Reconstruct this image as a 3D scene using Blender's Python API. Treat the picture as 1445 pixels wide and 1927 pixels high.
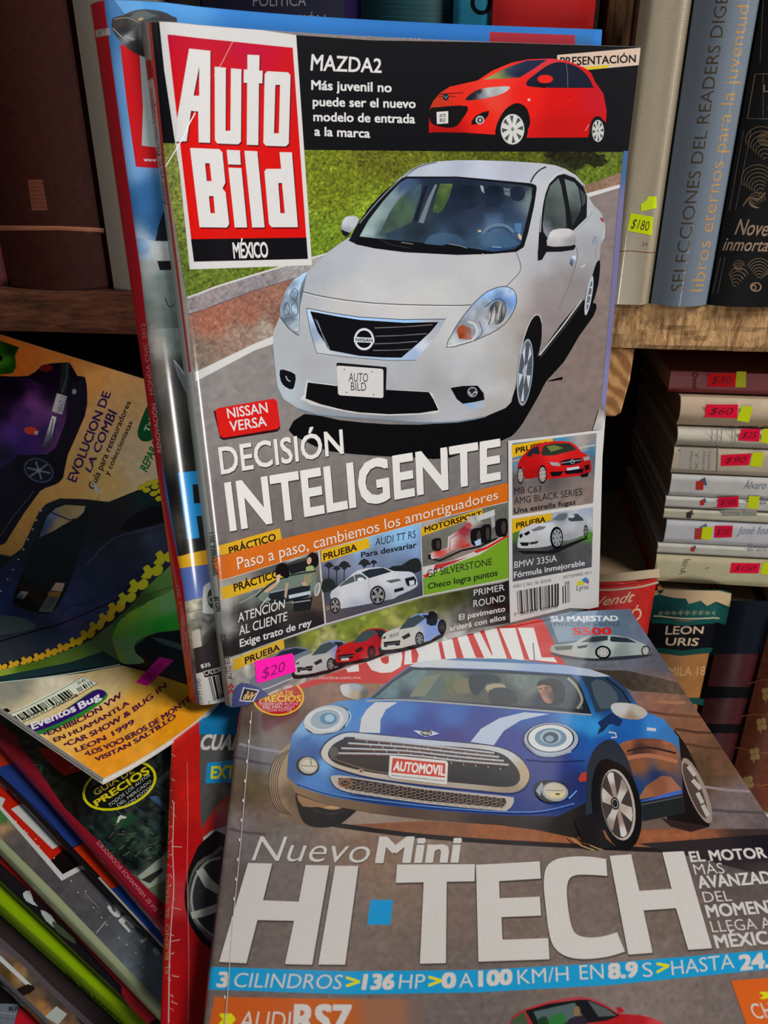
import bpy, bmesh, math, random
import numpy as np
from mathutils import Vector, Matrix
from mathutils.geometry import delaunay_2d_cdt

for o in list(bpy.data.objects): bpy.data.objects.remove(o)
SC = bpy.context.scene
COL = SC.collection
rng = np.random.default_rng(7)
random.seed(7)

# ------------------------------------------------------------------ camera
FPX, CX, CY = 1500.0, 722.5, 963.5
TH = math.atan(FPX/3087.0)
cam_d = bpy.data.cameras.new('camera')
cam = bpy.data.objects.new('camera', cam_d); COL.objects.link(cam)
cam.location = (0, 0, 0)
cam.rotation_euler = (math.pi/2-TH, 0, 0)
cam_d.sensor_fit = 'VERTICAL'; cam_d.sensor_height = 24
cam_d.lens = FPX/1927*24
cam_d.clip_start = 0.01; cam_d.clip_end = 50
cam_d.dof.use_dof = True; cam_d.dof.focus_distance = .36; cam_d.dof.aperture_fstop = 13
SC.camera = cam

# ------------------------------------------------------------------ world, lamps, exposure
SC.view_settings.view_transform = 'Standard'; SC.view_settings.look = 'None'
SC.view_settings.exposure = 0.0; SC.view_settings.gamma = 1.0
SC.view_settings.use_curve_mapping = False
w = bpy.data.worlds.new('world'); SC.world = w; w.use_nodes = True
bg = w.node_tree.nodes['Background']; bg.inputs[0].default_value = (.62, .72, .9, 1); bg.inputs[1].default_value = .07

def area(name, loc, target, sx, sy, power, col):
    d = bpy.data.lights.new(name, 'AREA'); d.shape = 'RECTANGLE'; d.size = sx; d.size_y = sy
    d.energy = power; d.color = col
    o = bpy.data.objects.new(name, d); COL.objects.link(o); o.location = loc
    o.rotation_euler = (Vector(target)-Vector(loc)).to_track_quat('-Z', 'Y').to_euler()
    return o
KEY = area('doorway_daylight', (1.18, -.28, 1.10), (0, .35, -.2), .6, .6, 36, (1, .985, .95))
GLOW = area('spine_glare_lamp', (.10, -.98, -.46), (-.08, .3, -.15), .10, .46, 7.5, (1, .98, .95))  # added narrow lamp for glare on the spines, in place of bright low ground
FILL = area('front_sky_light', (-.3, -1.5, .9), (0, .35, -.2), 1.2, .8, 2.2, (.9, .95, 1))
RIM = area('right_rim_lamp', (1.5, -.15, .25), (.25, .42, 0), .1, .7, 3.5, (1, .95, .88))  # added lamp, draws the bright line down the beige book's right edge

# ------------------------------------------------------------------ pixel <-> world helpers
_c, _s = math.cos(TH), math.sin(TH)
MC = np.array([[1, 0, 0], [0, -_s, _c], [0, -_c, -_s]])
def rays(P):
    P = np.asarray(P, float).reshape(-1, 2)
    d = np.stack([(P[:, 0]-CX)/FPX, (P[:, 1]-CY)/FPX, np.ones(len(P))], 1)
    return d @ MC.T
def onplane(p, O, n):
    r = rays([p])[0]; O = np.asarray(O, float); n = np.asarray(n, float)
    return r*((O@n)/(r@n))
def onz(p, z): return onplane(p, (0, 0, z), (0, 0, 1))

# ------------------------------------------------------------------ colour
def lin(h, g=1.0):
    if not isinstance(h, str): return np.array(h, float)
    h = h.lstrip('#')
    if len(h) == 3: h = ''.join(a*2 for a in h)
    v = np.array([int(h[i:i+2], 16)/255 for i in (0, 2, 4)])
    v = np.where(v <= .04045, v/12.92, ((v+.055)/1.055)**2.4)*g
    return v if g == 1.0 else np.maximum(v-.003, .0006)      # ink under varnish reads a little darker than its photographed tone

# ------------------------------------------------------------------ materials
MATS = {}
def nt(name):
    m = bpy.data.materials.new(name); m.use_nodes = True
    return m, m.node_tree.nodes, m.node_tree.links, m.node_tree.nodes['Principled BSDF']
def mprint(name='printed_paper', rough=.45, coat=.8, crough=.13, bump=.0):
    if name in MATS: return MATS[name]
    m, N, L, b = nt(name)
    a = N.new('ShaderNodeVertexColor'); a.layer_name = 'Col'
    no = N.new('ShaderNodeTexNoise'); no.inputs['Scale'].default_value = 2600; no.inputs['Detail'].default_value = 1
    tc = N.new('ShaderNodeTexCoord'); L.new(tc.outputs['Object'], no.inputs['Vector'])
    mr = N.new('ShaderNodeMapRange'); mr.inputs[3].default_value = .84; mr.inputs[4].default_value = 1.16
    L.new(no.outputs[0], mr.inputs[0])
    mx = N.new('ShaderNodeMix'); mx.data_type = 'RGBA'; mx.blend_type = 'MULTIPLY'; mx.inputs[0].default_value = 1
    L.new(a.outputs[0], mx.inputs[6]); L.new(mr.outputs[0], mx.inputs[7]); L.new(mx.outputs[2], b.inputs['Base Color'])
    b.inputs['Roughness'].default_value = rough; b.inputs['Coat Weight'].default_value = coat
    b.inputs['Coat Roughness'].default_value = crough; b.inputs['Specular IOR Level'].default_value = .06
    if bump:
        n2 = N.new('ShaderNodeTexNoise'); n2.inputs['Scale'].default_value = 90; n2.inputs['Detail'].default_value = 3
        L.new(tc.outputs['Object'], n2.inputs['Vector'])
        bp = N.new('ShaderNodeBump'); bp.inputs['Strength'].default_value = bump; bp.inputs['Distance'].default_value = .002
        L.new(n2.outputs[0], bp.inputs['Height']); L.new(bp.outputs[0], b.inputs['Coat Normal']); L.new(bp.outputs[0], b.inputs['Normal'])
    MATS[name] = m; return m
def mflat(name, h, rough=.6, scale=300, var=.12, bump=.1, coat=0, dist=.0005, stretch=(1, 1, 1), spec=.4):
    if name in MATS: return MATS[name]
    m, N, L, b = nt(name)
    tc = N.new('ShaderNodeTexCoord'); mp = N.new('ShaderNodeMapping'); mp.inputs['Scale'].default_value = stretch
    no = N.new('ShaderNodeTexNoise'); no.inputs['Scale'].default_value = scale; no.inputs['Detail'].default_value = 4
    L.new(tc.outputs['Object'], mp.inputs[0]); L.new(mp.outputs[0], no.inputs['Vector'])
    c = lin(h)
    r = N.new('ShaderNodeValToRGB'); r.color_ramp.elements[0].position = .3; r.color_ramp.elements[1].position = .7
    r.color_ramp.elements[0].color = (*(c*(1-var)), 1); r.color_ramp.elements[1].color = (*np.minimum(c*(1+var), 1), 1)
    L.new(no.outputs[0], r.inputs[0]); L.new(r.outputs[0], b.inputs['Base Color'])
    bp = N.new('ShaderNodeBump'); bp.inputs['Strength'].default_value = bump; bp.inputs['Distance'].default_value = dist
    L.new(no.outputs[0], bp.inputs['Height']); L.new(bp.outputs[0], b.inputs['Normal'])
    b.inputs['Roughness'].default_value = rough; b.inputs['Coat Weight'].default_value = coat; b.inputs['Coat Roughness'].default_value = .2
    b.inputs['Specular IOR Level'].default_value = spec
    MATS[name] = m; return m
def mcloth(name, h, wx=900, wz=1100, amt=.25, rough=.7, coat=0.0):
    """book cloth: crossed threads as colour and relief"""
    m, N, L, b = nt(name)
    tc = N.new('ShaderNodeTexCoord')
    hs = []
    for d, s in (('X', wx), ('Z', wz)):
        wv = N.new('ShaderNodeTexWave'); wv.bands_direction = d; wv.inputs['Scale'].default_value = s/6.28
        wv.inputs['Distortion'].default_value = 2.5; wv.inputs['Detail'].default_value = 2; wv.inputs['Detail Scale'].default_value = 1.5
        L.new(tc.outputs['Object'], wv.inputs['Vector']); hs.append(wv)
    ad = N.new('ShaderNodeMath'); ad.operation = 'ADD'; L.new(hs[0].outputs[1], ad.inputs[0]); L.new(hs[1].outputs[1], ad.inputs[1])
    no = N.new('ShaderNodeTexNoise'); no.inputs['Scale'].default_value = 60; no.inputs['Detail'].default_value = 5
    L.new(tc.outputs['Object'], no.inputs['Vector'])
    a2 = N.new('ShaderNodeMath'); a2.operation = 'ADD'; L.new(ad.outputs[0], a2.inputs[0]); L.new(no.outputs[0], a2.inputs[1])
    mr = N.new('ShaderNodeMapRange'); mr.inputs[1].default_value = .3; mr.inputs[2].default_value = 2.3
    L.new(a2.outputs[0], mr.inputs[0])
    c = lin(h)
    mx = N.new('ShaderNodeMix'); mx.data_type = 'RGBA'; mx.inputs[6].default_value = (*(c*(1-amt)), 1); mx.inputs[7].default_value = (*np.minimum(c*(1+amt), 1), 1)
    L.new(mr.outputs[0], mx.inputs[0]); L.new(mx.outputs[2], b.inputs['Base Color'])
    bp = N.new('ShaderNodeBump'); bp.inputs['Strength'].default_value = .35; bp.inputs['Distance'].default_value = .0003
    L.new(ad.outputs[0], bp.inputs['Height']); L.new(bp.outputs[0], b.inputs['Normal'])
    b.inputs['Roughness'].default_value = rough; b.inputs['Coat Weight'].default_value = coat; b.inputs['Coat Roughness'].default_value = .12
    return m
def mwood(name, dark, light, scale=18, stretch=(1, 8, 8), rough=.75, bump=.5, dist=.002, rings=False):
    m, N, L, b = nt(name)
    tc = N.new('ShaderNodeTexCoord'); mp = N.new('ShaderNodeMapping'); mp.inputs['Scale'].default_value = stretch
    L.new(tc.outputs['Object'], mp.inputs[0])
    no = N.new('ShaderNodeTexNoise'); no.inputs['Scale'].default_value = scale; no.inputs['Detail'].default_value = 8; no.inputs['Roughness'].default_value = .65
    no.inputs['Distortion'].default_value = .6
    L.new(mp.outputs[0], no.inputs['Vector'])
    r = N.new('ShaderNodeValToRGB'); e = r.color_ramp.elements
    e[0].position = .36; e[1].position = .62; e[0].color = (*lin(dark), 1); e[1].color = (*lin(light), 1)
    if rings:
        wv = N.new('ShaderNodeTexWave'); wv.bands_direction = 'DIAGONAL'; wv.inputs['Scale'].default_value = 70; wv.inputs['Distortion'].default_value = 3
        L.new(tc.outputs['Object'], wv.inputs['Vector'])
        ad = N.new('ShaderNodeMath'); ad.operation = 'MULTIPLY_ADD'; L.new(wv.outputs[1], ad.inputs[0]); ad.inputs[1].default_value = .3; L.new(no.outputs[0], ad.inputs[2])
        sb = N.new('ShaderNodeMath'); sb.operation = 'SUBTRACT'; L.new(ad.outputs[0], sb.inputs[0]); sb.inputs[1].default_value = .15
        L.new(sb.outputs[0], r.inputs[0])
    else: L.new(no.outputs[0], r.inputs[0])
    L.new(r.outputs[0], b.inputs['Base Color'])
    bp = N.new('ShaderNodeBump'); bp.inputs['Strength'].default_value = bump; bp.inputs['Distance'].default_value = dist
    L.new(no.outputs[0], bp.inputs['Height']); L.new(bp.outputs[0], b.inputs['Normal'])
    b.inputs['Roughness'].default_value = rough; b.inputs['Specular IOR Level'].default_value = .2
    return m
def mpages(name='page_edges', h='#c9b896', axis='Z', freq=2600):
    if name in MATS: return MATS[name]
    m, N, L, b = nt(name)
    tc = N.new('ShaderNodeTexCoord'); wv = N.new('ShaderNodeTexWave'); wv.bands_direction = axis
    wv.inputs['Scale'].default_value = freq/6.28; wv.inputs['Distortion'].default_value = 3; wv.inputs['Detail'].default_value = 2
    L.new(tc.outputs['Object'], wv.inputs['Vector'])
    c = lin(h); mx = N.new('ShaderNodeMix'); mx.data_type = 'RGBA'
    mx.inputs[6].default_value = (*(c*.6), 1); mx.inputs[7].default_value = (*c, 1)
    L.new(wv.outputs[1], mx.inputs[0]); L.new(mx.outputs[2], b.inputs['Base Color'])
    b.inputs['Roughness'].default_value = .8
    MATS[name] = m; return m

# ------------------------------------------------------------------ objects
def link(name, me, parent=None, mat=None):
    o = bpy.data.objects.new(name, me); COL.objects.link(o)
    if mat is not None and me is not None: me.materials.append(mat)
    if parent is not None: o.parent = parent
    return o
def thing(name, label, cat, loc=(0, 0, 0), group=None):
    o = bpy.data.objects.new(name, None); COL.objects.link(o); o.location = loc; o.empty_display_size = .02
    o['label'] = label; o['category'] = cat
    if group: o['group'] = group
    return o
def par(o, root):
    """keep the world position of o, whose mesh is in world space, under a root that has a plain offset"""
    o.parent = root
    r = root; off = Vector((0, 0, 0))
    while r is not None: off += r.location; r = r.parent
    o.location = -off
    return o
def mesh_pd(name, V, F, mat, parent=None, smooth=False):
    me = bpy.data.meshes.new(name); me.from_pydata([tuple(v) for v in V], [], F)
    me.materials.append(mat); me.validate(); me.update()
    if smooth:
        for p in me.polygons: p.use_smooth = True
    o = bpy.data.objects.new(name, me); COL.objects.link(o)
    if parent is not None: par(o, parent)
    return o
def bevel_obj(o, wd=.0006, seg=2):
    bm = bmesh.new(); bm.from_mesh(o.data)
    bmesh.ops.recalc_face_normals(bm, faces=bm.faces)
    bmesh.ops.bevel(bm, geom=bm.edges[:], offset=wd, segments=seg, affect='EDGES', profile=.5, clamp_overlap=True)
    bm.to_mesh(o.data); bm.free()
    return o
def frame_box(name, O, ex, ey, ez, a, b, mat, parent=None, bev=.0008):
    """box from local corner a to b in a frame"""
    O = np.array(O, float); V = []
    for z in (a[2], b[2]):
        for y in (a[1], b[1]):
            for x in (a[0], b[0]): V.append(O+np.array(ex)*x+np.array(ey)*y+np.array(ez)*z)
    F = [(0, 2, 3, 1), (4, 5, 7, 6), (0, 1, 5, 4), (2, 6, 7, 3), (0, 4, 6, 2), (1, 3, 7, 5)]
    o = mesh_pd(name, V, F, mat, parent)
    if bev: bevel_obj(o, bev)
    return o

# ------------------------------------------------------------------ curved sheets that carry print
class Sheet:
    """a paper surface: straight along ev, bent along its profile (a, h) in the plane of eu and n"""
    def __init__(S, O, eu, ev, n, prof):
        S.O, S.eu, S.ev, S.n = [np.asarray(x, float) for x in (O, eu, ev, n)]
        S.prof = np.asarray(prof, float)
        d = np.diff(S.prof, axis=0); L = np.hypot(d[:, 0], d[:, 1])
        i0 = np.argmin(np.abs(S.prof[:, 0]))
        S.s = np.concatenate([[0], np.cumsum(L)]); S.s -= S.s[i0]
        t = d/L[:, None]
        tv = np.vstack([t[:1], (t[:-1]+t[1:])/2, t[-1:]]); tv /= np.linalg.norm(tv, axis=1)[:, None]
        S.nv = np.stack([-tv[:, 1], tv[:, 0]], 1)
    def uv(S, px):
        R = rays(px); ra, rh = R@S.eu, R@S.n; oa, oh = S.O@S.eu, S.O@S.n
        P = S.prof; best_k = np.full(len(R), 1e9); bs = np.zeros(len(R)); ns = len(P)-1; hit = np.zeros(len(R), bool)
        for j in range(ns):
            a0, h0 = P[j]; da, dh = P[j+1]-P[j]
            den = ra*dh-rh*da
            k = ((oa+a0)*dh-(oh+h0)*da)/np.where(abs(den) < 1e-12, 1e-12, den)
            a = k*ra-oa-a0; h = k*rh-oh-h0; t = (a*da+h*dh)/(da*da+dh*dh)
            lo = -1e9 if j == 0 else -1e-6; hi = 1e9 if j == ns-1 else 1+1e-6
            ok = (t >= lo) & (t <= hi) & (k > 0) & (k < best_k)
            inner = (t >= -1e-6) & (t <= 1+1e-6)
            ok &= inner | (best_k > 1e8)
            hit |= ok & inner; best_k = np.where(ok, k, best_k); bs = np.where(ok, S.s[j]+t*(S.s[j+1]-S.s[j]), bs)
        i0 = int(np.argmin(np.abs(P[:, 0]))); i0 = min(i0, ns-1)      # left of the fold: carry on along the cover's own plane
        a0, h0 = P[i0]; da, dh = P[i0+1]-P[i0]; den = ra*dh-rh*da
        k = ((oa+a0)*dh-(oh+h0)*da)/np.where(abs(den) < 1e-12, 1e-12, den)
        t = ((k*ra-oa-a0)*da+(k*rh-oh-h0)*dh)/(da*da+dh*dh)
        miss = ~hit & (t < 0)
        best_k = np.where(miss, k, best_k); bs = np.where(miss, S.s[i0]+t*(S.s[i0+1]-S.s[i0]), bs)
        Pw = R*best_k[:, None]
        return np.stack([bs, (Pw-S.O)@S.ev], 1)
    def P(S, s, v, z=0.0):
        a = np.interp(s, S.s, S.prof[:, 0]); h = np.interp(s, S.s, S.prof[:, 1])
        a = a+np.minimum(s-S.s[0], 0)+np.maximum(s-S.s[-1], 0)
        na = np.interp(s, S.s, S.nv[:, 0]); nh = np.interp(s, S.s, S.nv[:, 1])
        l = np.hypot(na, nh); na, nh = na/l, nh/l
        N = na[:, None]*S.eu+nh[:, None]*S.n
        return S.O+a[:, None]*S.eu+h[:, None]*S.n+np.asarray(v)[:, None]*S.ev+N*np.asarray(z)[:, None] if np.ndim(z) else S.O+a[:, None]*S.eu+h[:, None]*S.n+np.asarray(v)[:, None]*S.ev+N*z, N

def split(T, ax, val):
    """split a triangle soup T[N,3,K] along attribute ax == val"""
    d = T[:, :, ax]-val
    d = np.where(abs(d) < 1e-7, 0, d)
    cr = (d.max(1) > 0) & (d.min(1) < 0)
    if not cr.any(): return T
    X = T[cr]; D = d[cr]; keep = T[~cr]
    pos = (D > 0).sum(1); neg = (D < 0).sum(1)
    out = [keep]
    # a vertex on the line: two triangles
    m = (pos == 1) & (neg == 1)
    if m.any():
        A = X[m]; DD = D[m]; i = np.argmin(abs(DD), axis=1); r = np.arange(len(A))
        v0, v1, v2 = A[r, i], A[r, (i+1) % 3], A[r, (i+2) % 3]
        d1, d2 = DD[r, (i+1) % 3], DD[r, (i+2) % 3]
        t = (d1/(d1-d2))[:, None]; q = v1+(v2-v1)*t
        out += [np.stack([v0, v1, q], 1), np.stack([v0, q, v2], 1)]
    m = ~m
    if m.any():
        A = X[m]; DD = D[m]; r = np.arange(len(A))
        lone = np.where((DD > 0).sum(1) == 1, np.argmax(DD, 1), np.argmin(DD, 1))
        v0, v1, v2 = A[r, lone], A[r, (lone+1) % 3], A[r, (lone+2) % 3]
        d0, d1, d2 = DD[r, lone], DD[r, (lone+1) % 3], DD[r, (lone+2) % 3]
        q1 = v0+(v1-v0)*(d0/(d0-d1))[:, None]; q2 = v0+(v2-v0)*(d0/(d0-d2))[:, None]
        out += [np.stack([v0, q1, q2], 1), np.stack([q1, v1, v2], 1), np.stack([q1, v2, q2], 1)]
    return np.concatenate(out)

def dens(P, step, closed=True):
    P = [np.array(p, float) for p in P]; out = []
    n = len(P)
    for i in range(n if closed else n-1):
        a, b = P[i], P[(i+1) % n]; k = max(1, int(np.hypot(*(b-a))/step))
        out += [a+(b-a)*j/k for j in range(k)]
    if not closed: out.append(P[-1])
    return np.array(out)
def smooth(P, closed=True, k=5):
    P = [np.array(p, float) for p in P]; n = len(P); out = []
    for i in range(n if closed else n-1):
        p0 = P[(i-1) % n] if closed or i > 0 else P[i]; p1 = P[i]; p2 = P[(i+1) % n]
        p3 = P[(i+2) % n] if closed or i+2 < n else p2
        for j in range(k):
            t = j/k
            out.append(.5*((2*p1)+(-p0+p2)*t+(2*p0-5*p1+4*p2-p3)*t*t+(-p0+3*p1-3*p2+p3)*t**3))
    if not closed: out.append(P[-1])
    return np.array(out)
def inside(pts, poly):
    x, y = pts[:, 0], pts[:, 1]; r = np.zeros(len(pts), bool); n = len(poly)
    for i in range(n):
        x1, y1 = poly[i]; x2, y2 = poly[(i+1) % n]
        c = (y1 > y) != (y2 > y)
        if y1 != y2: r ^= c & (x < (x2-x1)*(y-y1)/(y2-y1)+x1)
    return r
def tri(poly, holes=(), step=None):
    """triangulate a polygon (with holes); with step, add inner points on a jittered grid"""
    V = [tuple(p) for p in poly]; F = [list(range(len(V)))]
    for hh in holes:
        b = len(V); V += [tuple(p) for p in hh]; F.append(list(range(b, b+len(hh))))
    if step:
        a = np.array(poly); lo, hi = a.min(0), a.max(0)
        gx, gy = np.meshgrid(np.arange(lo[0]+step/2, hi[0], step), np.arange(lo[1]+step/2, hi[1], step))
        g = np.stack([gx.ravel(), gy.ravel()], 1); g[:, 0] += (np.arange(len(g)) % 2)*0.01
        g += rng.uniform(-.2, .2, g.shape)*step
        V += [tuple(p) for p in g[inside(g, a)]]
    r = delaunay_2d_cdt([Vector(v) for v in V], [], F, 2 if holes else 1, 1e-4)
    vv = np.array([tuple(v) for v in r[0]]); ff = []
    for f in r[2]:
        for j in range(1, len(f)-1): ff.append((f[0], f[j], f[j+1]))
    if not ff: return np.zeros((0, 3, 2))
    return vv[np.array(ff)]
FONT = bpy.data.curves.new('f', 'FONT')
_tc = {}
def glyphs(txt, off=0.0, shear=0.0, space=1.0):
    key = (txt, off, shear, space)
    if key in _tc: return _tc[key]
    cu = bpy.data.curves.new('t', 'FONT'); cu.body = txt; cu.size = 1; cu.offset = off; cu.shear = shear
    cu.space_character = space; cu.resolution_u = 3; cu.fill_mode = 'FRONT'
    o = bpy.data.objects.new('t', cu); COL.objects.link(o)
    dg = bpy.context.evaluated_depsgraph_get(); me = o.evaluated_get(dg).to_mesh(); me.calc_loop_triangles()
    v = np.empty(len(me.vertices)*3); me.vertices.foreach_get('co', v); v = v.reshape(-1, 3)[:, :2]
    t = np.empty(len(me.loop_triangles)*3, int); me.loop_triangles.foreach_get('vertices', t); t = t.reshape(-1, 3)
    r = v[t]
    bpy.data.objects.remove(o); bpy.data.curves.remove(cu)
    _tc[key] = r; return r
_ref = glyphs('H'); CAPH = _ref[:, :, 1].max()

class Art:
    """flat print on a Sheet, drawn with polygons; coordinates are traced in the frame of the photograph and
    projected once on to the real sheet, then meshed there"""
    gap = 1.0e-5
    def __init__(A, sheet, gain=1.0, clip=None):
        A.S = sheet; A.T = []; A.g = gain; A.o = (0, 0, 1.0); A.lv = []; A.clip = clip
    def cs(A, x0=0, y0=0, sc=1.0, dx=0): A.o = (x0+dx/sc, y0, sc); return A
    def px(A, P): P = np.asarray(P, float); return P/A.o[2]+np.array(A.o[:2])
    def level(A, q, z):
        if z is not None: return z
        lo, hi = q.min(0), q.max(0); m = 0
        for a, b, l in A.lv:
            if l > m and (a < hi).all() and (b > lo).all(): m = l
        A.lv.append((lo, hi, m+1)); return m+1
    def add(A, T2, col, z=None):
        """T2: soup in pixels, col: rgb or [N,3,3]"""
        if len(T2) == 0: return
        z = A.level(T2.reshape(-1, 2), z)
        uv = A.S.uv(T2.reshape(-1, 2)).reshape(-1, 3, 2)
        K = np.zeros((len(T2), 3, 6)); K[:, :, :2] = uv; K[:, :, 2] = z*A.gap; K[:, :, 3:] = col
        A.T.append(K)
    def poly(A, P, c, sm=0, holes=(), z=None):
        P = A.px(P)
        if sm: P = smooth(P, True, sm)
        T = tri(dens(P, 18), [dens(A.px(h), 18) for h in holes]); A.add(T, lin(c, A.g), z)
    def G(A, P, ctrl, step=6, sm=0, noise=0, z=None, pw=3.6, streak=None):
        P = A.px(P)
        if sm: P = smooth(P, True, sm)
        T = tri(dens(P, max(step*1.5, 5)), (), step)
        if len(T) == 0: return
        q = T.reshape(-1, 2); cp = A.px([c[:2] for c in ctrl]); cc = np.array([lin(c[2], A.g) for c in ctrl])**.5
        d = ((q[:, None]-cp[None])**2).sum(2)+4
        w_ = d**(-pw/2); col = (w_@cc)/w_.sum(1)[:, None]
        if noise:
            ky = np.round(q, 2); u, inv = np.unique(ky, axis=0, return_inverse=True); inv = inv.ravel()
            nn = rng.normal(0, noise, len(u))
            if streak:
                ang, per, am = streak
                ph = u[:, 0]*math.cos(ang)+u[:, 1]*math.sin(ang)
                nn = nn+am*np.sin(ph/per)*np.sin(ph/per*.37+1)
            col = col*(1+nn[inv])[:, None]
        col = np.clip(col, 0, 1)**2
        A.add(T, col.reshape(-1, 3, 3), z)
    def line(A, P, wd, c, sm=0, closed=False, z=None):
        P = A.px(P); wd = wd/A.o[2]
        if sm: P = smooth(P, closed, sm)
        P = np.array(P); n = len(P); T = []
        d = (np.roll(P, -1, 0)-np.roll(P, 1, 0)) if closed else np.gradient(P, axis=0)
        nn = np.stack([-d[:, 1], d[:, 0]], 1); nn /= np.linalg.norm(nn, axis=1)[:, None]+1e-9
        a, b = P+nn*wd/2, P-nn*wd/2
        for i in range(n if closed else n-1):
            j = (i+1) % n; T += [(a[i], b[i], b[j]), (a[i], b[j], a[j])]
        A.add(np.array(T), lin(c, A.g), z)
    def ell(A, cx, cy, rx, ry, c, rot=0, hole=None, ctrl=None, n=28, z=None, step=4):
        t = np.linspace(0, 2*np.pi, n, endpoint=False); cr, sr = math.cos(rot), math.sin(rot)
        def e(k): x, y = rx*k*np.cos(t), ry*k*np.sin(t); return np.stack([cx+x*cr-y*sr, cy+x*sr+y*cr], 1)
        if ctrl: A.G(e(1), ctrl, step=step, z=z)
        else: A.poly(e(1), c, holes=[e(hole)] if hole else (), z=z)
    def wheel(A, cx, cy, rx, ry, rot=0, tyre='#0c0c0e', rim='#b4b8bc', rr=.74, ns=7, hub='#70747a', gapc='#1c1d20', sw=.2, ox=0):
        A.ell(cx, cy, rx, ry, tyre, rot); A.ell(cx+ox, cy, rx*rr, ry*rr, rim, rot); A.ell(cx+ox, cy, rx*rr*.9, ry*rr*.9, gapc, rot)
        cr, sr = math.cos(rot), math.sin(rot)
        def m(r, a): x, y = rx*rr*r*math.cos(a), ry*rr*r*math.sin(a); return (cx+ox+x*cr-y*sr, cy+x*sr+y*cr)
        zz = None
        for i in range(ns):
            a = i*2*math.pi/ns+.3
            A.poly([m(.12, a-1.2), m(.93, a-sw*1.3), m(.93, a+sw*1.3), m(.12, a+1.2)], rim)
        A.ell(cx+ox, cy, rx*rr*.24, ry*rr*.24, rim, rot); A.ell(cx+ox, cy, rx*rr*.13, ry*rr*.13, hub, rot)
    def T_(A, txt, BL, BR, TL, c, TR=None, b=0.0, sh=0.0, shadow=None, z=None, sp=1.0, bow=0.0):
        off = min(b, 0.0)*.5; b = b*.75; g = glyphs(txt, off, sh, sp)
        if len(g) == 0: return
        x0, x1 = g[:, :, 0].min(), g[:, :, 0].max()
        BL, BR, TL = [A.px(p) for p in (BL, BR, TL)]; TR = A.px(TR) if TR is not None else BR+TL-BL
        s = ((g[:, :, 0]-x0)/(x1-x0))[..., None]; t = (g[:, :, 1]/CAPH)[..., None]
        Q = BL*(1-s)*(1-t)+BR*s*(1-t)+TL*(1-s)*t+TR*s*t
        if bow: Q = Q+np.array([0, 1.0])*(bow/A.o[2])*4*s*(1-s)
        rx = (BR-BL)*max(0, b)/(x1-x0); ry = (TL-BL)*max(0, b)*.8/CAPH; sh_ = lambda k: rx*(1 if k in (1, 1j) else -1)+ry*(1 if k in (1, -1j) else -1) if k else rx*0; ds = (0, 1, -1, 1j, -1j) if b > 0 else (0,)     # heavier strokes: the word three times, a hair apart
        allq = np.concatenate([(Q+sh_(k)).reshape(-1, 2) for k in ds])
        if shadow:
            zs = A.level(allq, z)
            for j, k in enumerate(ds): A.add(Q+sh_(k)+np.array(shadow[:2]), lin(shadow[2], A.g), zs+.18*j)
        zl = A.level(allq, z)
        for j, k in enumerate(ds): A.add(Q+sh_(k), lin(c, A.g), zl+.18*j)
    def bars(A, BL, BR, TL, TR, n, c, seed=1):
        r = random.Random(seed); BL, BR, TL, TR = [np.array(p, float) for p in (BL, BR, TL, TR)]
        x = 0.0; T = []
        while x < 1:
            wd = r.choice((1, 1, 2, 3))/(n*2.2); x2 = min(1, x+wd)
            q = [BL+(BR-BL)*x, BL+(BR-BL)*x2, TL+(TR-TL)*x2, TL+(TR-TL)*x]; q = [A.px(p) for p in q]
            T += [(q[0], q[1], q[2]), (q[0], q[2], q[3])]
            x = x2+r.choice((1, 1, 2))/(n*2.2)
        A.add(np.array(T), lin(c, A.g))
    def build(A, name, parent, mat=None, base_z=2e-5, outline=None, split_s=True, edge=None):
        T = np.concatenate(A.T); S = A.S
        if edge:                     # right-hand edge that is not straight: [(v, s), ...]
            for v, _ in edge[1:-1]: T = split(T, 1, v)
            e = np.array(edge); q = T[:, :, 0]-np.interp(T[:, :, 1], e[:, 0], e[:, 1])
            T = split(np.concatenate([T, q[..., None]], 2), 6, 0.0); T = T[T[:, :, 6].mean(1) < 0][:, :, :6]
        if split_s:
            for v in S.s[1:-1]: T = split(T, 0, v)
        if outline is not None:      # clip to a convex-ish outline in (s, v): list of half planes done as left/right tables
            for ax, val, side in outline:
                T = split(T, ax, val); c = T[:, :, ax].mean(1); T = T[c > val] if side > 0 else T[c < val]
        F = T.reshape(-1, 6); P, N = S.P(F[:, 0], F[:, 1], F[:, 2]+base_z)
        # face the viewer side
        t3 = P.reshape(-1, 3, 3); gn = np.cross(t3[:, 1]-t3[:, 0], t3[:, 2]-t3[:, 0])
        ar = np.linalg.norm(gn, axis=1); flip = (gn*N.reshape(-1, 3, 3)[:, 0]).sum(1) < 0
        idx = np.arange(len(P)).reshape(-1, 3); idx[flip] = idx[flip][:, ::-1]; idx = idx[ar > 1e-12]
        return soup_mesh(name, P, idx, N, F[:, 3:], mat or mprint(), parent)

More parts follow.
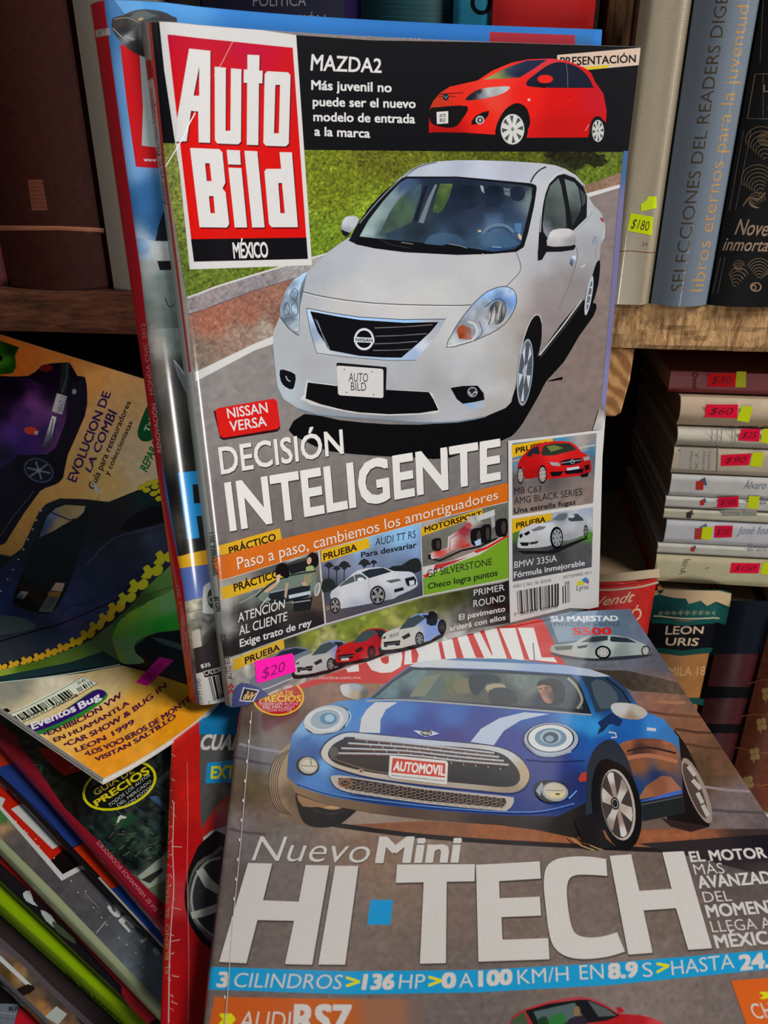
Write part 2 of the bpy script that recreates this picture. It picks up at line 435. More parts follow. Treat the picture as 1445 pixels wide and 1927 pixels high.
def soup_mesh(name, P, idx, N, C, mat, parent):
    used = np.unique(idx); mp = np.zeros(len(P), int); mp[used] = np.arange(len(used)); idx = mp[idx]; P, N, C = P[used], N[used], C[used]
    key = np.round(np.concatenate([P*2e6, C*500], 1)).astype(np.int64)
    u, fi, inv = np.unique(key, axis=0, return_index=True, return_inverse=True); inv = inv.ravel()
    idx = inv[idx]; P, N, C = P[fi], N[fi], C[fi]
    ok = (idx[:, 0] != idx[:, 1]) & (idx[:, 1] != idx[:, 2]) & (idx[:, 0] != idx[:, 2]); idx = idx[ok]
    off = np.zeros(3)
    if parent is not None:
        r = parent
        while r is not None: off += np.array(r.location); r = r.parent
    me = bpy.data.meshes.new(name)
    me.vertices.add(len(P)); me.vertices.foreach_set('co', (P).astype(np.float32).ravel())
    me.loops.add(len(idx)*3); me.loops.foreach_set('vertex_index', idx.astype(np.int32).ravel())
    me.polygons.add(len(idx)); me.polygons.foreach_set('loop_start', (np.arange(len(idx))*3).astype(np.int32))
    me.polygons.foreach_set('loop_total', np.full(len(idx), 3, np.int32))
    me.update(calc_edges=True)
    ca = me.color_attributes.new('Col', 'FLOAT_COLOR', 'POINT')
    ca.data.foreach_set('color', np.concatenate([C, np.ones((len(C), 1))], 1).astype(np.float32).ravel())
    me.polygons.foreach_set('use_smooth', np.ones(len(idx), bool))
    me.normals_split_custom_set_from_vertices([tuple(n) for n in N])
    me.materials.append(mat)
    o = bpy.data.objects.new(name, me); COL.objects.link(o)
    if parent is not None: o.parent = parent; o.location = -off
    return o

def slab(name, S, out_uv, z0, z1, mat, parent, col=None, wall_mat=None):
    """a sheet-shaped solid between offsets z0 < z1 of the surface, with outline out_uv (in s, v)"""
    out = dens(out_uv, .012); T2 = tri(out)
    K = np.zeros((len(T2), 3, 3)); K[:, :, :2] = T2
    for v in S.s[1:-1]: K = split(K, 0, v)
    B = []
    n = len(out)
    for i in range(n):   # boundary split at the profile lines too
        a, b = out[i], out[(i+1) % n]; ts = [0.0]
        for v in S.s[1:-1]:
            if (a[0]-v)*(b[0]-v) < 0: ts.append((v-a[0])/(b[0]-a[0]))
        for t in sorted(ts): B.append(a+(b-a)*t)
    B = np.array(B); F = K.reshape(-1, 3)
    top, _ = S.P(F[:, 0], F[:, 1], z1); bot, _ = S.P(F[:, 0], F[:, 1], z0)
    bt, _ = S.P(B[:, 0], B[:, 1], z1); bb, _ = S.P(B[:, 0], B[:, 1], z0)
    V = np.concatenate([top, bot, bt, bb]); nf = len(F); nb = len(B)
    faces = [(3*i, 3*i+1, 3*i+2) for i in range(nf//3)]+[(nf+3*i+2, nf+3*i+1, nf+3*i) for i in range(nf//3)]
    o1 = 2*nf; o2 = o1+nb
    for i in range(nb): j = (i+1) % nb; faces.append((o1+i, o1+j, o2+j, o2+i))
    me = bpy.data.meshes.new(name); me.from_pydata([tuple(v) for v in V], [], faces)
    bm = bmesh.new(); bm.from_mesh(me); bmesh.ops.remove_doubles(bm, verts=bm.verts, dist=2e-6)
    bmesh.ops.recalc_face_normals(bm, faces=bm.faces); bm.to_mesh(me); bm.free()
    me.materials.append(mat)
    if col is not None:
        ca = me.color_attributes.new('Col', 'FLOAT_COLOR', 'POINT')
        ca.data.foreach_set('color', np.tile(np.append(lin(col), 1), len(me.vertices)).astype(np.float32))
    o = bpy.data.objects.new(name, me); COL.objects.link(o)
    if parent is not None: par(o, parent)
    return o
def inset(out, d, keep=()):
    """move an outline towards its centre by d"""
    P = np.array(out, float); c = P.mean(0); r = P-c; L = np.linalg.norm(r, axis=1)[:, None]
    return c+r*(1-d/L)
# ------------------------------------------------------------------ bookcase frame
A65 = math.radians(6.5)
EX = np.array([math.cos(A65), -math.sin(A65), 0]); EY = np.array([math.sin(A65), math.cos(A65), 0]); EZ = np.array([0, 0, 1.0])
BO = np.array([.11, .415, 0])
def bx(p, d=0.0):
    P = onplane(p, BO+EY*d, EY); return float((P-BO)@EX), float(P[2])
Z_SH = bx((1180, 571))[1]            # top of the upper shelf board
Z_SB = bx((1180, 656))[1]            # its underside
Z_LO = -.465                         # deck the lower books stand on

W_SHELF = mwood('pale_rough_sawn_wood', '#8c6640', '#d2a674', 110, (2.6, 1, .7), .9, 1.0, .004)
W_DARK = mwood('brown_bark_wood', '#3a2618', '#7a5436', 60, (5, 5, .6), .85, .9, .003)
W_END = mwood('end_grain_wood', '#8a5f38', '#c08f5c', 30, (3, 3, 1), .85, .5, .002, rings=True)
W_BACK = mwood('dark_back_board', '#1a120c', '#2e2016', 30, (1, 1, 6), .9, .3, .002)
W_GREY = mwood('grey_weathered_board', '#3a342e', '#5a5148', 30, (5, 5, .6), .9, .3, .001)

# room shell behind and below the bookcase
wl = mesh_pd('wall_back', [(-2.5, .95, -1.2), (2.5, .95, -1.2), (2.5, .95, 1.6), (-2.5, .95, 1.6), (-2.5, 1.0, -1.2), (2.5, 1.0, -1.2), (2.5, 1.0, 1.6), (-2.5, 1.0, 1.6)],
             [(0, 1, 2, 3), (7, 6, 5, 4), (0, 4, 5, 1), (2, 6, 7, 3), (1, 5, 6, 2), (0, 3, 7, 4)], mflat('wall_plaster', '#6d645a', .9, 12, .1, .3, 0, .004))
wl['kind'] = 'structure'
fl = mesh_pd('floor', [(-2.5, -1.9, -1.2), (2.5, -1.9, -1.2), (2.5, 1.0, -1.2), (-2.5, 1.0, -1.2), (-2.5, -1.9, -1.25), (2.5, -1.9, -1.25), (2.5, 1.0, -1.25), (-2.5, 1.0, -1.25)],
             [(0, 1, 2, 3), (7, 6, 5, 4), (0, 4, 5, 1), (2, 6, 7, 3), (1, 5, 6, 2), (0, 3, 7, 4)], mflat('floor_cement', '#4a4540', .8, 10, .15, .3, 0, .004))
fl['kind'] = 'structure'

def loc_of(x, d, z): return tuple(BO+EX*x+EY*d+EZ*z)
case = thing('bookcase', 'rough sawn wooden bookcase with a thick pale shelf board behind the magazines', 'bookcase', loc_of(0, .1, -1.2))
def cbox(name, a, b, m, bev=.0015): return frame_box(name, BO, EX, EY, EZ, a, b, m, case, bev)
# upper shelf board with a ragged sawn front edge
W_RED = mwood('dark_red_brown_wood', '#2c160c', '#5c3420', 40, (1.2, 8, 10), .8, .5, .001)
def shelf_board(x0, x1, nx, mat, amp):
    nz = 9; V = []; F = []; r = np.random.default_rng(3)
    h = r.normal(0, 1, (nx+1, nz+1)); h = (h+np.roll(h, 1, 0)+np.roll(h, 1, 1))*amp
    for i in range(nx+1):
        for j in range(nz+1):
            t = j/nz; z = Z_SB+(Z_SH-Z_SB)*t; edge = .0012 if j in (0, nz) else 0
            V.append(BO+EX*(x0+(x1-x0)*i/nx)+EY*(edge+h[i, j]*(1 if 0 < j < nz else .5))+EZ*z)
    for i in range(nx):
        for j in range(nz): a = i*(nz+1)+j; F.append((a, a+nz+1, a+nz+2, a+1))
    b = len(V)
    for x in (x0, x1):
        for z in (Z_SB, Z_SH): V.append(BO+EX*x+EY*.2+EZ*z)
    # top, bottom, back, ends
    F.append([i*(nz+1)+nz for i in range(nx+1)]+[b+3, b+1]); F.append([i*(nz+1) for i in range(nx, -1, -1)]+[b, b+2])
    F.append((b, b+1, b+3, b+2)); F.append([j for j in range(nz+1)]+[b+1, b]); F.append([nx*(nz+1)+j for j in range(nz, -1, -1)]+[b+2, b+3])
    return mesh_pd('shelf_board', V, F, mat, case)
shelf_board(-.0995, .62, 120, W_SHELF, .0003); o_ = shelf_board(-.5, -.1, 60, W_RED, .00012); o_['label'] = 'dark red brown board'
cbox('back_panel', (-.5, .2, -1.2), (.62, .215, .4), W_BACK)
cbox('side_panel', (-.52, -.0, -1.2), (-.5, .215, .4), W_DARK)
cbox('side_panel', (.62, -.0, -1.2), (.64, .215, .4), W_DARK)
cbox('lower_deck', (-.5, .0, Z_LO-.02), (.62, .2, Z_LO), W_DARK)
cbox('top_board', (-.52, -.0, .4), (.64, .215, .42), W_DARK)
# upright post above the shelf between the books
xp0, xp1 = bx((1136, 40), .012)[0], bx((1197, 40), .012)[0]
cbox('upright_post', (xp0+.0015, .012, Z_SH), (xp1-.0005, .05, .4), W_DARK)
# sawn bracket under the shelf, slanted lower end
bp = [bx(p) for p in ((1090, 657), (1197, 660), (1188, 720), (1170, 783), (1158, 789), (1090, 786))]
V = [BO+EX*x+EY*.004+EZ*min(z, Z_SB) for x, z in bp]+[BO+EX*x+EY*.045+EZ*min(z, Z_SB) for x, z in bp]
n = len(bp)
bevel_obj(mesh_pd('shelf_bracket', V, [tuple(range(n)), tuple(range(2*n-1, n-1, -1))]+[(i, i+n, (i+1) % n+n, (i+1) % n) for i in range(n)], W_END, case), .001)

# ------------------------------------------------------------------ books
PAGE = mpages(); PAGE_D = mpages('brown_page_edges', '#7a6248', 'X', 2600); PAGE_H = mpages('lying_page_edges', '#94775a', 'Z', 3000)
def book(name, label, O, ex, ey, ez, wd, H, D, bulge, mat, page=None, group=None, tb=.002, rag=0, cat='book', soft=False):
    """ex across the spine, ey into the book, ez along the spine; O the front left lower corner"""
    O, ex, ey, ez = [np.array(v, float) for v in (O, ex, ey, ez)]
    root = thing(name, label, cat, tuple(O), group)
    na = 15; arc = []
    for i in range(na):
        t = i/(na-1); x = wd*t
        y = -bulge*(1-(2*t-1)**2) if not soft else -bulge*min(1, 6*min(t, 1-t))
        arc.append((x, y))
    inner = [(min(max(x, tb), wd-tb), y+tb) for x, y in arc[::-1]]
    sec = [(0, D)]+arc+[(wd, D), (wd-tb, D)]+inner+[(tb, D)]
    nz = 24 if rag else 6; V = []; F = []; r = random.Random(int(wd*1e5)); n = len(sec)
    for k in range(nz+1):
        for i, (x, y) in enumerate(sec):
            z = H*k/nz
            if rag and k == nz: z += -abs(r.gauss(0, rag)) if (1 <= i <= na) else 0
            V.append(O+ex*x+ey*y+ez*z)
    for k in range(nz):
        for i in range(n): j = (i+1) % n; F.append((k*n+i, k*n+j, (k+1)*n+j, (k+1)*n+i))
    for k in (0, nz):
        for i in range(n//2):
            a, b, c, d = i, (i+1) % n, n-2-i, n-1-i
            if b == c or a == d: continue
            F.append((k*n+a, k*n+b, k*n+c, k*n+d) if k == 0 else (k*n+d, k*n+c, k*n+b, k*n+a))
    o = mesh_pd('cover', V, F, mat, root)
    bm = bmesh.new(); bm.from_mesh(o.data); bmesh.ops.recalc_face_normals(bm, faces=bm.faces); bm.to_mesh(o.data); bm.free()
    for p in o.data.polygons: p.use_smooth = True
    o.data.set_sharp_from_angle(angle=math.radians(35))
    g = .0025 if not soft else .0004
    pb = frame_box('page_block', O, ex, ey, ez, (tb, tb+.0003, g), (wd-tb, D-g, H-g), page or PAGE, root, .0004)
    S = Sheet(O+ez*H, ex, -ez, -ey, [(x, -y) for x, y in arc])
    return root, S
def on_spine(root, S, fn, mat=None, gain=1.0, name='spine_print', clip=None):
    A = Art(S, gain); fn(A); return A.build(name, root, mat or mprint('spine_ink', .55, .1), 3e-5, outline=clip)

def upright(name, label, pl, pr, d, mat, bulge=.003, H=.2, D=.14, z0=None, **k):
    """book standing on the upper shelf: pl, pr = pixels of its lower left and right spine edges"""
    x0 = bx(pl, d)[0]; x1 = bx(pr, d)[0]; z0 = Z_SH+.0002 if z0 is None else z0
    return book(name, label, BO+EX*(x0+.0003)+EY*d+EZ*z0, EX, EY, EZ, x1-x0-.0006, H, D, bulge, mat, **k)

C_MAR = mflat('maroon_leather', '#2c100a', .6, 260, .2, .3, 0, spec=.1)
C_TAN = mcloth('grey_beige_cloth', '#6a6054', 2600, 3000, .12); C_GREY = mflat('smoky_card', '#57504a', .7)
upright('hardcover_book', 'tiny slice of a dark red cloth book at the left edge of the upper shelf', (-60, 556), (19, 550), .012, mcloth('dark_red_cloth', '#5a1418'), .002, H=.033)
mb, mS = upright('hardcover_book', 'wide dark maroon book with a gold band, leftmost tall book on the upper shelf', (22, 556), (207, 552), .008, C_MAR, .007, H=.21)
def f_mar(A):
    A.poly([(0, 424), (110, 425), (196, 429), (197, 437), (110, 433), (0, 434)], '#7a4a34')
    A.line([(0, 426), (110, 427), (196, 431)], 1.5, '#94644a'); A.line([(0, 436), (110, 435), (197, 439)], 1.2, '#2c0e08')
    A.poly([(52, 338), (80, 338), (90, 396), (60, 396)], '#5c3226')
    for i in range(7): A.line([(54+i, 344+i*7.5), (81+i*1.2, 344+i*7.5)], .8, '#3a1610')
on_spine(mb, mS, f_mar, mflat('dull_gilt', '#6a4030', .45), clip=[(0, .0005, 1)])
mb.children[-1].data.materials.clear(); mb.children[-1].data.materials.append(mprint('dull_gilt_print', .5, .05))
upright('hardcover_book', 'plain grey beige cloth book between the maroon book and the magazines', (215, 552), (335, 556), .006, C_TAN, .003, H=.205)
upright('hardcover_book', 'smoky grey brown book top showing above the blue magazine cover', (337, 556), (425, 558), .04, C_GREY, .002, H=.2)
nb, nS = upright('hardcover_book', 'navy book with pale spine words POLITICA and COMPUTACION', (426, 560), (682, 563), .018, mflat('navy_card', '#181630', .5, 200, .1, .05, .1), .006, H=.19)
def f_navy(A):
    A.T_('POLÍTICA', (476, 12), (576, 11), (476, -9), '#8a8c90'); A.T_('COMPUTACIÓN', (441, 50), (612, 49), (441, 29), '#8a8c90')
    A.line([(372, -20), (378, 50)], 1.5, '#3a2a50'); A.poly([(648, -30), (690, -30), (690, 60), (650, 60)], '#2c1e50')
on_spine(nb, nS, f_navy)
tb_, tS = upright('hardcover_book', 'dark teal book with fine ribbed lines on its spine', (684, 563), (832, 566), .016, mflat('dark_teal_card', '#0e3c44', .5, 200, .1, .05, .1), .007, H=.19)
def f_teal(A):
    for i in range(9): A.line([(716, -34+i*9.3), (790, -31+i*9.3), (861, -29+i*9.3)], .9, '#2c6a70')
on_spine(tb_, tS, f_teal)
cb, cS = upright('hardcover_book', 'cyan blue book with a black letter at its foot, beside the red book', (834, 566), (896, 568), .010, mflat('cyan_card', '#15708c', .3, 200, .05, .02, .6), .0012, H=.19, soft=True)
on_spine(cb, cS, lambda A: A.line([(890, -4), (890, 12), (900, 23), (914, 22), (921, 8), (921, -10)], 8, '#06080c', 4))
rb, rS = upright('hardcover_book', 'bright glossy red book beside the wooden post', (898, 568), (1066, 571), .008, mflat('gloss_red_card', '#b8100c', .25, 200, .04, .02, .8), .0012, H=.19, soft=True)
BEI = mcloth('beige_rep_cloth', '#8c7f68', 200, 3600, .12, .5, .5)
bb, bS = upright('hardcover_book', 'beige cloth book with a yellow green $180 price label', (1136, 569), (1221, 572), .001, BEI, .005, H=.2, soft=True)
def f_bei(A):
    A.line([(1150, 472), (1185, 472), (1234, 475)], 1.6, '#6a3a2c'); A.T_('34', (1208, 463), (1218, 464), (1209, 455), '#504840')
on_spine(bb, bS, f_bei)
def sticker(root, S, quad, col, txt=None, q2=None, name='price_sticker', ink='#3a1420', label=None, b=.01, hand=True, z=1.2e-4):
    A = Art(S); A.cs(); A.poly(quad, col, z=0)
    if txt:
        q = np.array(q2 if q2 is not None else quad, float)
        BLq, BRq, TRq, TLq = q
        if q2 is None:
            c = q.mean(0); BLq, BRq, TRq, TLq = c+(q-c)*np.array([.72, .5])
        A.T_(txt, BLq, BRq, TLq, ink, TRq, b=-.008 if hand else b, sh=.3 if hand else 0, z=2)
    o = A.build(name, root, mprint('label_paper', .75, 0), z); 
    if label: o['label'] = label
    return o
sticker(bb, bS, [(1180, 434), (1226, 443), (1229, 408), (1187, 401)], '#b4c40c', '$180', [(1186, 429), (1222, 435), (1222, 417), (1190, 411)], label='yellow green $180 price label')
sticker(bb, bS, [(1206, 398), (1235, 391), (1235, 369), (1219, 370), (1216, 378), (1206, 384)], '#b4c81a', name='torn_sticker', label='torn scrap of yellow green label')
BLU = mcloth('grey_blue_cloth', '#5e6874', 3200, 3800, .16, .75, .1)
gb, gS = upright('hardcover_book', 'grey blue cloth book with gold spine words reading upwards', (1223, 572), (1330, 576), .001, BLU, .007, H=.2)
def f_blu(A):
    A.T_('SELECCIONES DEL READERS DIGEST', (1285, 548), (1377, -48), (1262, 548), '#4a3c2c', (1354, -48), b=-.01)
    A.T_('libros eternos para la juventud', (1322, 548), (1410, 10), (1298, 548), '#a07c4c', (1386, 10), b=-.012)
on_spine(gb, gS, f_blu, mprint('worn_gilt', .4, .1))
kb, kS = upright('hardcover_book', 'black book with gilt swirls and cursive gilt title, rightmost on the upper shelf', (1332, 576), (1470, 580), .0, mflat('black_leatherette', '#080708', .6, 500, .3, .2, 0, spec=.12), .004, H=.2)
def f_blk(A):
    g = '#8f7660'
    for a, b in (((1399, 246), (1372, 397)), ((1413, 246), (1384, 395)), ((1356, 484), (1341, 552)), ((1364, 484), (1350, 552)), ((1436, 140), (1436, 221)), ((1436, 0), (1430, 118))):
        A.line([a, b], 1.1, '#5c5048')
    A.line([(1452, 139), (1421, 139), (1406, 223), (1455, 224)], 1.3, '#7a6c5c')
    A.T_('LA', (1436, 173), (1462, 173), (1437, 160), g); A.T_('SE', (1444, 205), (1462, 205), (1444, 200), g)
    A.T_('Novelas', (1382, 441), (1474, 446), (1386, 412), g, sh=.35, b=.012); A.T_('inmortales', (1359, 471), (1474, 474), (1362, 447), g, sh=.35, b=.012)
    def arcs(cx, cy, s, n, a0, a1, dx, dy):
        for i in range(n):
            r = s*(i+1)/n; t = np.linspace(a0, a1, 12)
            A.line(np.stack([cx+dx*i+r*np.cos(t), cy+dy*i-r*.9*np.sin(t)], 1), .9, '#80684e')
    arcs(1428, 524, 22, 7, -.4, 2.9, 0, -3); arcs(1382, 540, 18, 6, .2, 3.0, 1.5, -4); arcs(1390, 505, 10, 4, 0, 5.5, 0, -2)
    A.ell(1422, 540, 11, 9, '#8a6e54', hole=.75); A.ell(1418, 541, 5, 6, '#8a6e54', hole=.6)
    arcs(1440, 300, 30, 8, .6, 3.4, -1, -5); arcs(1432, 365, 30, 8, .6, 3.6, -1, -4); arcs(1420, 385, 16, 5, 0, 5, 1, -2); arcs(1440, 262, 14, 4, .5, 5.5, 0, 0)
    A.line([(1398, 388), (1410, 372), (1426, 376), (1440, 362)], 3, '#6a5240', 4)
on_spine(kb, kS, f_blk, mprint('worn_gilt'))

# ---- lower compartment: books standing, and paperbacks lying on top of them
Z_T = bx((1300, 1098))[1]     # top of the standing books
def stand(name, label, xl, xr, row, top_row, d, mat, bulge, **k):
    x0 = bx((xl, row), d)[0]; x1 = bx((xr, row), d)[0]; zt = bx(((xl+xr)/2, top_row), d)[1]
    H = zt-Z_LO
    return book(name, label, BO+EX*(x0+.0003)+EY*d+EZ*(Z_LO+.0002), EX, EY, EZ, x1-x0-.0006, H, .13, bulge, mat, **k)
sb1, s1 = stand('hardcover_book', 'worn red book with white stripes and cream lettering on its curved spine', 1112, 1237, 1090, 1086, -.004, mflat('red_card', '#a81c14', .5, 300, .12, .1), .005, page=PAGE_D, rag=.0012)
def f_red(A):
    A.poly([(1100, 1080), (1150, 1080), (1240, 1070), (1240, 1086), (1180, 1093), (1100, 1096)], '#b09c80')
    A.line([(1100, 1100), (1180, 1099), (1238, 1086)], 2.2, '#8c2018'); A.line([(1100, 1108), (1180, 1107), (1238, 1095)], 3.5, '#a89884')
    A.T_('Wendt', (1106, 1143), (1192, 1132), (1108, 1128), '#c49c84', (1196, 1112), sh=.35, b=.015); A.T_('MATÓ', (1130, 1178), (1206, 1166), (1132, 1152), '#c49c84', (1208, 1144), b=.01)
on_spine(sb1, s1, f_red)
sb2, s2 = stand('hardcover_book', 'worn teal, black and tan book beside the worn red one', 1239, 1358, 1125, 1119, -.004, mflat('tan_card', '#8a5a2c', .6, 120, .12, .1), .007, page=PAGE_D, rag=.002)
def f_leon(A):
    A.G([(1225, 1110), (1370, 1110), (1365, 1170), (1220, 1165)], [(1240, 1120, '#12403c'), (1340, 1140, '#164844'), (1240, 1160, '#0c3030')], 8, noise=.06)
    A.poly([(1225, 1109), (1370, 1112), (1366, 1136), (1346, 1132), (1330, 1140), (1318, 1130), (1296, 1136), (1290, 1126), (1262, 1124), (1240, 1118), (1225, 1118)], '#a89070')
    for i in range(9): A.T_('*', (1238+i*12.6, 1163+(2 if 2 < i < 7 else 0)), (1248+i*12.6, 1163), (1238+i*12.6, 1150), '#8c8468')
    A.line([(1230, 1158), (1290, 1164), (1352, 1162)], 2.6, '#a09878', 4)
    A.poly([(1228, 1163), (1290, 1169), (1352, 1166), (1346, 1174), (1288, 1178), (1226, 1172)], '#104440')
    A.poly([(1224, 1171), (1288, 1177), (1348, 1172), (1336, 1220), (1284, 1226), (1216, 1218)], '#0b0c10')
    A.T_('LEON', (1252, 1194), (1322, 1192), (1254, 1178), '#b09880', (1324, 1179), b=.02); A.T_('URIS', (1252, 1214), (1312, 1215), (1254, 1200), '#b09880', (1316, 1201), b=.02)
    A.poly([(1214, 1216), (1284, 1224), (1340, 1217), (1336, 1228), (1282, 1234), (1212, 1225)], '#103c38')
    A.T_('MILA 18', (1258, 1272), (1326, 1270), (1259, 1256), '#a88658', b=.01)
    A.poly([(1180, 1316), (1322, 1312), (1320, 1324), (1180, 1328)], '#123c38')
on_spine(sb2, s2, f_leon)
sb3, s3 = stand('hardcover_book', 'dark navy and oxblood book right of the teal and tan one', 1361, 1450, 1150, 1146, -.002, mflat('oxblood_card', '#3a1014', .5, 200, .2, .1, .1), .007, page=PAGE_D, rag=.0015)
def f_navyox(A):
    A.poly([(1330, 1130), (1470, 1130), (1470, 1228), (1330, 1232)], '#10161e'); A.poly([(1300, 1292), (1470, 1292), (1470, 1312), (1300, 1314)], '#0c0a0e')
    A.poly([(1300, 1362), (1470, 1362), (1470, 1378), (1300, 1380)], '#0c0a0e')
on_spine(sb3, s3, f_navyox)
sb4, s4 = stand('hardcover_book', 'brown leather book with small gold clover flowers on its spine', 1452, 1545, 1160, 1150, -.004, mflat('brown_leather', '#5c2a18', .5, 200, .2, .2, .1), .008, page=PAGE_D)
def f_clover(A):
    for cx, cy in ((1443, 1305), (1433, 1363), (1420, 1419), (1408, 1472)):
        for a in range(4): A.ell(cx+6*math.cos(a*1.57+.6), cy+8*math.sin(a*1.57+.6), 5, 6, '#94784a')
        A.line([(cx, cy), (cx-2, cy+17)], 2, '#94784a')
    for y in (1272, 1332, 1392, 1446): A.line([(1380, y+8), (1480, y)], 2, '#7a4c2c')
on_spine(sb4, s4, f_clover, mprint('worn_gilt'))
# one more dark book right behind the clover gap is outside the frame

lying = [ # name label y0 y1 xl colour d
 ('dark red paperback, topmost of the lying stack', 697, 737, 1262, '#5c1416', .010),
 ('thick cream rounded book with a red $60 label, second of the lying stack', 745, 799, 1281, '#a08a70', .006),
 ('thin off white book with a red $25 label, third of the lying stack', 801, 838, 1275, '#a8a090', .006),
 ('cream book with small grey print and a $90 label, fourth of the lying stack', 840, 889, 1269, '#a0927c', .004),
 ('white paperback with a large red and blue emblem and no price label', 891, 932, 1264, '#a8a4a0', .004),
 ('thin white paperback with a $100 label right of its small red emblem', 933, 954, 1253, '#a09c94', .003),
 ('thin cream paperback with a dark greenish emblem, seventh of the lying stack', 955, 975, 1250, '#a09a86', .003),
 ('white paperback with yellow and $100 labels covering part of its emblem', 976, 1020, 1255, '#a4a2a4', .003),
 ('thin white paperback with a small red emblem, last but one of the stack', 1021, 1040, 1238, '#9c988e', .002),
 ('thick cream paperback with a red $150 label, bottom of the lying stack', 1041, 1093, 1236, '#a29878', .002)]
LY = []
for i, (lab, y0, y1, xl, col, d) in enumerate(lying):
    x0, zt = bx((xl, y0), d); zb = bx((xl, y1), d)[1]
    zt -= .0002
    # ex = up, ez = along the shelf; O = front, left, lower corner
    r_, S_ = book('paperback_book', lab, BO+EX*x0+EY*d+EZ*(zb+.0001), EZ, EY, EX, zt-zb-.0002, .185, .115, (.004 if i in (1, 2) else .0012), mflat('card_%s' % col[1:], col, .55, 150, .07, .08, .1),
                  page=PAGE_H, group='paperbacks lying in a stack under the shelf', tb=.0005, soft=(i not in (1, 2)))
    # print sheet: s along the shelf, v down
    b_ = .004 if i in (1, 2) else .0012
    S2 = Sheet(BO+EX*x0+EY*(d-b_)+EZ*zt, EX, -EZ, -EY, [(0, 0), (.185, 0)]); LY.append((r_, S2, y0, y1))
def emblem(A, x, y, s, rc='#a02c24', bc='#3c506c'):
    A.poly([(x-s*.2, y-s*.5), (x+s*.75, y-s*1.0), (x+s, y+s*.3), (x+s*.4, y+s*.2)], bc); A.poly([(x-s*.7, y-s*.4), (x+s*.5, y-s*.4), (x+s*.45, y+s), (x-s*.8, y+s)], rc)
def ly(i, fn): r_, S2, y0, y1 = LY[i]; on_spine(r_, S2, fn)
ly(0, lambda A: A.T_('Diesel', (1303, 702), (1303, 732), (1313, 702), '#2c0808', b=.02))
def l2(A):
    for k, x in enumerate((1340, 1350, 1358, 1378, 1384)): A.line([(x, 806), (x-1, 834)], 2, '#8a8478')
ly(2, l2)
def l3(A):
    A.poly([(1280, 842), (1346, 846), (1345, 886), (1278, 882)], '#9c9488')
    for x, t in ((1298, 'Marco'), (1308, 'Y X'), (1322, 'Historia'), (1332, 'Novela')): A.T_(t, (x, 850), (x-1, 884), (x+6, 850), '#5c564c')
    A.line([(1350, 842), (1348, 888)], 3, '#6c6458')
ly(3, l3)
def l4(A): emblem(A, 1318, 910, 12); A.T_('Álvaro Mutis', (1398, 920), (1480, 920), (1400, 906), '#5a6670', sh=.3)
ly(4, l4)
def l5(A): emblem(A, 1322, 944, 7); A.T_('Bruno', (1430, 949), (1470, 949), (1430, 937), '#5a6670', sh=.2); A.poly([(1318, 958), (1350, 953), (1385, 954), (1340, 956)], '#6c6858')
ly(5, l5)
def l6(A): emblem(A, 1297, 967, 8, '#26302c', '#6a3c3c'); A.poly([(1358, 959), (1424, 959), (1424, 971), (1358, 971)], '#8c8878'); A.T_('Emma Ross', (1360, 970), (1422, 970), (1360, 959), '#5c6460')
ly(6, l6)
def l7(A): emblem(A, 1318, 1000, 15, '#94342e', '#4a5878'); A.T_('José Ioan', (1386, 1005), (1454, 1005), (1388, 991), '#6a7080', sh=.35)
ly(7, l7)
def l8(A): emblem(A, 1304, 1032, 6); A.T_('Bruno', (1407, 1037), (1446, 1037), (1407, 1026), '#6a7478', sh=.2)
ly(8, l8)
def l9(A): A.T_('Ariel', (1276, 1082), (1288, 1050), (1288, 1084), '#4c4838', sh=.3); A.line([(1327, 1070), (1334, 1068)], 1.5, '#5c5848')
ly(9, l9)
RED, YEL = '#cc1030', '#b2bc10'
def st(i, quad, c, t=None): sticker(LY[i][0], LY[i][1], quad, c, t, label=('red %s price label' % t if t else 'yellow label'), name='price_sticker' if t else 'yellow_sticker', z=1e-4)
st(0, [(1330, 728), (1384, 728), (1384, 702), (1332, 702)], '#9c0c12', '$30'); st(0, [(1383, 729), (1403, 729), (1404, 699), (1386, 699)], '#8a8a18')
st(1, [(1326, 785), (1387, 787), (1389, 761), (1328, 761)], RED, '$60'); st(1, [(1386, 791), (1409, 795), (1417, 765), (1396, 764)], YEL)
st(2, [(1389, 829), (1428, 831), (1431, 807), (1394, 807)], RED, '$25'); st(2, [(1430, 832), (1450, 836), (1450, 806), (1436, 807)], YEL)
st(3, [(1356, 877), (1409, 875), (1414, 853), (1357, 856)], RED, '$90'); st(3, [(1411, 877), (1432, 879), (1438, 852), (1416, 851)], YEL)
st(5, [(1349, 956), (1389, 954), (1390, 934), (1351, 936)], '#bc1030', '$100'); st(5, [(1406, 956), (1426, 958), (1429, 934), (1409, 933)], YEL)
st(7, [(1343, 1012), (1377, 1011), (1379, 989), (1345, 989)], '#bc1030', '$100'); st(7, [(1319, 1014), (1338, 1016), (1341, 992), (1322, 991)], YEL)
st(9, [(1373, 1078), (1427, 1079), (1431, 1060), (1376, 1059)], RED, '$150'); st(9, [(1430, 1079), (1450, 1083), (1450, 1058), (1436, 1058)], YEL)
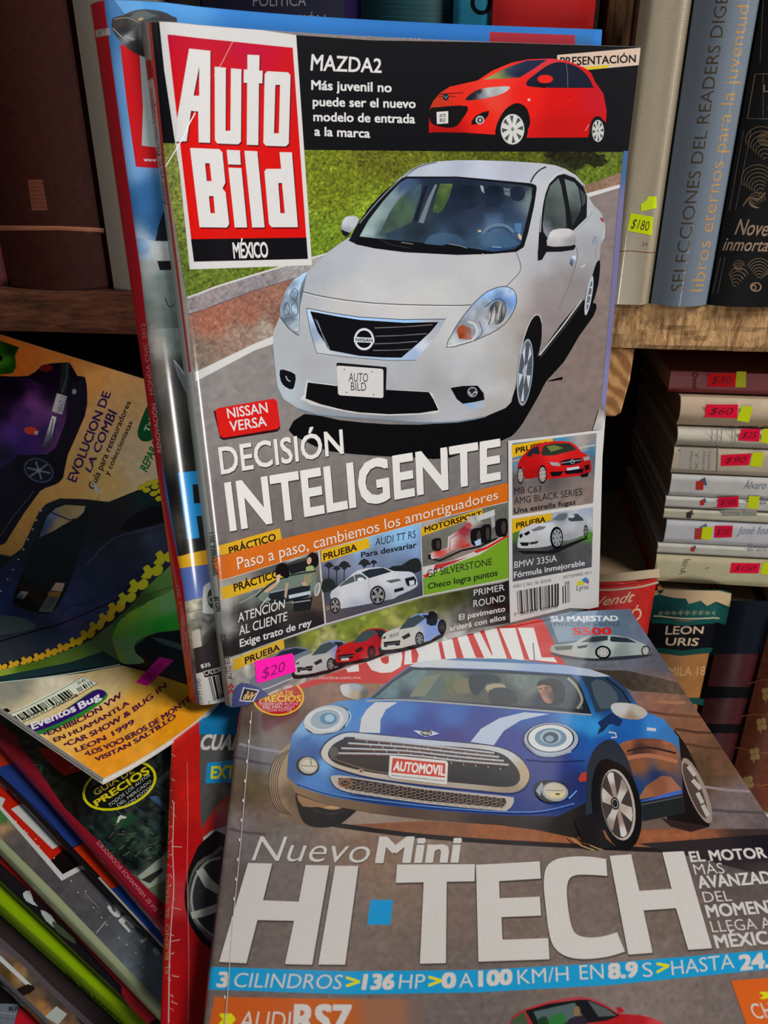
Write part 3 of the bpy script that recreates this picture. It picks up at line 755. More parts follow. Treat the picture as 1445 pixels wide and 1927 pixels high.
# ------------------------------------------------------------------ magazines: frames
U = lambda v: np.array(v, float)/np.linalg.norm(v)
R1 = U((0.90777, 0.41944868, -0.00405404)); R2 = np.array((0.030962, -0.07663998, -0.99657798)); R2 = U(R2-R1*(R1@R2)); RN = np.cross(R2, R1)
if RN[1] > 0: RN = -RN
T0 = np.array((-0.07486812, 0.31059562, 0.03102185))
def sag(W_, amp, n=16, e=.75, a0=0): return [(a0+(W_-a0)*i/n, -amp*math.sin(math.pi*((i/n)**e))) for i in range(n+1)]
PAPER = mflat('paper_block_white', '#c8c4bc', .8, 900, .12, .3)
ZT = float((T0+R2*.272)[2])-.0004      # level of the page the upright magazines stand on
def magazine(name, label, S, W_, V_, thick, cover_col='#8a8a8a', out=None, s_in=.001, mat=None):
    """front cover with its spine, page block and back cover, as solids that follow the sheet"""
    s0 = S.s[0]
    out = out if out is not None else [(s0, 0), (W_, 0), (W_, V_), (s0, V_)]
    loc, _ = S.P(np.array([W_/2]), np.array([V_]), -thick)
    root = thing(name, label, 'magazine', tuple(loc[0]))
    cov = mat or mprint()
    slab('front_cover', S, out, -.00025, 0, cov, root, cover_col)
    q = [(max(s, s_in), v) for s, v in inset(out, .0012)]
    slab('page_block', S, q, -(thick-.0003), -.0003, PAPER, root)
    q = [(max(s, s_in*.5), v) for s, v in out]
    slab('back_cover', S, q, -thick, -(thick-.00025), cov, root, cover_col)
    return root
def lying_sheet(p0, p1, z, vtop, th_, W_=.205, curl=()):
    """sheet lying at height z, its spine edge through pixels p0 (far) and p1 (near); vtop = how far the sheet goes on beyond p0"""
    a, b = onz(p0, z), onz(p1, z); ev = U(b-a); eu = np.array([-ev[1], ev[0], 0.0])
    prof = [(-.0006, -th_), (-.0007, -th_*.5), (-.0004, -.0005), (.0, -.0001), (.0012, 0)]+(list(curl) if curl else [(W_*.5, 0), (W_, 0)])
    return Sheet(a-ev*vtop, eu, ev, np.array([0, 0, 1.0]), prof)

# --- front upright magazine
AB_S = Sheet(T0, R1, R2, RN, [(-.0052, -.0056), (-.0049, -.0036), (-.0042, -.0020), (-.0030, -.0012), (-.0010, -.0006), (.0, -.0004), (.0015, -.0002)]+sag(.205, .0075, 22, a0=.004))
AB_EDGE = [(0, .2052), (.025, .2038), (.045, .2026), (.09, .202), (.115, .2015), (.157, .2006), (.185, .2006), (.272, .2052)]
AB = magazine('magazine', 'upright magazine with a silver car and red masthead square, foremost of the two leaning', AB_S, .206, .272, .0052, '#8a8480',
    out=[(AB_S.s[0], 0)]+[(s_, v_) for v_, s_ in AB_EDGE]+[(AB_S.s[0], .272)])
# --- blue upright magazine behind it
O3 = T0+R1*(-.016)-RN*.0072-R2*.007
M3_S = Sheet(O3, R1, R2, RN, [(-.0030, -.0098), (-.0022, -.0066), (0, -.0030), (.0010, -.0020), (.003, -.0012), (.0060, -.0004), (.010, .0001), (.015, 0)]+sag(.205, .0078, 18, a0=.02))
M3 = magazine('magazine', 'upright blue magazine with a red spine, behind the silver car magazine', M3_S, .2065, .279, .0048, '#2c6aa8')
# ------------------------------------------------------------------ print of the front upright magazine
A = Art(AB_S, .95)
WH = '#cfcccb'
A.cs()
A.G([(230, 20), (1230, 20), (1230, 1400), (230, 1400)], [(400, 700, '#85807e'), (480, 750, '#807a78'), (900, 900, '#75706e'), (1120, 420, '#7e7270'), (1120, 700, '#7b6c66'), (1060, 560, '#80716c'), (500, 1000, '#6e6664'), (900, 1000, '#6c6664')], 9, noise=.035, z=0)
A.poly([(230, 20), (279, 40), (352, 640), (440, 1340), (400, 1400)], '#8e948e')   # spine strip colour
A.G([(305, 268), (574, 280), (1186, 284), (1180, 332), (1092, 358), (900, 400), (620, 480), (525, 503), (400, 541), (362, 556), (350, 560)], [(420, 290, '#55601c'), (700, 292, '#5a5c1a'), (1000, 292, '#4c5214'), (640, 340, '#6a741c'), (700, 400, '#6f8122'), (600, 460, '#667c22'), (380, 530, '#5c6c26'), (340, 350, '#78803a'), (1120, 330, '#5a6a20'), (1060, 300, '#2c3016')], 3.4, noise=.2, streak=(.9, 4.5, .06))
A.G([(1092, 352), (1178, 322), (1177, 345), (1095, 368)], [(1100, 360, '#7c6450'), (1170, 335, '#8a6c5c')], 4, noise=.08)
A.poly([(1096, 366), (1178, 344), (1177, 350), (1098, 374)], '#c4c2c0')
for cx, cy, r in ((1050, 288, 20), (1072, 300, 14), (1100, 293, 22), (1122, 302, 17), (1085, 310, 12)): A.G([(cx+r*1.2*math.cos(t)*(1+.2*math.sin(t*5)), cy+r*.75*math.sin(t)*(1+.2*math.cos(t*7))) for t in np.linspace(0, 6.1, 22)], [(cx, cy, '#20200f'), (cx+r, cy+r, '#2a2c12')], 4, noise=.25)
A.G([(352, 560), (400, 541), (526, 502), (613, 478), (640, 470), (600, 505), (579, 516), (480, 546), (400, 576), (352, 592)], [(380, 570, '#8c8284'), (480, 535, '#878083'), (580, 500, '#94908f')], 4, noise=.09)
A.line([(352, 560), (400, 542), (526, 503), (620, 476)], 3.5, '#c2c0bd'); A.line([(355, 592), (400, 577), (480, 547), (579, 517)], 2, '#4c4040')
A.G([(355, 593), (400, 577), (480, 547), (579, 517), (560, 640), (480, 648), (374, 698), (362, 690)], [(400, 600, '#96604e'), (470, 590, '#8c5c4c'), (540, 560, '#8e6454'), (380, 670, '#7c6c60'), (450, 640, '#8c7468'), (500, 620, '#9a8c80'), (520, 600, '#7c5a4c')], 4, noise=.1, streak=(1.9, 5, .05))
A.poly([(366, 700), (374, 697), (480, 646), (540, 622), (540, 638), (480, 659), (379, 712), (368, 718)], '#c6c4c2')
# black band and logo
A.poly([(230, 20), (279, 38), (300, 38), (557, 66), (700, 76), (880, 79), (1230, 86), (1186, 286), (880, 285), (572, 282), (327, 270), (303, 269)], '#0d0c10')
A.poly([(299, 36), (430, 48), (557, 66), (572, 282), (587, 499), (357, 507), (338, 322), (326, 246), (309, 132)], '#cac7c6')
A.cs(300, 60, 4.19)
A.G([(62, 22), (1050, 125), (1158, 1635), (250, 1637)], [(300, 60, '#a80c3c'), (800, 120, '#b20c3a'), (300, 190, '#c40e10'), (900, 260, '#c20e10'), (500, 700, '#cc100c'), (700, 1300, '#cc120c'), (300, 1500, '#cc120c'), (1000, 1000, '#c8100c')], 60)
A.poly([(248, 1634), (1158, 1622), (1170, 1790), (272, 1812)], '#100e11')
LT = [([(232, 132), (400, 150), (398, 875), (308, 872), (304, 628), (248, 622), (213, 863), (125, 868), (133, 720)], [[(312, 270), (312, 505), (268, 503)]]),
 ([(434, 275), (522, 283), (520, 780), (558, 780), (562, 288), (645, 295), (641, 865), (620, 887), (455, 880), (436, 855)], []),
 ([(692, 180), (787, 185), (785, 305), (812, 308), (810, 408), (783, 405), (778, 893), (687, 890), (690, 403), (662, 400), (664, 296), (692, 297)], []),
 ([(848, 310), (1015, 320), (1032, 345), (1018, 880), (995, 903), (838, 898), (818, 875), (828, 335)], [[(912, 418), (950, 418), (940, 800), (902, 800)]]),
 ([(240, 915), (470, 925), (495, 950), (518, 1190), (495, 1235), (520, 1265), (548, 1515), (530, 1543), (315, 1540)], [[(358, 1036), (395, 1037), (410, 1177), (372, 1177)], [(388, 1295), (425, 1295), (436, 1430), (402, 1430)]]),
 ([(528, 930), (633, 935), (640, 1048), (540, 1045)], []), ([(542, 1070), (645, 1075), (690, 1542), (592, 1542)], []), ([(668, 937), (770, 942), (828, 1542), (730, 1542)], []),
 ([(945, 948), (1043, 950), (1090, 1540), (885, 1540), (862, 1515), (826, 1100), (842, 1080), (958, 1080)], [[(935, 1192), (965, 1192), (987, 1430), (953, 1430)]])]
for P, hs in LT: A.poly([(x+9, y+11) for x, y in P], '#5a0a08', holes=[[(x+9, y+11) for x, y in h] for h in hs], z=14)
for P, hs in LT: A.poly(P, WH, holes=hs, z=15)
A.T_('MÉXICO', (586, 1784), (858, 1776), (575, 1664), WH, (848, 1660), b=.03, sp=.9)
A.line([(585, 60), (500, 230), (430, 350)], 3, '#d8c8c8'); A.line([(280, 640), (235, 720), (175, 850), (50, 1065)], 8, '#f0efee', z=30); A.line([(400, 360), (330, 520), (270, 640)], 3, '#e2e0e0', z=30)
# heading, top right
A.cs(400, 0, 3.0104)
A.T_('MAZDA2', (555, 398), (955, 412), (562, 308), WH, (957, 335), b=.02)
for t, a, b_, hgt in (('Más juvenil no', (560, 507), (1012, 522), 52), ('puede ser el nuevo', (568, 600), (1148, 612), 50), ('modelo de entrada', (572, 685), (1145, 698), 50), ('a la marca', (578, 768), (890, 780), 50)):
    A.T_(t, a, b_, (a[0], a[1]-hgt), WH, (b_[0], b_[1]-hgt), b=.03)
# small red hatchback
A.cs(780, 60, 3.284)
A.poly([(880, 143), (1395, 98), (1388, 205), (1060, 236), (880, 250)], '#c6ae9c'); A.poly([(1000, 222), (1210, 205), (1180, 224), (1000, 240)], '#c8b018')
A.T_('PRESENTACIÓN', (900, 210), (1365, 188), (900, 158), '#181214', (1366, 142), b=.025)
A.G([(88, 625), (90, 480), (112, 430), (160, 375), (215, 340), (390, 300), (480, 240), (600, 190), (700, 170), (850, 165), (940, 178), (1050, 222), (1090, 255), (1112, 305), (1165, 380), (1185, 480), (1183, 560), (1130, 520), (1090, 560), (1072, 652), (690, 655), (500, 635), (290, 622), (120, 620)],
    [(130, 420, '#b43018'), (250, 350, '#d42818'), (500, 310, '#e03024'), (700, 400, '#d81a12'), (900, 400, '#c80c08'), (900, 600, '#b40a08'), (1150, 430, '#b81420'), (400, 500, '#dc1c10'), (480, 420, '#d83c30'), (200, 600, '#a80c08'), (800, 185, '#c8303a'), (1080, 620, '#b80c08')], 12)
A.G([(425, 295), (560, 225), (690, 178), (818, 172), (740, 225), (650, 282), (540, 290)], [(460, 280, '#9c9850'), (520, 250, '#77804c'), (600, 240, '#28344c'), (720, 200, '#1c2440'), (640, 270, '#1a2034')], 12)
A.poly([(690, 312), (760, 250), (830, 203), (900, 187), (990, 210), (1060, 262), (1100, 335), (1075, 346), (740, 342)], '#16182a', 3)
A.line([(936, 195), (944, 260), (946, 342)], 5, '#51545e'); A.ell(806, 292, 48, 26, '#d62016'); A.poly([(740, 318), (850, 316), (800, 350), (770, 340)], '#120c10')
A.G([(315, 412), (380, 362), (470, 343), (585, 338), (560, 372), (480, 402), (345, 424)], [(350, 400, '#1c1c20'), (420, 390, '#84888c'), (450, 365, '#b4b8b8'), (400, 370, '#202226'), (560, 350, '#b0b4b4'), (500, 385, '#9a9c9c')], 8, 3)
A.line([(155, 385), (300, 376)], 5, '#3a0c0c'); A.line([(150, 400), (260, 400)], 4, '#5a0c0c'); A.ell(192, 402, 19, 23, '#23232c'); A.line([(180, 396), (192, 410), (204, 396)], 4, '#8a8c96')
A.poly([(92, 478), (150, 465), (325, 460), (290, 545), (240, 590), (150, 585), (97, 555)], '#100c0e', 3)
A.poly([(135, 495), (207, 490), (207, 565), (137, 570)], '#c6c6c2'); A.T_('AUTO', (153, 527), (192, 526), (153, 508), '#202020', b=.03); A.T_('BILD', (155, 556), (190, 555), (155, 535), '#202020', b=.03)
A.poly([(350, 575), (375, 520), (460, 487), (430, 550)], '#140c0e', 2); A.ell(403, 545, 27, 26, '#b8b8b8'); A.ell(404, 546, 19, 19, '#2c2c30'); A.ell(404, 546, 9, 12, '#9a9a9c')
A.poly([(500, 640), (512, 560), (560, 480), (630, 440), (690, 470), (712, 540), (706, 590), (660, 660), (560, 700)], '#0c090b', 3)
A.poly([(300, 622), (500, 636), (460, 655), (330, 640)], '#1a0c0c')
A.wheel(604, 602, 96, 124, 0, rr=.76, ns=8, sw=.16, tyre='#101012', rim='#c4c4c0', gapc='#4a4a48')
A.wheel(1130, 612, 50, 92, 0, rr=.74, ns=8, sw=.16, tyre='#101012', rim='#b8b8b4', gapc='#3a3a3a', ox=2)
A.ell(706, 420, 9, 9, '#d0a8a0'); A.line([(940, 400), (965, 400)], 5, '#8c0c0a'); A.line([(1053, 612), (1076, 574)], 5, '#e88078')
# ------------------------------------------------ silver saloon (left crop frame; +1213 for the right crop)
A.cs(480, 280, 3.568)
R = lambda P: [(x+1213, y) for x, y in P]
# ground shadow
A.poly([(225, 1890), (330, 1780), (560, 1820), (900, 1850), (1300, 1840), (1650, 1750), (1850, 1420)]+R([(980, 1010), (1000, 1100), (1040, 1040), (1078, 1045), (1060, 1120), (960, 1260), (860, 1430), (745, 1555), (700, 1640), (620, 1780), (540, 1900), (440, 1960)])+[(1300, 2075), (1100, 2075), (800, 2060), (500, 2030), (330, 1960)], '#0d0b0d', 2)
A.poly(R([(740, 1560), (850, 1530), (850, 1550), (780, 1560)]), '#0d0b0d')
body = [(120, 1330), (120, 1230), (165, 1125), (170, 1060), (200, 960), (260, 875), (350, 828), (400, 780), (480, 700), (560, 640), (640, 590), (700, 500), (830, 340), (960, 205), (1035, 145), (1120, 103), (1220, 85), (1356, 77), (1500, 77), (1700, 83), (1910, 96), (2010, 110), (2083, 135), (2143, 175), (2198, 240), (2223, 300), (2273, 380), (2323, 430), (2350, 510), (2345, 600), (2320, 640), (2310, 745), (2300, 800), (2260, 900), (2215, 1010), (2190, 1010), (2050, 1180), (1900, 1390), (1870, 1420), (1800, 1600), (1740, 1680), (1680, 1740), (1550, 1795), (1356, 1832), (1100, 1838), (900, 1822), (600, 1800), (420, 1785), (290, 1745), (190, 1680), (150, 1600), (135, 1480)]
A.G(body, [(600, 720, '#a9adb6'), (900, 800, '#b2b4b8'), (800, 950, '#bcbcbe'), (1200, 780, '#aeb0b6'), (1200, 950, '#bcbcbc'), (1500, 800, '#b4b6b8'), (1700, 850, '#b4b4b6'), (420, 850, '#a2a6ae'), (600, 1050, '#b8b6b6'), (1000, 1100, '#c0bebe'), (1350, 1200, '#b8b8ba'), (1450, 1300, '#b8b8ba'),
  (220, 1350, '#a2a6aa'), (350, 1450, '#a0a2a6'), (600, 1480, '#a4a6aa'), (1000, 1520, '#a4a6aa'), (1350, 1480, '#acaeb2'), (1200, 1580, '#9a9c9e'), (1500, 1500, '#a8aaae'), (1600, 1600, '#b0b0b2'), (1700, 1500, '#a09a96'), (1400, 1640, '#a0a0a2'), (500, 1770, '#8a9098'), (900, 1810, '#7e848c'), (1350, 1790, '#a8a8b0'), (1600, 1740, '#a09c9a'), (200, 1600, '#a6b0b8'),
  (1200, 120, '#b2b8c8'), (1500, 130, '#b8bccc'), (1350, 100, '#a4aaba'), (1750, 150, '#a8acba'), (1100, 130, '#a8b2bc'), (1860, 300, '#b4b6bc'), (1890, 500, '#b0b2b8'), (1800, 750, '#acacb2'), (1950, 780, '#a2a2a8'), (1700, 1000, '#b0aeac'), (1750, 1200, '#a09a96'), (1900, 1150, '#8e8482'), (1950, 950, '#8c8484'), (2050, 850, '#8c8688'), (2150, 700, '#9a9ca0'), (2250, 500, '#a4a8ac'), (2300, 480, '#a0a6aa'), (2000, 1120, '#84797a'), (2150, 900, '#847c7e'), (2250, 650, '#94949a'), (2170, 480, '#b0b4b8'), (1880, 1300, '#7c7272'), (1640, 1350, '#a8a6a6'), (1560, 1150, '#b8b8ba')], 22, noise=.008)
# lower lip and underside shading lines
A.line([(290, 1745), (420, 1786), (600, 1801), (900, 1823), (1100, 1839), (1356, 1833), (1550, 1796)], 10, '#6a7684', 2)
A.poly([(328, 1690), (345, 1560), (372, 1563), (545, 1592), (880, 1618), (1165, 1628), (1200, 1680), (1238, 1765), (1150, 1780), (900, 1792), (700, 1778), (590, 1762), (440, 1730)], '#c0bab8', 2)
A.poly([(335, 1675), (352, 1565), (545, 1592), (880, 1618), (1165, 1633), (1195, 1680), (1230, 1755), (1100, 1775), (900, 1782), (700, 1770), (590, 1752), (440, 1715)], '#0e0c0e')
A.poly([(300, 1680), (335, 1640), (345, 1560), (545, 1585), (545, 1592), (352, 1568), (338, 1672), (330, 1690)], '#c2c2c4')
A.poly([(545, 1440), (560, 1436), (880, 1465), (882, 1480), (876, 1650), (860, 1655), (560, 1640)], '#151318')
A.poly([(556, 1455), (850, 1477), (860, 1488), (860, 1665), (850, 1673), (570, 1655), (556, 1645), (546, 1465)], '#c6c2c1')
A.T_('AUTO', (626, 1562), (756, 1566), (630, 1503), '#262224', (757, 1508), b=-.004); A.T_('BILD', (642, 1622), (744, 1626), (642, 1566), '#262224', (744, 1570), b=-.004)
for x, y in ((598, 1481), (783, 1496), (612, 1636), (795, 1649)): A.ell(x, y, 6, 3, '#3a3638')
# fog lamps
A.poly([(165, 1485), (215, 1490), (268, 1515), (268, 1570), (250, 1615), (205, 1600), (172, 1560)], '#111014', 2); A.line([(205, 1525), (215, 1550), (235, 1562)], 8, '#9aa2ac')
A.poly(R([(98, 1605), (180, 1592), (280, 1590), (320, 1640), (326, 1685), (260, 1700), (180, 1712), (140, 1680)]), '#0e0d10', 1)
A.G(R([(180, 1712), (326, 1690), (340, 1730), (260, 1750)]), [(1420, 1725, '#84a6c8'), (1530, 1710, '#a0a8b4')], 10)
A.ell(1458, 1633, 34, 34, '#8e9498'); A.ell(1458, 1633, 26, 26, '#22242a'); A.line(R([(222, 1630), (240, 1655), (262, 1630), (275, 1640)]), 7, '#c8ccd0')
# hood shut lines
A.line([(303, 955), (450, 990), (700, 1027), (1000, 1046), (1356, 1051), (1450, 1046)], 6, '#4a4a50', 3); A.line([(303, 965), (450, 1000), (700, 1037), (1000, 1056), (1356, 1060)], 4, '#d4d2d0', 3)
A.line(R([(540, 695), (566, 770), (560, 830), (470, 925)]), 5, '#5c5c60', 3)
A.G([(300, 960), (320, 870), (345, 828), (335, 900), (300, 1060), (298, 1250), (290, 1100)], [(310, 1000, '#5c6470'), (330, 850, '#6c7480')], 10)
# headlamps
A.G([(165, 1110), (185, 1010), (240, 900), (345, 826), (315, 900), (300, 960), (290, 1060), (295, 1252), (225, 1200)], [(200, 1100, '#7c8c9c'), (240, 950, '#98b0c8'), (300, 870, '#a0bcd8'), (260, 1010, '#6a7a8c'), (250, 1080, '#a4b8cc'), (220, 1130, '#586474'), (270, 1190, '#96a4b0'), (285, 1240, '#aab0b8')], 7, 2, noise=.12)
for P in ([(235, 985), (262, 940), (285, 960), (270, 1020)], [(190, 1080), (215, 1030), (232, 1090), (205, 1120)], [(240, 1060), (275, 1030), (285, 1100), (262, 1120)]): A.line(P, 5, '#46505c', 3, closed=True)
A.line([(165, 1125), (225, 1205), (295, 1255)], 5, '#2e3238', 2)
A.G(R([(70, 1333), (110, 1240), (150, 1170), (250, 1040), (350, 955), (440, 925), (490, 930), (530, 960), (542, 1030), (500, 1130), (420, 1210), (300, 1270), (190, 1310)]), [(1420, 1080, '#94a0b0'), (1560, 980, '#8ab0e0'), (1700, 950, '#a8bcd8'), (1740, 1020, '#7098d0'), (1650, 1000, '#5c78a4'), (1560, 1050, '#8c94a0'), (1620, 1100, '#72706e'), (1650, 1150, '#a8a8aa'), (1500, 1150, '#9ca0a6'), (1400, 1200, '#7c8088'), (1330, 1300, '#b0b4b8'), (1550, 1220, '#a4acb8')], 9, 2, noise=.06)
A.line(R([(70, 1333), (110, 1240), (150, 1170), (250, 1040), (350, 955), (440, 925), (490, 930), (530, 960), (542, 1030), (500, 1130), (420, 1210), (300, 1270), (190, 1310)]), 5, '#3a3e44', 2, closed=True)
A.ell(1625, 1100, 58, 82, '', ctrl=[(1600, 1060, '#3c3e44'), (1650, 1060, '#8a8680'), (1600, 1130, '#b0aeac'), (1650, 1150, '#4c4a4c')], step=6, rot=.2)
for i in range(5): A.line(R([(352+i*22, 1180-i*10), (372+i*18, 1120-i*16), (366+i*24, 1070-i*8)]), 5, ('#2c2e34', '#c4c4c4')[i % 2], 3)
A.line(R([(330, 1060), (400, 1010), (450, 1020), (470, 1080), (450, 1150)]), 7, '#40587c', 3)
A.G(R([(150, 1195), (180, 1182), (235, 1205), (238, 1280), (155, 1275), (140, 1225)]), [(1380, 1210, '#9c4426'), (1440, 1260, '#b0766a'), (1400, 1270, '#7c3018'), (1430, 1215, '#8c5a4c')], 8)
A.line(R([(238, 1290), (275, 1235), (262, 1180), (215, 1160)]), 12, '#c2c4c8', 3); A.line(R([(262, 1290), (310, 1230), (290, 1160)]), 6, '#5c5e64', 3); A.line(R([(80, 1325), (180, 1300), (235, 1285)]), 8, '#c8ccd0', 2)
# grille
A.G([(343, 1070), (500, 1100), (700, 1130), (1000, 1147), (1278, 1143), (1250, 1200), (1200, 1275), (1080, 1418), (900, 1420), (600, 1395), (412, 1370), (370, 1230)], [(400, 1100, '#b0c8e4'), (700, 1140, '#a0c4ee'), (1000, 1155, '#94bce8'), (1250, 1155, '#9aa4b0'), (380, 1250, '#8a9cb4'), (450, 1340, '#b8bcc0'), (600, 1385, '#aab4c0'), (900, 1410, '#98b4d0'), (1080, 1380, '#98acc8'), (1180, 1260, '#a8a8b0'), (1120, 1320, '#c0c8d8')], 9)
A.line([(343, 1070), (500, 1100), (700, 1130), (1000, 1147), (1278, 1143)], 5, '#3c4250'); A.line([(343, 1070), (370, 1230), (412, 1370), (600, 1396), (900, 1421), (1080, 1419)], 4, '#60646c')
A.poly([(368, 1090), (550, 1125), (700, 1148), (1000, 1168), (1230, 1163), (1180, 1225), (1100, 1300), (980, 1402), (850, 1400), (700, 1390), (500, 1352), (420, 1230)], '#100e11')
for a, b_ in (((800, 1202), (1190, 1180)), ((805, 1258), (1150, 1240)), ((800, 1308), (1090, 1292)), ((790, 1352), (1040, 1345))): A.line([a, ((a[0]+b_[0])/2, (a[1]+b_[1])/2+4), b_], 4, '#7c787a'); A.line([(a[0], a[1]+7), (b_[0], b_[1]+6)], 3, '#343034')
for a, b_ in (((400, 1140), (500, 1345)), ((415, 1150), (485, 1340))): A.line([a, b_], 3, '#8c98a8')
A.ell(730, 1278, 68, 76, '#d2d6da', hole=.78); A.ell(730, 1278, 68, 76, '#8c929a', hole=.94); A.poly([(662, 1262), (800, 1270), (798, 1303), (662, 1297)], '#c4c8ce')
A.T_('NISSAN', (674, 1290), (786, 1296), (675, 1270), '#1e2026', (787, 1276), b=.03)
# windscreen
wsc = [(627, 617), (690, 500), (760, 400), (850, 300), (960, 210), (1010, 186), (1356, 186), (1513, 200), (1853, 232), (1885, 245), (1890, 265), (1873, 380), (1833, 560), (1803, 660), (1753, 692), (1600, 705), (1356, 706), (1000, 690), (800, 668), (690, 645)]
A.poly(wsc, '#121318')
A.G([(700, 588), (760, 480), (860, 350), (970, 228), (1020, 200), (1356, 196), (1513, 214), (1800, 245), (1858, 260), (1855, 330), (1820, 480), (1780, 640), (1740, 672), (1600, 690), (1356, 655), (1250, 640), (1000, 620), (800, 600)],
  [(720, 570, '#94a8a8'), (800, 450, '#8aa09e'), (900, 320, '#74888c'), (1000, 230, '#3c5070'), (1180, 210, '#1c2838'), (1150, 420, '#2a3640'), (900, 560, '#2c3c4c'), (1100, 560, '#202a34'), (1300, 400, '#1e2838'), (1400, 330, '#141c2c'), (1600, 340, '#161d2e'), (1780, 300, '#242e3c'), (1700, 430, '#2a3850'), (1500, 420, '#283244'), (1600, 520, '#4c6484'), (1700, 560, '#3c546e'), (1500, 600, '#3a5068'), (1300, 600, '#38506c'), (1750, 640, '#2c4264'), (1650, 660, '#28406c'), (1450, 520, '#2a3a50'), (1350, 560, '#222e40'), (1830, 350, '#6c7a80'), (1150, 630, '#2c3c4c')], 14, noise=.03)
A.G([(830, 585), (900, 430), (960, 340), (1040, 268), (1115, 232), (1110, 300), (1050, 490), (950, 545)], [(900, 520, '#3e5048'), (1000, 400, '#455a48'), (1080, 280, '#3c5060')], 12, noise=.08)
A.poly([(1095, 495), (1160, 330), (1205, 240), (1222, 240), (1180, 350), (1130, 500)], '#6a7480'); A.poly([(1060, 490), (1130, 260), (1160, 240), (1090, 480)], '#161c26')
A.G([(1190, 420), (1215, 300), (1240, 235), (1325, 235), (1300, 330), (1260, 410), (1225, 432)], [(1230, 380, '#3a5432'), (1290, 270, '#4e6038')], 9, noise=.1)
for cx, cy, rx, ry, c in ((1430, 325, 95, 80, '#121a28'), (1608, 312, 78, 66, '#0f1624'), (1760, 300, 52, 52, '#182030')): A.ell(cx, cy, rx, ry, '', ctrl=[(cx, cy-ry/2, c), (cx-rx/2, cy+ry/2, '#1c2638'), (cx+rx, cy, '#202a3a')], step=12)
A.poly([(1508, 245), (1530, 250), (1538, 300), (1520, 285)], '#8a9aa0'); A.poly([(1665, 262), (1710, 268), (1712, 320), (1675, 310)], '#5a6a74'); A.line([(1668, 282), (1710, 290)], 4, '#2c3844')
A.line([(1520, 580), (1560, 530), (1625, 508), (1690, 520), (1735, 560)], 16, '#5e748c', 3); A.line([(1535, 600), (1570, 550), (1625, 530), (1685, 540), (1722, 580)], 6, '#26364a', 3)
A.G([(1420, 640), (1460, 590), (1560, 560), (1690, 575), (1780, 640), (1700, 665), (1500, 660)], [(1560, 600, '#44607c'), (1700, 620, '#3a5878'), (1480, 640, '#32485e')], 12)
A.G([(1130, 640), (1170, 580), (1260, 560), (1360, 580), (1430, 640), (1300, 655)], [(1250, 590, '#3e5670'), (1350, 630, '#344a64')], 12)
A.ell(1506, 552, 12, 8, '#bfa08c'); A.poly([(1760, 580), (1772, 565), (1790, 590), (1785, 615), (1768, 600)], '#b8a890'); A.poly([(1740, 500), (1790, 500), (1780, 570), (1745, 555)], '#48709c')
A.poly([(690, 590), (800, 605), (1000, 622), (1200, 645), (1356, 655), (1500, 675), (1600, 705), (1356, 712), (1000, 694), (800, 668), (672, 640)], '#0e0e12')
A.line([(840, 610), (900, 640), (1040, 668)], 5, '#2c2c34'); A.line([(1270, 645), (1340, 650), (1500, 700), (1530, 708)], 9, '#0a0a0c'); A.line([(1300, 640), (1380, 652), (1420, 668)], 4, '#8a8a90'); A.line([(980, 628), (1060, 640)], 4, '#8c8c84'); A.line([(1590, 658), (1650, 662)], 5, '#9aa4b8')
A.line([(1520, 704), (1535, 712)], 6, '#b8b8b8')
# left body line around the pillar
A.line([(700, 500), (830, 345), (955, 220), (1040, 150), (1130, 108), (1220, 92)], 7, '#7c828c', 3); A.line([(1010, 186), (1060, 145), (1110, 118), (1200, 92)], 4, '#3a3e46', 3)
A.line(R([(635, 225), (660, 180), (700, 140), (740, 122)]), 9, '#1e2026', 3)
A.line(R([(575, 75), (590, 35), (598, 20)]), 3, '#2c2e1c')
# side glass
A.poly(R([(690, 600), (700, 470), (720, 340), (760, 235), (815, 180), (860, 168), (930, 195), (990, 255), (1014, 320), (1012, 460), (920, 550), (880, 545), (760, 600), (745, 640), (700, 745), (684, 740)]), '#14151a', 1)
A.line(R([(700, 560), (712, 400), (745, 260), (800, 178), (860, 155), (930, 175), (1000, 250)]), 5, '#c4c8d0', 3)
A.G(R([(716, 515), (735, 340), (765, 250), (822, 196), (840, 250), (868, 400), (876, 525), (800, 545), (750, 600), (722, 560)]), [(1960, 350, '#404a48'), (2030, 250, '#5c6866'), (2060, 420, '#4c5654'), (1990, 500, '#343c3c'), (1940, 560, '#7c8088')], 12)
A.G(R([(862, 202), (930, 226), (955, 262), (975, 380), (965, 430), (915, 520), (905, 440), (880, 300)]), [(2100, 250, '#6c7876'), (2160, 350, '#525c5a'), (2140, 450, '#2c3232')], 12)
A.poly(R([(964, 268), (1006, 312), (1002, 360), (985, 390)]), '#3c4444'); A.line(R([(1040, 1390-1000), (1065, 400)]), 1, '#888')
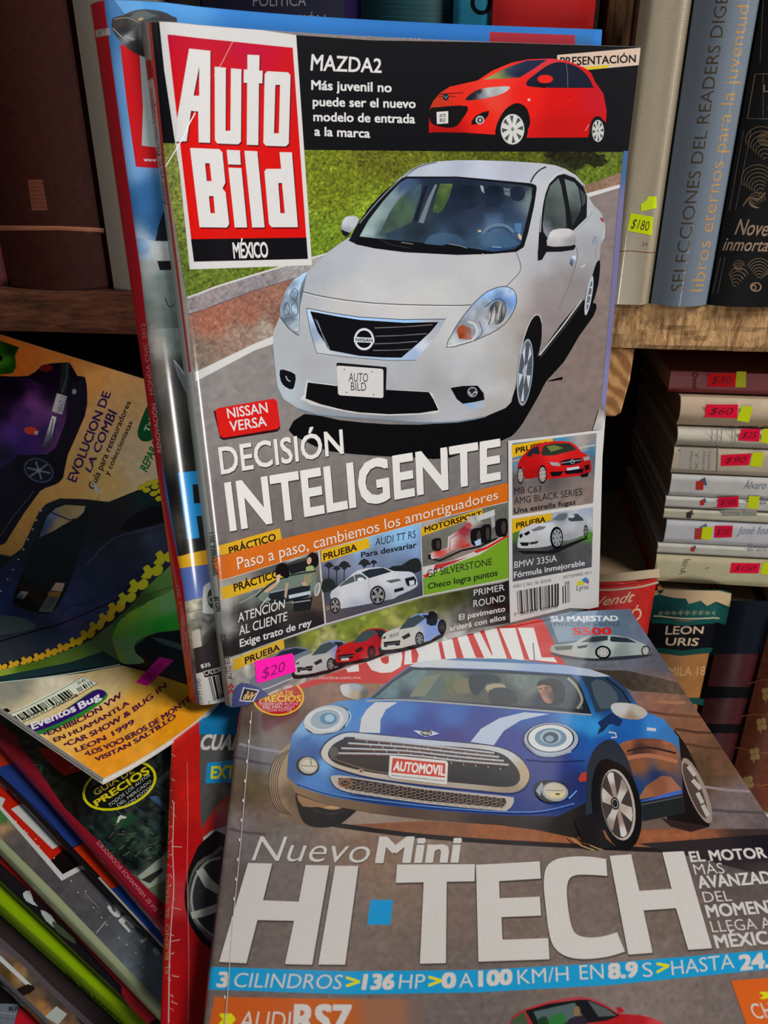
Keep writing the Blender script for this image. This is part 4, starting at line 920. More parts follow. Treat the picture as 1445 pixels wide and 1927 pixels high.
# door lines, handles
A.line(R([(700, 745), (740, 700), (930, 560), (1020, 470), (1050, 420)]), 3, '#84868c', 2); A.line(R([(880, 545), (930, 640), (950, 720), (900, 900), (820, 1080)]), 3, '#74706f', 3); A.line(R([(1080, 620), (1070, 740)]), 3, '#74706f')
A.G(R([(898, 770), (910, 720), (935, 716), (942, 740), (915, 790)]), [(2115, 760, '#3c4c64'), (2145, 725, '#c4d0e0')], 6); A.poly(R([(1050, 625), (1062, 588), (1082, 590), (1075, 622), (1055, 640)]), '#7c8ca0'); A.line(R([(975, 795), (1003, 778)]), 6, '#d0ccca')
A.poly(R([(1100, 462), (1122, 465), (1128, 495), (1108, 485)]), '#94343c'); A.line(R([(1132, 540), (1126, 590), (1115, 605)]), 4, '#c8ccd0', 2)
A.line(R([(695, 1385), (850, 1190), (980, 1012)]), 10, '#b4b4b6'); A.line(R([(700, 1400), (860, 1205), (985, 1030)]), 6, '#3a3634')
# mirrors
A.G([(577, 545), (585, 490), (608, 458), (650, 450), (686, 458), (692, 490), (660, 540), (625, 572), (600, 570)], [(600, 480, '#c0c2ca'), (660, 490, '#b0b2bc'), (600, 550, '#8c8e98')], 10, 2); A.poly([(578, 540), (600, 552), (640, 566), (612, 592), (585, 575)], '#16161a')
A.poly(R([(742, 640), (930, 640), (936, 655), (925, 678), (840, 690), (740, 692), (712, 745), (684, 750), (684, 690), (700, 570), (715, 560)]), '#131216')
A.G(R([(746, 650), (755, 585), (785, 545), (860, 534), (910, 543), (935, 580), (938, 640), (850, 655)]), [(1990, 580, '#c6c4c4'), (2090, 560, '#bcbabb'), (2120, 620, '#8c8a90'), (1980, 640, '#a8a4a6')], 9, 2)
# wheels
A.poly(R([(500, 1730), (535, 1600), (560, 1420), (595, 1270), (640, 1150), (680, 1118), (704, 1150), (710, 1200), (705, 1300), (680, 1400), (640, 1500), (615, 1690), (570, 1760)]), '#0f0d10', 2)
A.line(R([(560, 1380), (600, 1230), (650, 1130), (690, 1112), (712, 1170)]), 5, '#c0c2c6', 3)
A.ell(1213+597, 1500, 52, 226, '#8e969e', rot=.09); A.ell(1213+599, 1500, 44, 210, '#4a5058', rot=.09)
for a in range(5):
    t = a*2*math.pi/5+.35; A.poly(R([(597-8*math.sin(t), 1498+26*math.cos(t)), (597+40*math.cos(t-.25)-18*math.sin(t-.25), 1500+200*math.sin(t-.25)), (597+40*math.cos(t+.25)-18*math.sin(t+.25), 1500+200*math.sin(t+.25)), (597+8*math.sin(t), 1498-26*math.cos(t))]), '#b4bcc6')
A.ell(1213+592, 1495, 12, 34, '#9aa0a8', rot=.09)
A.poly(R([(990, 1090), (1010, 950), (1050, 850), (1075, 770), (1098, 748), (1102, 800), (1088, 920), (1052, 1040), (1020, 1118), (1000, 1112)]), '#0e0c10', 2)
A.ell(1213+1027, 985, 20, 135, '#a8aeb6', rot=.17); A.ell(1213+1029, 985, 10, 100, '#5c6268', rot=.17)
for y in (930, 985, 1040): A.poly(R([(1010+(1040-y)*.15, y), (1045+(985-y)*.16, y-12), (1042+(985-y)*.16, y+12)]), '#b0b6bc')
# right blue edge strip of the photo, white foot
A.cs()
A.G([(1173, 284), (1196, 284), (1150, 756), (1142, 800), (1131, 756), (1146, 588), (1162, 392)], [(1180, 300, '#40608c'), (1170, 400, '#6c6890'), (1150, 600, '#6c6890'), (1135, 750, '#77749c')], 8)
# badge and headlines
A.poly([(402, 774), (408, 770), (515, 752), (521, 757), (527, 806), (522, 812), (420, 828), (414, 824)], '#2c1210'); A.poly([(405, 773), (410, 768), (515, 750), (521, 755), (527, 801), (522, 807), (420, 824), (413, 819)], '#c81c18')
A.T_('NISSAN', (429, 787), (504, 776), (426, 769), WH, (501, 757), b=.015); A.T_('VERSA', (433, 812), (502, 801), (431, 793), WH, (499, 783), b=.015)
A.cs(380, 780, 3.44)
A.T_('DECISIÓN', (125, 385), (915, 250), (105, 215), '#d6d2cf', (905, 98), b=.018, shadow=(1.5, 2, '#3c3634'))
A.T_('INTELIGENTE', (187, 746), (1924, 412), (150, 450), '#d8d4d1', (1924, 165), b=.036, shadow=(1.5, 2.2, '#38322f'))
A.poly([(100, 850), (502, 735), (515, 800), (515, 810), (120, 912)], '#d0a020'); A.T_('PRÁCTICO', (180, 905), (478, 812), (172, 860), '#241408', (470, 768), b=.035)
A.poly([(70, 930), (130, 912), (515, 805), (1000, 690), (1500, 562), (1981, 440), (1979, 566), (1400, 700), (800, 866), (205, 1048), (110, 1070)], '#c86418')
A.T_('Paso a paso, cambiemos los amortiguadores', (232, 1003), (1916, 545), (222, 925), '#dccfc6', (1912, 485), b=.0, shadow=(.8, 1, '#7a3408'))
# panel frame lines come from a pale ground
A.poly([(205, 1048), (800, 866), (1400, 700), (1985, 560), (1992, 1068), (1430, 1180), (800, 1362), (190, 1580), (150, 1560), (110, 1070)], '#c4c0bc')
# panel 1
A.G([(110, 1075), (205, 1052), (750, 884), (792, 1352), (190, 1566), (140, 1560)], [(250, 1100, '#8c8880'), (400, 1120, '#54524c'), (300, 1180, '#687068'), (250, 1300, '#302c2c'), (500, 1000, '#4a4a48'), (600, 930, '#a8a4a0'), (700, 920, '#6a6460'), (600, 1060, '#5c665c'), (730, 1200, '#5c4c40'), (700, 1320, '#241c18'), (400, 1300, '#1a1819'), (400, 1420, '#141214'), (240, 1500, '#242222'), (160, 1350, '#8c8c8a'), (140, 1200, '#b0aca4')], 11, noise=.05)
A.poly([(120, 1120), (505, 1008), (545, 1050), (540, 1075), (140, 1195), (130, 1190)], '#d0a41c')
A.T_('PRÁCTICO', (210, 1145), (500, 1050), (202, 1098), '#241408', (492, 1005), b=.035)
A.poly([(540, 965), (620, 935), (740, 915), (745, 935), (720, 950), (600, 965), (560, 985)], '#3c3c3c'); A.poly([(550, 975), (700, 935), (690, 1010), (580, 1045)], '#1a1a1c')
A.poly([(350, 1180), (420, 1100), (540, 1045), (735, 1010), (700, 1180), (540, 1220), (440, 1225)], '#6a786c', 2); A.line([(350, 1180), (430, 1105), (540, 1048), (735, 1012)], 8, '#101012', 2)
A.poly([(430, 1160), (640, 1110), (700, 1105), (690, 1180), (540, 1215), (435, 1222)], '#1c2226'); A.line([(560, 1180), (700, 1150)], 22, '#b4c0c8'); A.line([(440, 1150), (540, 1130)], 8, '#8a98a0')
A.poly([(590, 1200), (715, 1180), (705, 1240), (700, 1265), (590, 1275)], '#18181a'); A.line([(580, 1218), (700, 1200)], 8, '#8c8c8e')
A.poly([(400, 1140), (470, 1090), (490, 1060), (500, 1080), (470, 1115), (420, 1150)], '#c09878', 2)
A.poly([(475, 1040), (480, 980), (520, 958), (555, 980), (565, 1040), (540, 1060), (510, 1040), (490, 1060)], '#100c0c', 2); A.poly([(480, 1040), (505, 1030), (500, 1080), (480, 1090)], '#c8b0a4')
A.poly([(670, 980), (680, 920), (710, 890), (745, 905), (755, 950), (740, 985), (700, 1000)], '#120e0e', 2); A.ell(692, 945, 15, 24, '#c49a80', rot=.2); A.poly([(672, 985), (700, 975), (722, 980), (722, 1010), (670, 1012)], '#96a468'); A.poly([(660, 1040), (712, 1030), (705, 1080), (680, 1110), (655, 1090)], '#8c8464')
A.poly([(640, 1085), (670, 1080), (680, 1105), (655, 1110)], '#b89878'); A.poly([(538, 1090), (560, 1085), (545, 1190), (530, 1180)], '#a8937c')
A.ell(745, 1130, 20, 45, '#b8b8b4', rot=.25); A.ell(742, 1130, 12, 36, '#8a8c88', rot=.25); A.line([(380, 1240), (420, 1190), (440, 1200)], 8, '#b0b4b8', 2); A.line([(300, 1150), (380, 1110), (350, 1160), (240, 1220)], 5, '#9aa09c', 2)
A.T_('ATENCIÓN', (232, 1345), (532, 1250), (232, 1285), WH, (535, 1195), b=.01); A.T_('AL CLIENTE', (240, 1428), (548, 1330), (238, 1368), WH, (550, 1275), b=.01); A.T_('Exige trato de rey', (245, 1503), (706, 1362), (243, 1455), WH, (706, 1318), b=.025)
# panel 2: white coupe
A.G([(760, 880), (1410, 702), (1428, 1170), (803, 1350)], [(1000, 830, '#8cbce0'), (1300, 760, '#88b8e0'), (1380, 900, '#7c98c0'), (820, 980, '#6a6c84'), (900, 940, '#80849a'), (800, 1100, '#3c404a'), (850, 1330, '#584e50'), (1000, 1290, '#4c4850'), (1250, 1230, '#44464e'), (1400, 1160, '#3c3e4a'), (1100, 930, '#70809c'), (1380, 980, '#565c70')], 11, noise=.03)
for cx, cy, r in ((820, 985, 30), (870, 1005, 24), (920, 985, 40), (1050, 970, 38), (1110, 965, 22)):
    A.line([(cx, cy), (cx-3, cy+110)], 6, '#1c1c20'); A.poly([(cx+r*math.cos(t)*(1+.3*math.sin(5*t)), cy-10+r*.6*math.sin(t)*(1+.3*math.cos(4*t))) for t in np.linspace(0, 6, 14)], '#23262a')
A.poly([(1180, 1020), (1230, 980), (1290, 975), (1340, 940), (1400, 930), (1415, 1010), (1300, 1040), (1190, 1040)], '#1e2424', 2); A.poly([(775, 1080), (830, 1060), (860, 1090), (850, 1130), (780, 1150)], '#202624', 2)
A.line([(800, 1262), (850, 1245)], 8, '#a07848'); A.line([(800, 1245), (830, 1240)], 4, '#b09058')
A.poly([(768, 880), (1075, 797), (1085, 860), (780, 955), (772, 960)], '#d4a818'); A.T_('PRUEBA', (787, 942), (1000, 875), (783, 900), '#241408', (998, 835), b=.035)
A.T_('AUDI TT RS', (1120, 848), (1382, 795), (1122, 800), '#1a1a22', (1382, 748), b=.0); A.T_('Para desvariar', (1030, 925), (1388, 858), (1028, 890), '#1a1a22', (1386, 822), b=.025)
A.poly([(835, 1130), (870, 1110), (880, 1120), (850, 1145)], '#1c1c20')
A.G([(828, 1180), (838, 1140), (880, 1110), (950, 1050), (1010, 1005), (1110, 988), (1180, 990), (1240, 1012), (1340, 1015), (1375, 1035), (1392, 1080), (1390, 1110), (1340, 1140), (1270, 1170), (1240, 1190), (1190, 1200), (900, 1255), (870, 1220)], [(900, 1150, '#cccdd2'), (1000, 1150, '#c8cad0'), (1000, 1230, '#a8acb8'), (1200, 1050, '#d0d2d6'), (1300, 1040, '#c4c8d0'), (1330, 1120, '#b4b8c2'), (860, 1160, '#b8bac0'), (1100, 1020, '#c8c8cc'), (1150, 1190, '#9ca0ac')], 9, 2)
A.poly([(890, 1105), (960, 1050), (1020, 1030), (1055, 1050), (1060, 1065), (1000, 1075), (900, 1110)], '#4c5654', 2); A.line([(980, 1040), (990, 1075)], 5, '#c8c8cc')
A.poly([(1030, 1020), (1080, 1000), (1170, 990), (1225, 1015), (1080, 1058)], '#222c34', 1); A.ell(1025, 1065, 22, 12, '#d4d6da'); A.line([(1075, 1060), (1085, 1150)], 3, '#9498a0')
A.poly([(1185, 1075), (1270, 1060), (1290, 1072), (1220, 1090)], '#565c60'); A.poly([(1310, 1060), (1370, 1045), (1385, 1070), (1380, 1100), (1330, 1110), (1318, 1090)], '#14141a', 1); A.poly([(1338, 1075), (1372, 1070), (1372, 1098), (1342, 1104)], '#c8ccd2')
A.poly([(1240, 1130), (1300, 1115), (1305, 1135), (1245, 1152)], '#181a20')
A.wheel(1135, 1168, 50, 62, 0, rr=.82, ns=5, rim='#8c8a88', gapc='#241e1e', tyre='#1a181a'); A.wheel(860, 1235, 34, 52, 0, rr=.8, ns=5, rim='#8c8680', gapc='#241e1e', tyre='#1a181a')
# panel 3: open wheel racer
X = lambda P: [(x+1376, y) for x, y in P]
A.G(X([(40, 700), (603, 566), (608, 1058), (58, 1168)]), [(1480, 680, '#a89c98'), (1600, 640, '#7c7472'), (1560, 780, '#6c6c62'), (1450, 850, '#62625a'), (1500, 940, '#60605a'), (1900, 600, '#64665c'), (1950, 720, '#5c5c58'), (1700, 900, '#8a7870')], 12, noise=.04)
A.poly(X([(58, 1040), (300, 930), (600, 790), (606, 1058), (60, 1168)]), '#6f9a24'); A.poly(X([(50, 985), (250, 940), (420, 870), (602, 768), (602, 790), (420, 905), (250, 965), (55, 1060)]), '#c8c0bc'); A.poly(X([(130, 970), (290, 935), (350, 915), (250, 962), (120, 1010)]), '#b0342c'); A.poly(X([(380, 885), (470, 850), (602, 775), (602, 790), (470, 868), (400, 895)]), '#c02820'); A.poly(X([(50, 1040), (110, 1015), (70, 1060)]), '#c02820')
A.poly(X([(40, 735), (435, 607), (437, 650), (45, 785)]), '#d0a418'); A.T_('MOTORSPORT', (1376+65, 762), (1376+432, 655), (1376+62, 728), '#241408', (1376+430, 622), b=.035)
A.line(X([(100, 930), (160, 945), (300, 880), (410, 855), (530, 800)]), 12, '#1c1818')
A.G(X([(90, 900), (140, 880), (210, 860), (215, 790), (320, 720), (345, 660), (400, 650), (440, 700), (480, 740), (470, 800), (390, 840), (350, 850), (240, 880), (180, 920), (110, 935)]), [(1520, 890, '#c23c34'), (1480, 905, '#c8c4c4'), (1600, 820, '#c8c4c2'), (1700, 740, '#8c2c34'), (1740, 690, '#b0b0ac'), (1760, 820, '#8c8888'), (1800, 760, '#4c484c'), (1680, 850, '#b04c44')], 8)
A.poly(X([(370, 665), (510, 615), (520, 720), (500, 735), (490, 665), (400, 690)]), '#9a9c98'); A.poly(X([(400, 655), (515, 612), (518, 650), (405, 690)]), '#bcbcbc')
for cx, cy, rx, ry in ((140, 840, 30, 42), (400, 790, 38, 58), (460, 770, 32, 62), (560, 730, 38, 60)): A.poly(X([(cx-rx, cy-ry*.7), (cx+rx*.3, cy-ry), (cx+rx, cy-ry*.8), (cx+rx, cy+ry*.7), (cx+rx*.3, cy+ry), (cx-rx*.9, cy+ry*.8)]), '#171416', 2); A.ell(cx+1376+rx*.35, cy, rx*.4, ry*.7, '#3c3434')
A.poly(X([(385, 820), (425, 800), (430, 840), (395, 850)]), '#a8bcd8'); A.poly(X([(85, 905), (105, 900), (100, 935), (85, 935)]), '#18181a'); A.ell(1376+345, 715, 22, 18, '#b04850')
A.line(X([(225, 880), (228, 800), (330, 745)]), 5, '#b03430'); A.poly(X([(300, 850), (350, 830), (360, 850), (310, 865)]), '#b83834')
A.T_('GP SILVERSTONE', (1376+80, 1055), (1376+500, 970), (1376+78, 1005), '#1c2410', (1376+498, 928), b=.0); A.T_('Checo logra puntos', (1376+85, 1128), (1376+535, 1040), (1376+85, 1092), '#1c2410', (1376+533, 1000), b=.02)
# bottom strip with four sports cars
A.poly([(150, 1575), (800, 1362), (1430, 1180), (1992, 1066), (2000, 1350), (1700, 1420), (1300, 1530), (900, 1650), (420, 1830), (250, 1900), (190, 1900)], '#8a8884')
A.G([(150, 1582), (800, 1366), (1430, 1184), (1800, 1110), (1990, 1080), (1996, 1345), (1750, 1400), (1300, 1440), (800, 1600), (420, 1790), (220, 1900), (180, 1870)],
  [(540, 1440, '#2c3018'), (700, 1420, '#7c8428'), (900, 1360, '#6c7c28'), (1100, 1300, '#7a8630'), (1300, 1250, '#6a7428'), (1500, 1200, '#4c5024'), (1650, 1170, '#3c401c'), (1250, 1300, '#9c9c54'), (800, 1450, '#a8a468'), (1500, 1340, '#8c8c70'), (300, 1520, '#aaa488'), (250, 1650, '#a8a49c'), (300, 1750, '#8c8c88'), (800, 1600, '#787674'), (1300, 1460, '#807c7c'), (1600, 1400, '#8a8684'), (450, 1500, '#8a8258'), (1850, 1250, '#1c1a18'), (1950, 1200, '#0f0e0e'), (1900, 1350, '#5c5856'), (1700, 1300, '#54524c')], 9, noise=.13)
A.G([(220, 1870), (430, 1790), (900, 1610), (1300, 1490), (1700, 1385), (2000, 1318), (2000, 1350), (1700, 1425), (1300, 1535), (900, 1660), (420, 1835), (260, 1900)], [(600, 1760, '#9c9894'), (1000, 1590, '#b49490'), (1300, 1500, '#9a9694'), (1600, 1430, '#b0b0ae'), (1800, 1380, '#807c7a'), (400, 1830, '#a8a4a2'), (800, 1680, '#8e8a86')], 9, noise=.16)
A.G([(1776, 1150), (1992, 1066), (1998, 1345), (1600, 1410), (1590, 1390), (1750, 1330), (1700, 1260)], [(1800, 1150, '#28261c'), (1900, 1200, '#100f10'), (1960, 1300, '#141214'), (1750, 1350, '#5c5856'), (1680, 1380, '#8a8684')], 12)
def sportcar(o, c, c2, w_=1.0, lights='#888'):
    x, y, s = o; f = lambda P: [(x+a*s, y+b*s-a*s*.12*w_) for a, b in P]
    A.poly(f([(-10, 100), (150, 120), (290, 100), (350, 60), (360, 90), (200, 140), (20, 150), (-15, 135)]), '#1c1a1c', 2)
    A.G(f([(0, 60), (10, 30), (60, 10), (120, -5), (165, -50), (230, -65), (300, -50), (335, -15), (355, 20), (350, 70), (300, 85), (290, 100), (210, 110), (120, 125), (20, 125), (-5, 110)]), [(*f([(60, 30)])[0], c), (*f([(60, 100)])[0], c), (*f([(200, 50)])[0], c), (*f([(280, 60)])[0], c2), (*f([(330, 30)])[0], c2), (*f([(230, -55)])[0], c2)], 8, 2)
    A.poly(f([(100, 15), (160, -45), (215, -58), (260, -35), (190, 10)]), '#3c4c50', 1); A.poly(f([(235, -55), (290, -48), (320, -15), (265, 5), (262, -30)]), '#20262a', 1)
    A.poly(f([(10, 78), (110, 78), (105, 108), (15, 108)]), '#18181c', 1); A.line(f([(15, 92), (108, 92)]), 4, '#6a6a6c')
    A.poly(f([(115, 60), (160, 40), (170, 62), (130, 78)]), '#1e2024', 1); A.poly(f([(0, 55), (25, 42), (20, 60)]), '#1e2024')
    A.wheel(*f([(222, 84)])[0], 26*s, 42*s, 0, ns=6, rim=lights, gapc='#201a1a'); A.poly(f([(30, 100), (80, 102), (80, 118), (32, 116)]), '#c0c0c4')
A.poly([(300, 1790), (310, 1720), (420, 1600), (500, 1530), (600, 1500), (690, 1515), (680, 1560), (580, 1700), (520, 1760), (340, 1830)], '#6c7484', 2); A.poly([(440, 1590), (510, 1530), (600, 1508), (680, 1520), (560, 1570)], '#1c2430', 1); A.line([(300, 1800), (420, 1770), (590, 1700)], 8, '#b8bcc0')
sportcar((600, 1555, 1.04), '#b4b4b0', '#8088b8'); A.ell(655, 1615, 20, 20, '#b8bcc0', hole=.8); A.line([(655, 1597), (655, 1617), (642, 1628)], 4, '#b8bcc0'); A.line([(655, 1617), (668, 1624)], 4, '#b8bcc0')
sportcar((865, 1475, 1.03), '#b81c20', '#a01824', lights='#5c1418'); sportcar((1160, 1385, 1.1), '#c4c2b8', '#7c98d4', 1.0); A.poly([(1205, 1420), (1275, 1402), (1272, 1430), (1208, 1448)], '#b4b4b4'); A.T_('R8 R123', (1212, 1440), (1268, 1425), (1212, 1422), '#303030')
A.poly([(1450, 1350), (1470, 1270), (1520, 1290), (1510, 1360)], '#14141a', 2); A.wheel(1550, 1370, 28, 48, 0, ns=5, rim='#2c2c30', gapc='#101012')
A.poly([(205, 1580), (525, 1448), (530, 1512), (205, 1655), (200, 1640)], '#d0a422'); A.T_('PRUEBA', (278, 1612), (500, 1520), (275, 1570), '#241408', (496, 1482), b=.035)
A.T_('PRIMER', (1376+380, 1172), (1376+580, 1135), (1376+380, 1132), WH, (1376+578, 1095), b=.0); A.T_('ROUND', (1376+378, 1245), (1376+582, 1205), (1376+378, 1200), WH, (1376+580, 1165), b=.0)
A.T_('El pavimento', (1376+285, 1328), (1376+583, 1270), (1376+285, 1292), WH, (1376+583, 1237), b=.02); A.T_('arderá con ellos', (1376+222, 1400), (1376+585, 1325), (1376+222, 1366), WH, (1376+584, 1292), b=.02)
A.poly([(205, 1780), (250, 1735), (330, 1750), (420, 1800), (415, 1840), (330, 1860), (200, 1905), (195, 1880)], '#4a5282', 2); A.poly([(265, 1760), (370, 1780), (330, 1855), (240, 1850)], '#c8ccd4'); A.poly([(272, 1768), (358, 1786), (322, 1848), (250, 1842)], '#2c2c34'); A.T_('AMP', (345, 1800), (282, 1785), (318, 1845), '#d8b478', (262, 1838), b=.04)
# white column on the right
A.cs(780, 780, 3.44)
A.poly([(603, 168), (900, 135), (1185, 100), (1210, 95), (1230, 0), (1260, 0), (1210, 1260), (1000, 1250), (616, 1345), (608, 1060)], '#c8c5c2')
A.G([(1150, 100), (1175, 20), (1190, -40), (1225, -20), (1215, 95)], [(1180, 60, '#a8a4a2'), (1215, 50, '#c0bcba'), (1190, -30, '#8c8484')], 8)
A.G([(628, 185), (900, 152), (1175, 118), (1152, 572), (630, 652)], [(700, 220, '#3c7498'), (640, 320, '#5c7c90'), (900, 160, '#3c7ca0'), (1140, 150, '#8c8280'), (1150, 220, '#4a7494'), (1100, 180, '#a09890'), (1150, 300, '#5c5e68'), (640, 420, '#544c4c'), (900, 420, '#5c5454'), (1100, 480, '#80706a'), (750, 560, '#807068'), (1000, 560, '#87776e'), (680, 380, '#7c6c70')], 11, noise=.05)
A.line([(630, 300), (760, 270)], 10, '#b08c88'); A.line([(1060, 215), (1165, 195)], 10, '#b0a8a0'); A.line([(1070, 250), (1160, 240)], 14, '#3c7498')
A.poly([(625, 195), (890, 152), (892, 190), (800, 235), (628, 278)], '#d0a41c'); A.T_('PRUEBA', (652, 250), (862, 205), (652, 215), '#241408', (862, 172), b=.035)
A.G([(662, 335), (680, 285), (730, 230), (790, 190), (900, 170), (1000, 175), (1045, 205), (1075, 240), (1120, 265), (1138, 320), (1135, 370), (1060, 395), (870, 415), (840, 420), (810, 400), (710, 415), (700, 340), (670, 350)], [(740, 300, '#b81414'), (900, 270, '#d42824'), (900, 180, '#bc2420'), (1050, 280, '#c41c1c'), (900, 370, '#c01414'), (700, 300, '#a81414'), (1100, 330, '#a81418'), (760, 380, '#a01010')], 10, 2)
A.poly([(815, 250), (830, 200), (900, 185), (1000, 185), (1045, 225), (900, 262), (830, 265)], '#2a3228', 1); A.poly([(850, 205), (900, 195), (960, 215), (880, 240)], '#6a743c'); A.poly([(718, 262), (750, 222), (795, 200), (808, 250), (790, 268), (740, 272)], '#20262c', 1)
A.ell(775, 265, 22, 14, '#b01818'); A.poly([(868, 305), (930, 310), (940, 332), (885, 328)], '#9a9ca0'); A.poly([(1085, 275), (1125, 268), (1130, 290), (1095, 298)], '#8c9094'); A.poly([(940, 300), (1000, 285), (1075, 280), (1078, 305), (1020, 325), (950, 328)], '#16181c', 1); A.line([(945, 312), (1075, 292)], 4, '#a8acb0'); A.ell(1018, 303, 14, 14, '#a8acb0', hole=.75)
A.poly([(980, 345), (1060, 333), (1062, 350), (985, 362)], '#b8c0cc'); A.poly([(870, 370), (960, 365), (940, 395), (885, 400)], '#141012'); A.poly([(960, 365), (1090, 345), (1085, 375), (980, 385)], '#141012'); A.poly([(1095, 330), (1125, 320), (1128, 350), (1100, 365)], '#141012')
A.wheel(824, 385, 28, 60, 0, ns=8, rim='#a89c94', gapc='#241c1c', rr=.8); A.wheel(682, 392, 22, 55, 0, ns=8, rim='#9c9088', gapc='#241c1c', rr=.8); A.poly([(1065, 390), (1125, 370), (1115, 400), (1080, 405)], '#141012')
A.T_('MB C63', (640, 515), (815, 498), (642, 472), '#1e1a1c', (817, 458), b=.0); A.T_('AMG BLACK SERIES', (640, 580), (1082, 518), (640, 538), '#1e1a1c', (1080, 475), b=.0); A.T_('Una estrella fugaz', (640, 638), (1040, 578), (640, 605), '#1e1a1c', (1038, 548), b=.025)
A.G([(628, 672), (1152, 597), (1143, 985), (632, 1080)], [(700, 660, '#b0b4b8'), (1000, 620, '#a4acb8'), (1130, 620, '#98a4b8'), (1130, 700, '#a8acb0'), (640, 780, '#4c7030'), (1120, 780, '#4c8030'), (640, 860, '#3c3c40'), (900, 920, '#3e3c40'), (1100, 850, '#4c4a4e'), (700, 1000, '#46444a'), (1100, 960, '#504e54')], 11, noise=.05)
A.poly([(1075, 770), (1150, 760), (1148, 800), (1090, 815)], '#4c8030')
A.poly([(628, 675), (882, 635), (882, 680), (628, 765)], '#d0a41c'); A.T_('PRUEBA', (655, 735), (842, 692), (655, 700), '#241408', (842, 658), b=.035)
A.poly([(660, 880), (860, 880), (1110, 790), (1120, 800), (900, 900), (700, 900)], '#1c1a1e', 1)
A.G([(662, 835), (675, 760), (700, 735), (760, 705), (830, 700), (900, 690), (900, 660), (960, 632), (1040, 630), (1090, 660), (1112, 690), (1118, 740), (1100, 775), (1000, 810), (950, 815), (860, 850), (740, 862), (670, 860)], [(720, 800, '#b8babe'), (850, 730, '#c8cad0'), (1000, 720, '#b4b6bc'), (800, 830, '#b0b2b6'), (1080, 740, '#a4a6ac'), (1000, 640, '#a8acb4'), (950, 660, '#7c8690'), (1000, 790, '#94969c')], 10, 2)
A.poly([(885, 680), (930, 642), (985, 635), (985, 660), (960, 685)], '#5c6670', 1); A.poly([(990, 680), (1000, 645), (1050, 640), (1085, 670), (1090, 685), (1010, 690)], '#39424a', 1); A.ell(1012, 655, 20, 13, '#b4b6bc'); A.poly([(750, 745), (800, 720), (850, 722), (830, 740), (770, 755)], '#6c7074', 1)
A.poly([(672, 780), (690, 765), (698, 785), (680, 800)], '#16161a'); A.poly([(700, 770), (735, 750), (745, 765), (720, 782)], '#16161a'); A.poly([(675, 825), (740, 825), (730, 848), (690, 848)], '#1c1c20'); A.poly([(740, 825), (800, 815), (790, 832), (745, 840)], '#2c3424')
A.wheel(915, 795, 42, 72, 0, ns=8, rim='#8c9094', gapc='#1c1c20', rr=.78, ox=3); A.wheel(1104, 752, 14, 40, 0, ns=5, rim='#808488', gapc='#1c1c20')
A.T_('BMW 335iA', (642, 992), (918, 948), (642, 950), '#cacacc', (916, 905), b=.0); A.T_('Fórmula inmejorable', (640, 1055), (1098, 972), (640, 1018), '#cacacc', (1096, 940), b=.02)
A.T_('AÑO 3, NO. 38  $29.00', (633, 1122), (880, 1080), (633, 1100), '#6a6668', (880, 1060)); A.T_('SEPTIEMBRE 2011', (958, 1060), (1140, 1028), (958, 1042), '#7c787a', (1140, 1010))
A.bars((668, 1290), (930, 1235), (658, 1140), (930, 1090), 30, '#2c2a2c', 3); A.bars((955, 1222), (1008, 1212), (952, 1110), (1005, 1100), 6, '#2c2a2c', 5)
A.T_('7  502251 300098', (640, 1305), (922, 1248), (640, 1284), '#3a3638', (922, 1228)); A.T_('38', (965, 1105), (998, 1100), (965, 1080), '#3a3638')
A.poly([(1048, 1080), (1085, 1070), (1092, 1100), (1050, 1108)], '#c4c020'); A.poly([(1080, 1065), (1105, 1050), (1125, 1068), (1095, 1088)], '#2c80b8'); A.poly([(1100, 1080), (1126, 1070), (1120, 1095)], '#b02c60'); A.T_('Lyrsa', (1045, 1138), (1122, 1125), (1045, 1105), '#4c4a48', (1122, 1095), b=.0)
# spine words
A.cs()
A.poly([(240, 30), (280, 42), (286, 110), (289, 150), (240, 155)], '#807870'); A.poly([(240, 112), (285, 112), (290, 146), (240, 150)], '#8c2824')
A.G([(240, 150), (289, 150), (311, 310), (318, 380), (290, 400)], [(285, 170, '#b08c88'), (300, 300, '#a8a0a0'), (300, 380, '#8e948e')], 8)
A.poly([(279, 42), (284, 42), (311, 310), (360, 700), (356, 700), (306, 310)], '#8c3028')
A.T_('Nissan Versa: Decisión inteligente', (315, 384), (287, 166), (307, 385), '#4a3c40', (279, 167)); A.T_('SEPTIEMBRE 2011', (411, 1082), (403, 1001), (402, 1083), '#302c2c', (394, 1003), b=.01); A.T_('NO.38', (417, 1149), (412, 1122), (408, 1150), '#302c2c', (403, 1123), b=.01)
A.T_('AUTO BILD MEXICO', (438, 1277), (424, 1192), (429, 1278), '#302c2c', (415, 1194), b=.01)
for y in (1291, 1301): A.line([(431, y+2), (435, y-5), (439, y+2)], 4, '#b03028')
_o = A.build('cover_print', AB, outline=[(0, AB_S.s[0], 1), (1, .0001, 1), (1, .2719, -1)], edge=[(-.9, .2051)]+[(v_, s_-.0001) for v_, s_ in AB_EDGE]+[(1.2, .2051)])
_a = Art(AB_S, 1.1); _a.cs(); _a.poly([(478, 1243), (548, 1228), (551, 1232), (556, 1262), (486, 1285), (481, 1280)], '#f020a4', z=0)
_a.T_('$20', (492, 1276), (537, 1261), (490, 1258), '#7c1c5c', (534, 1243), b=-.01, sh=.25, z=2)
_st = _a.build('price_sticker', AB, mprint('label_paper', .75, 0), 7e-4); _st['label'] = 'bright pink $20 price label'
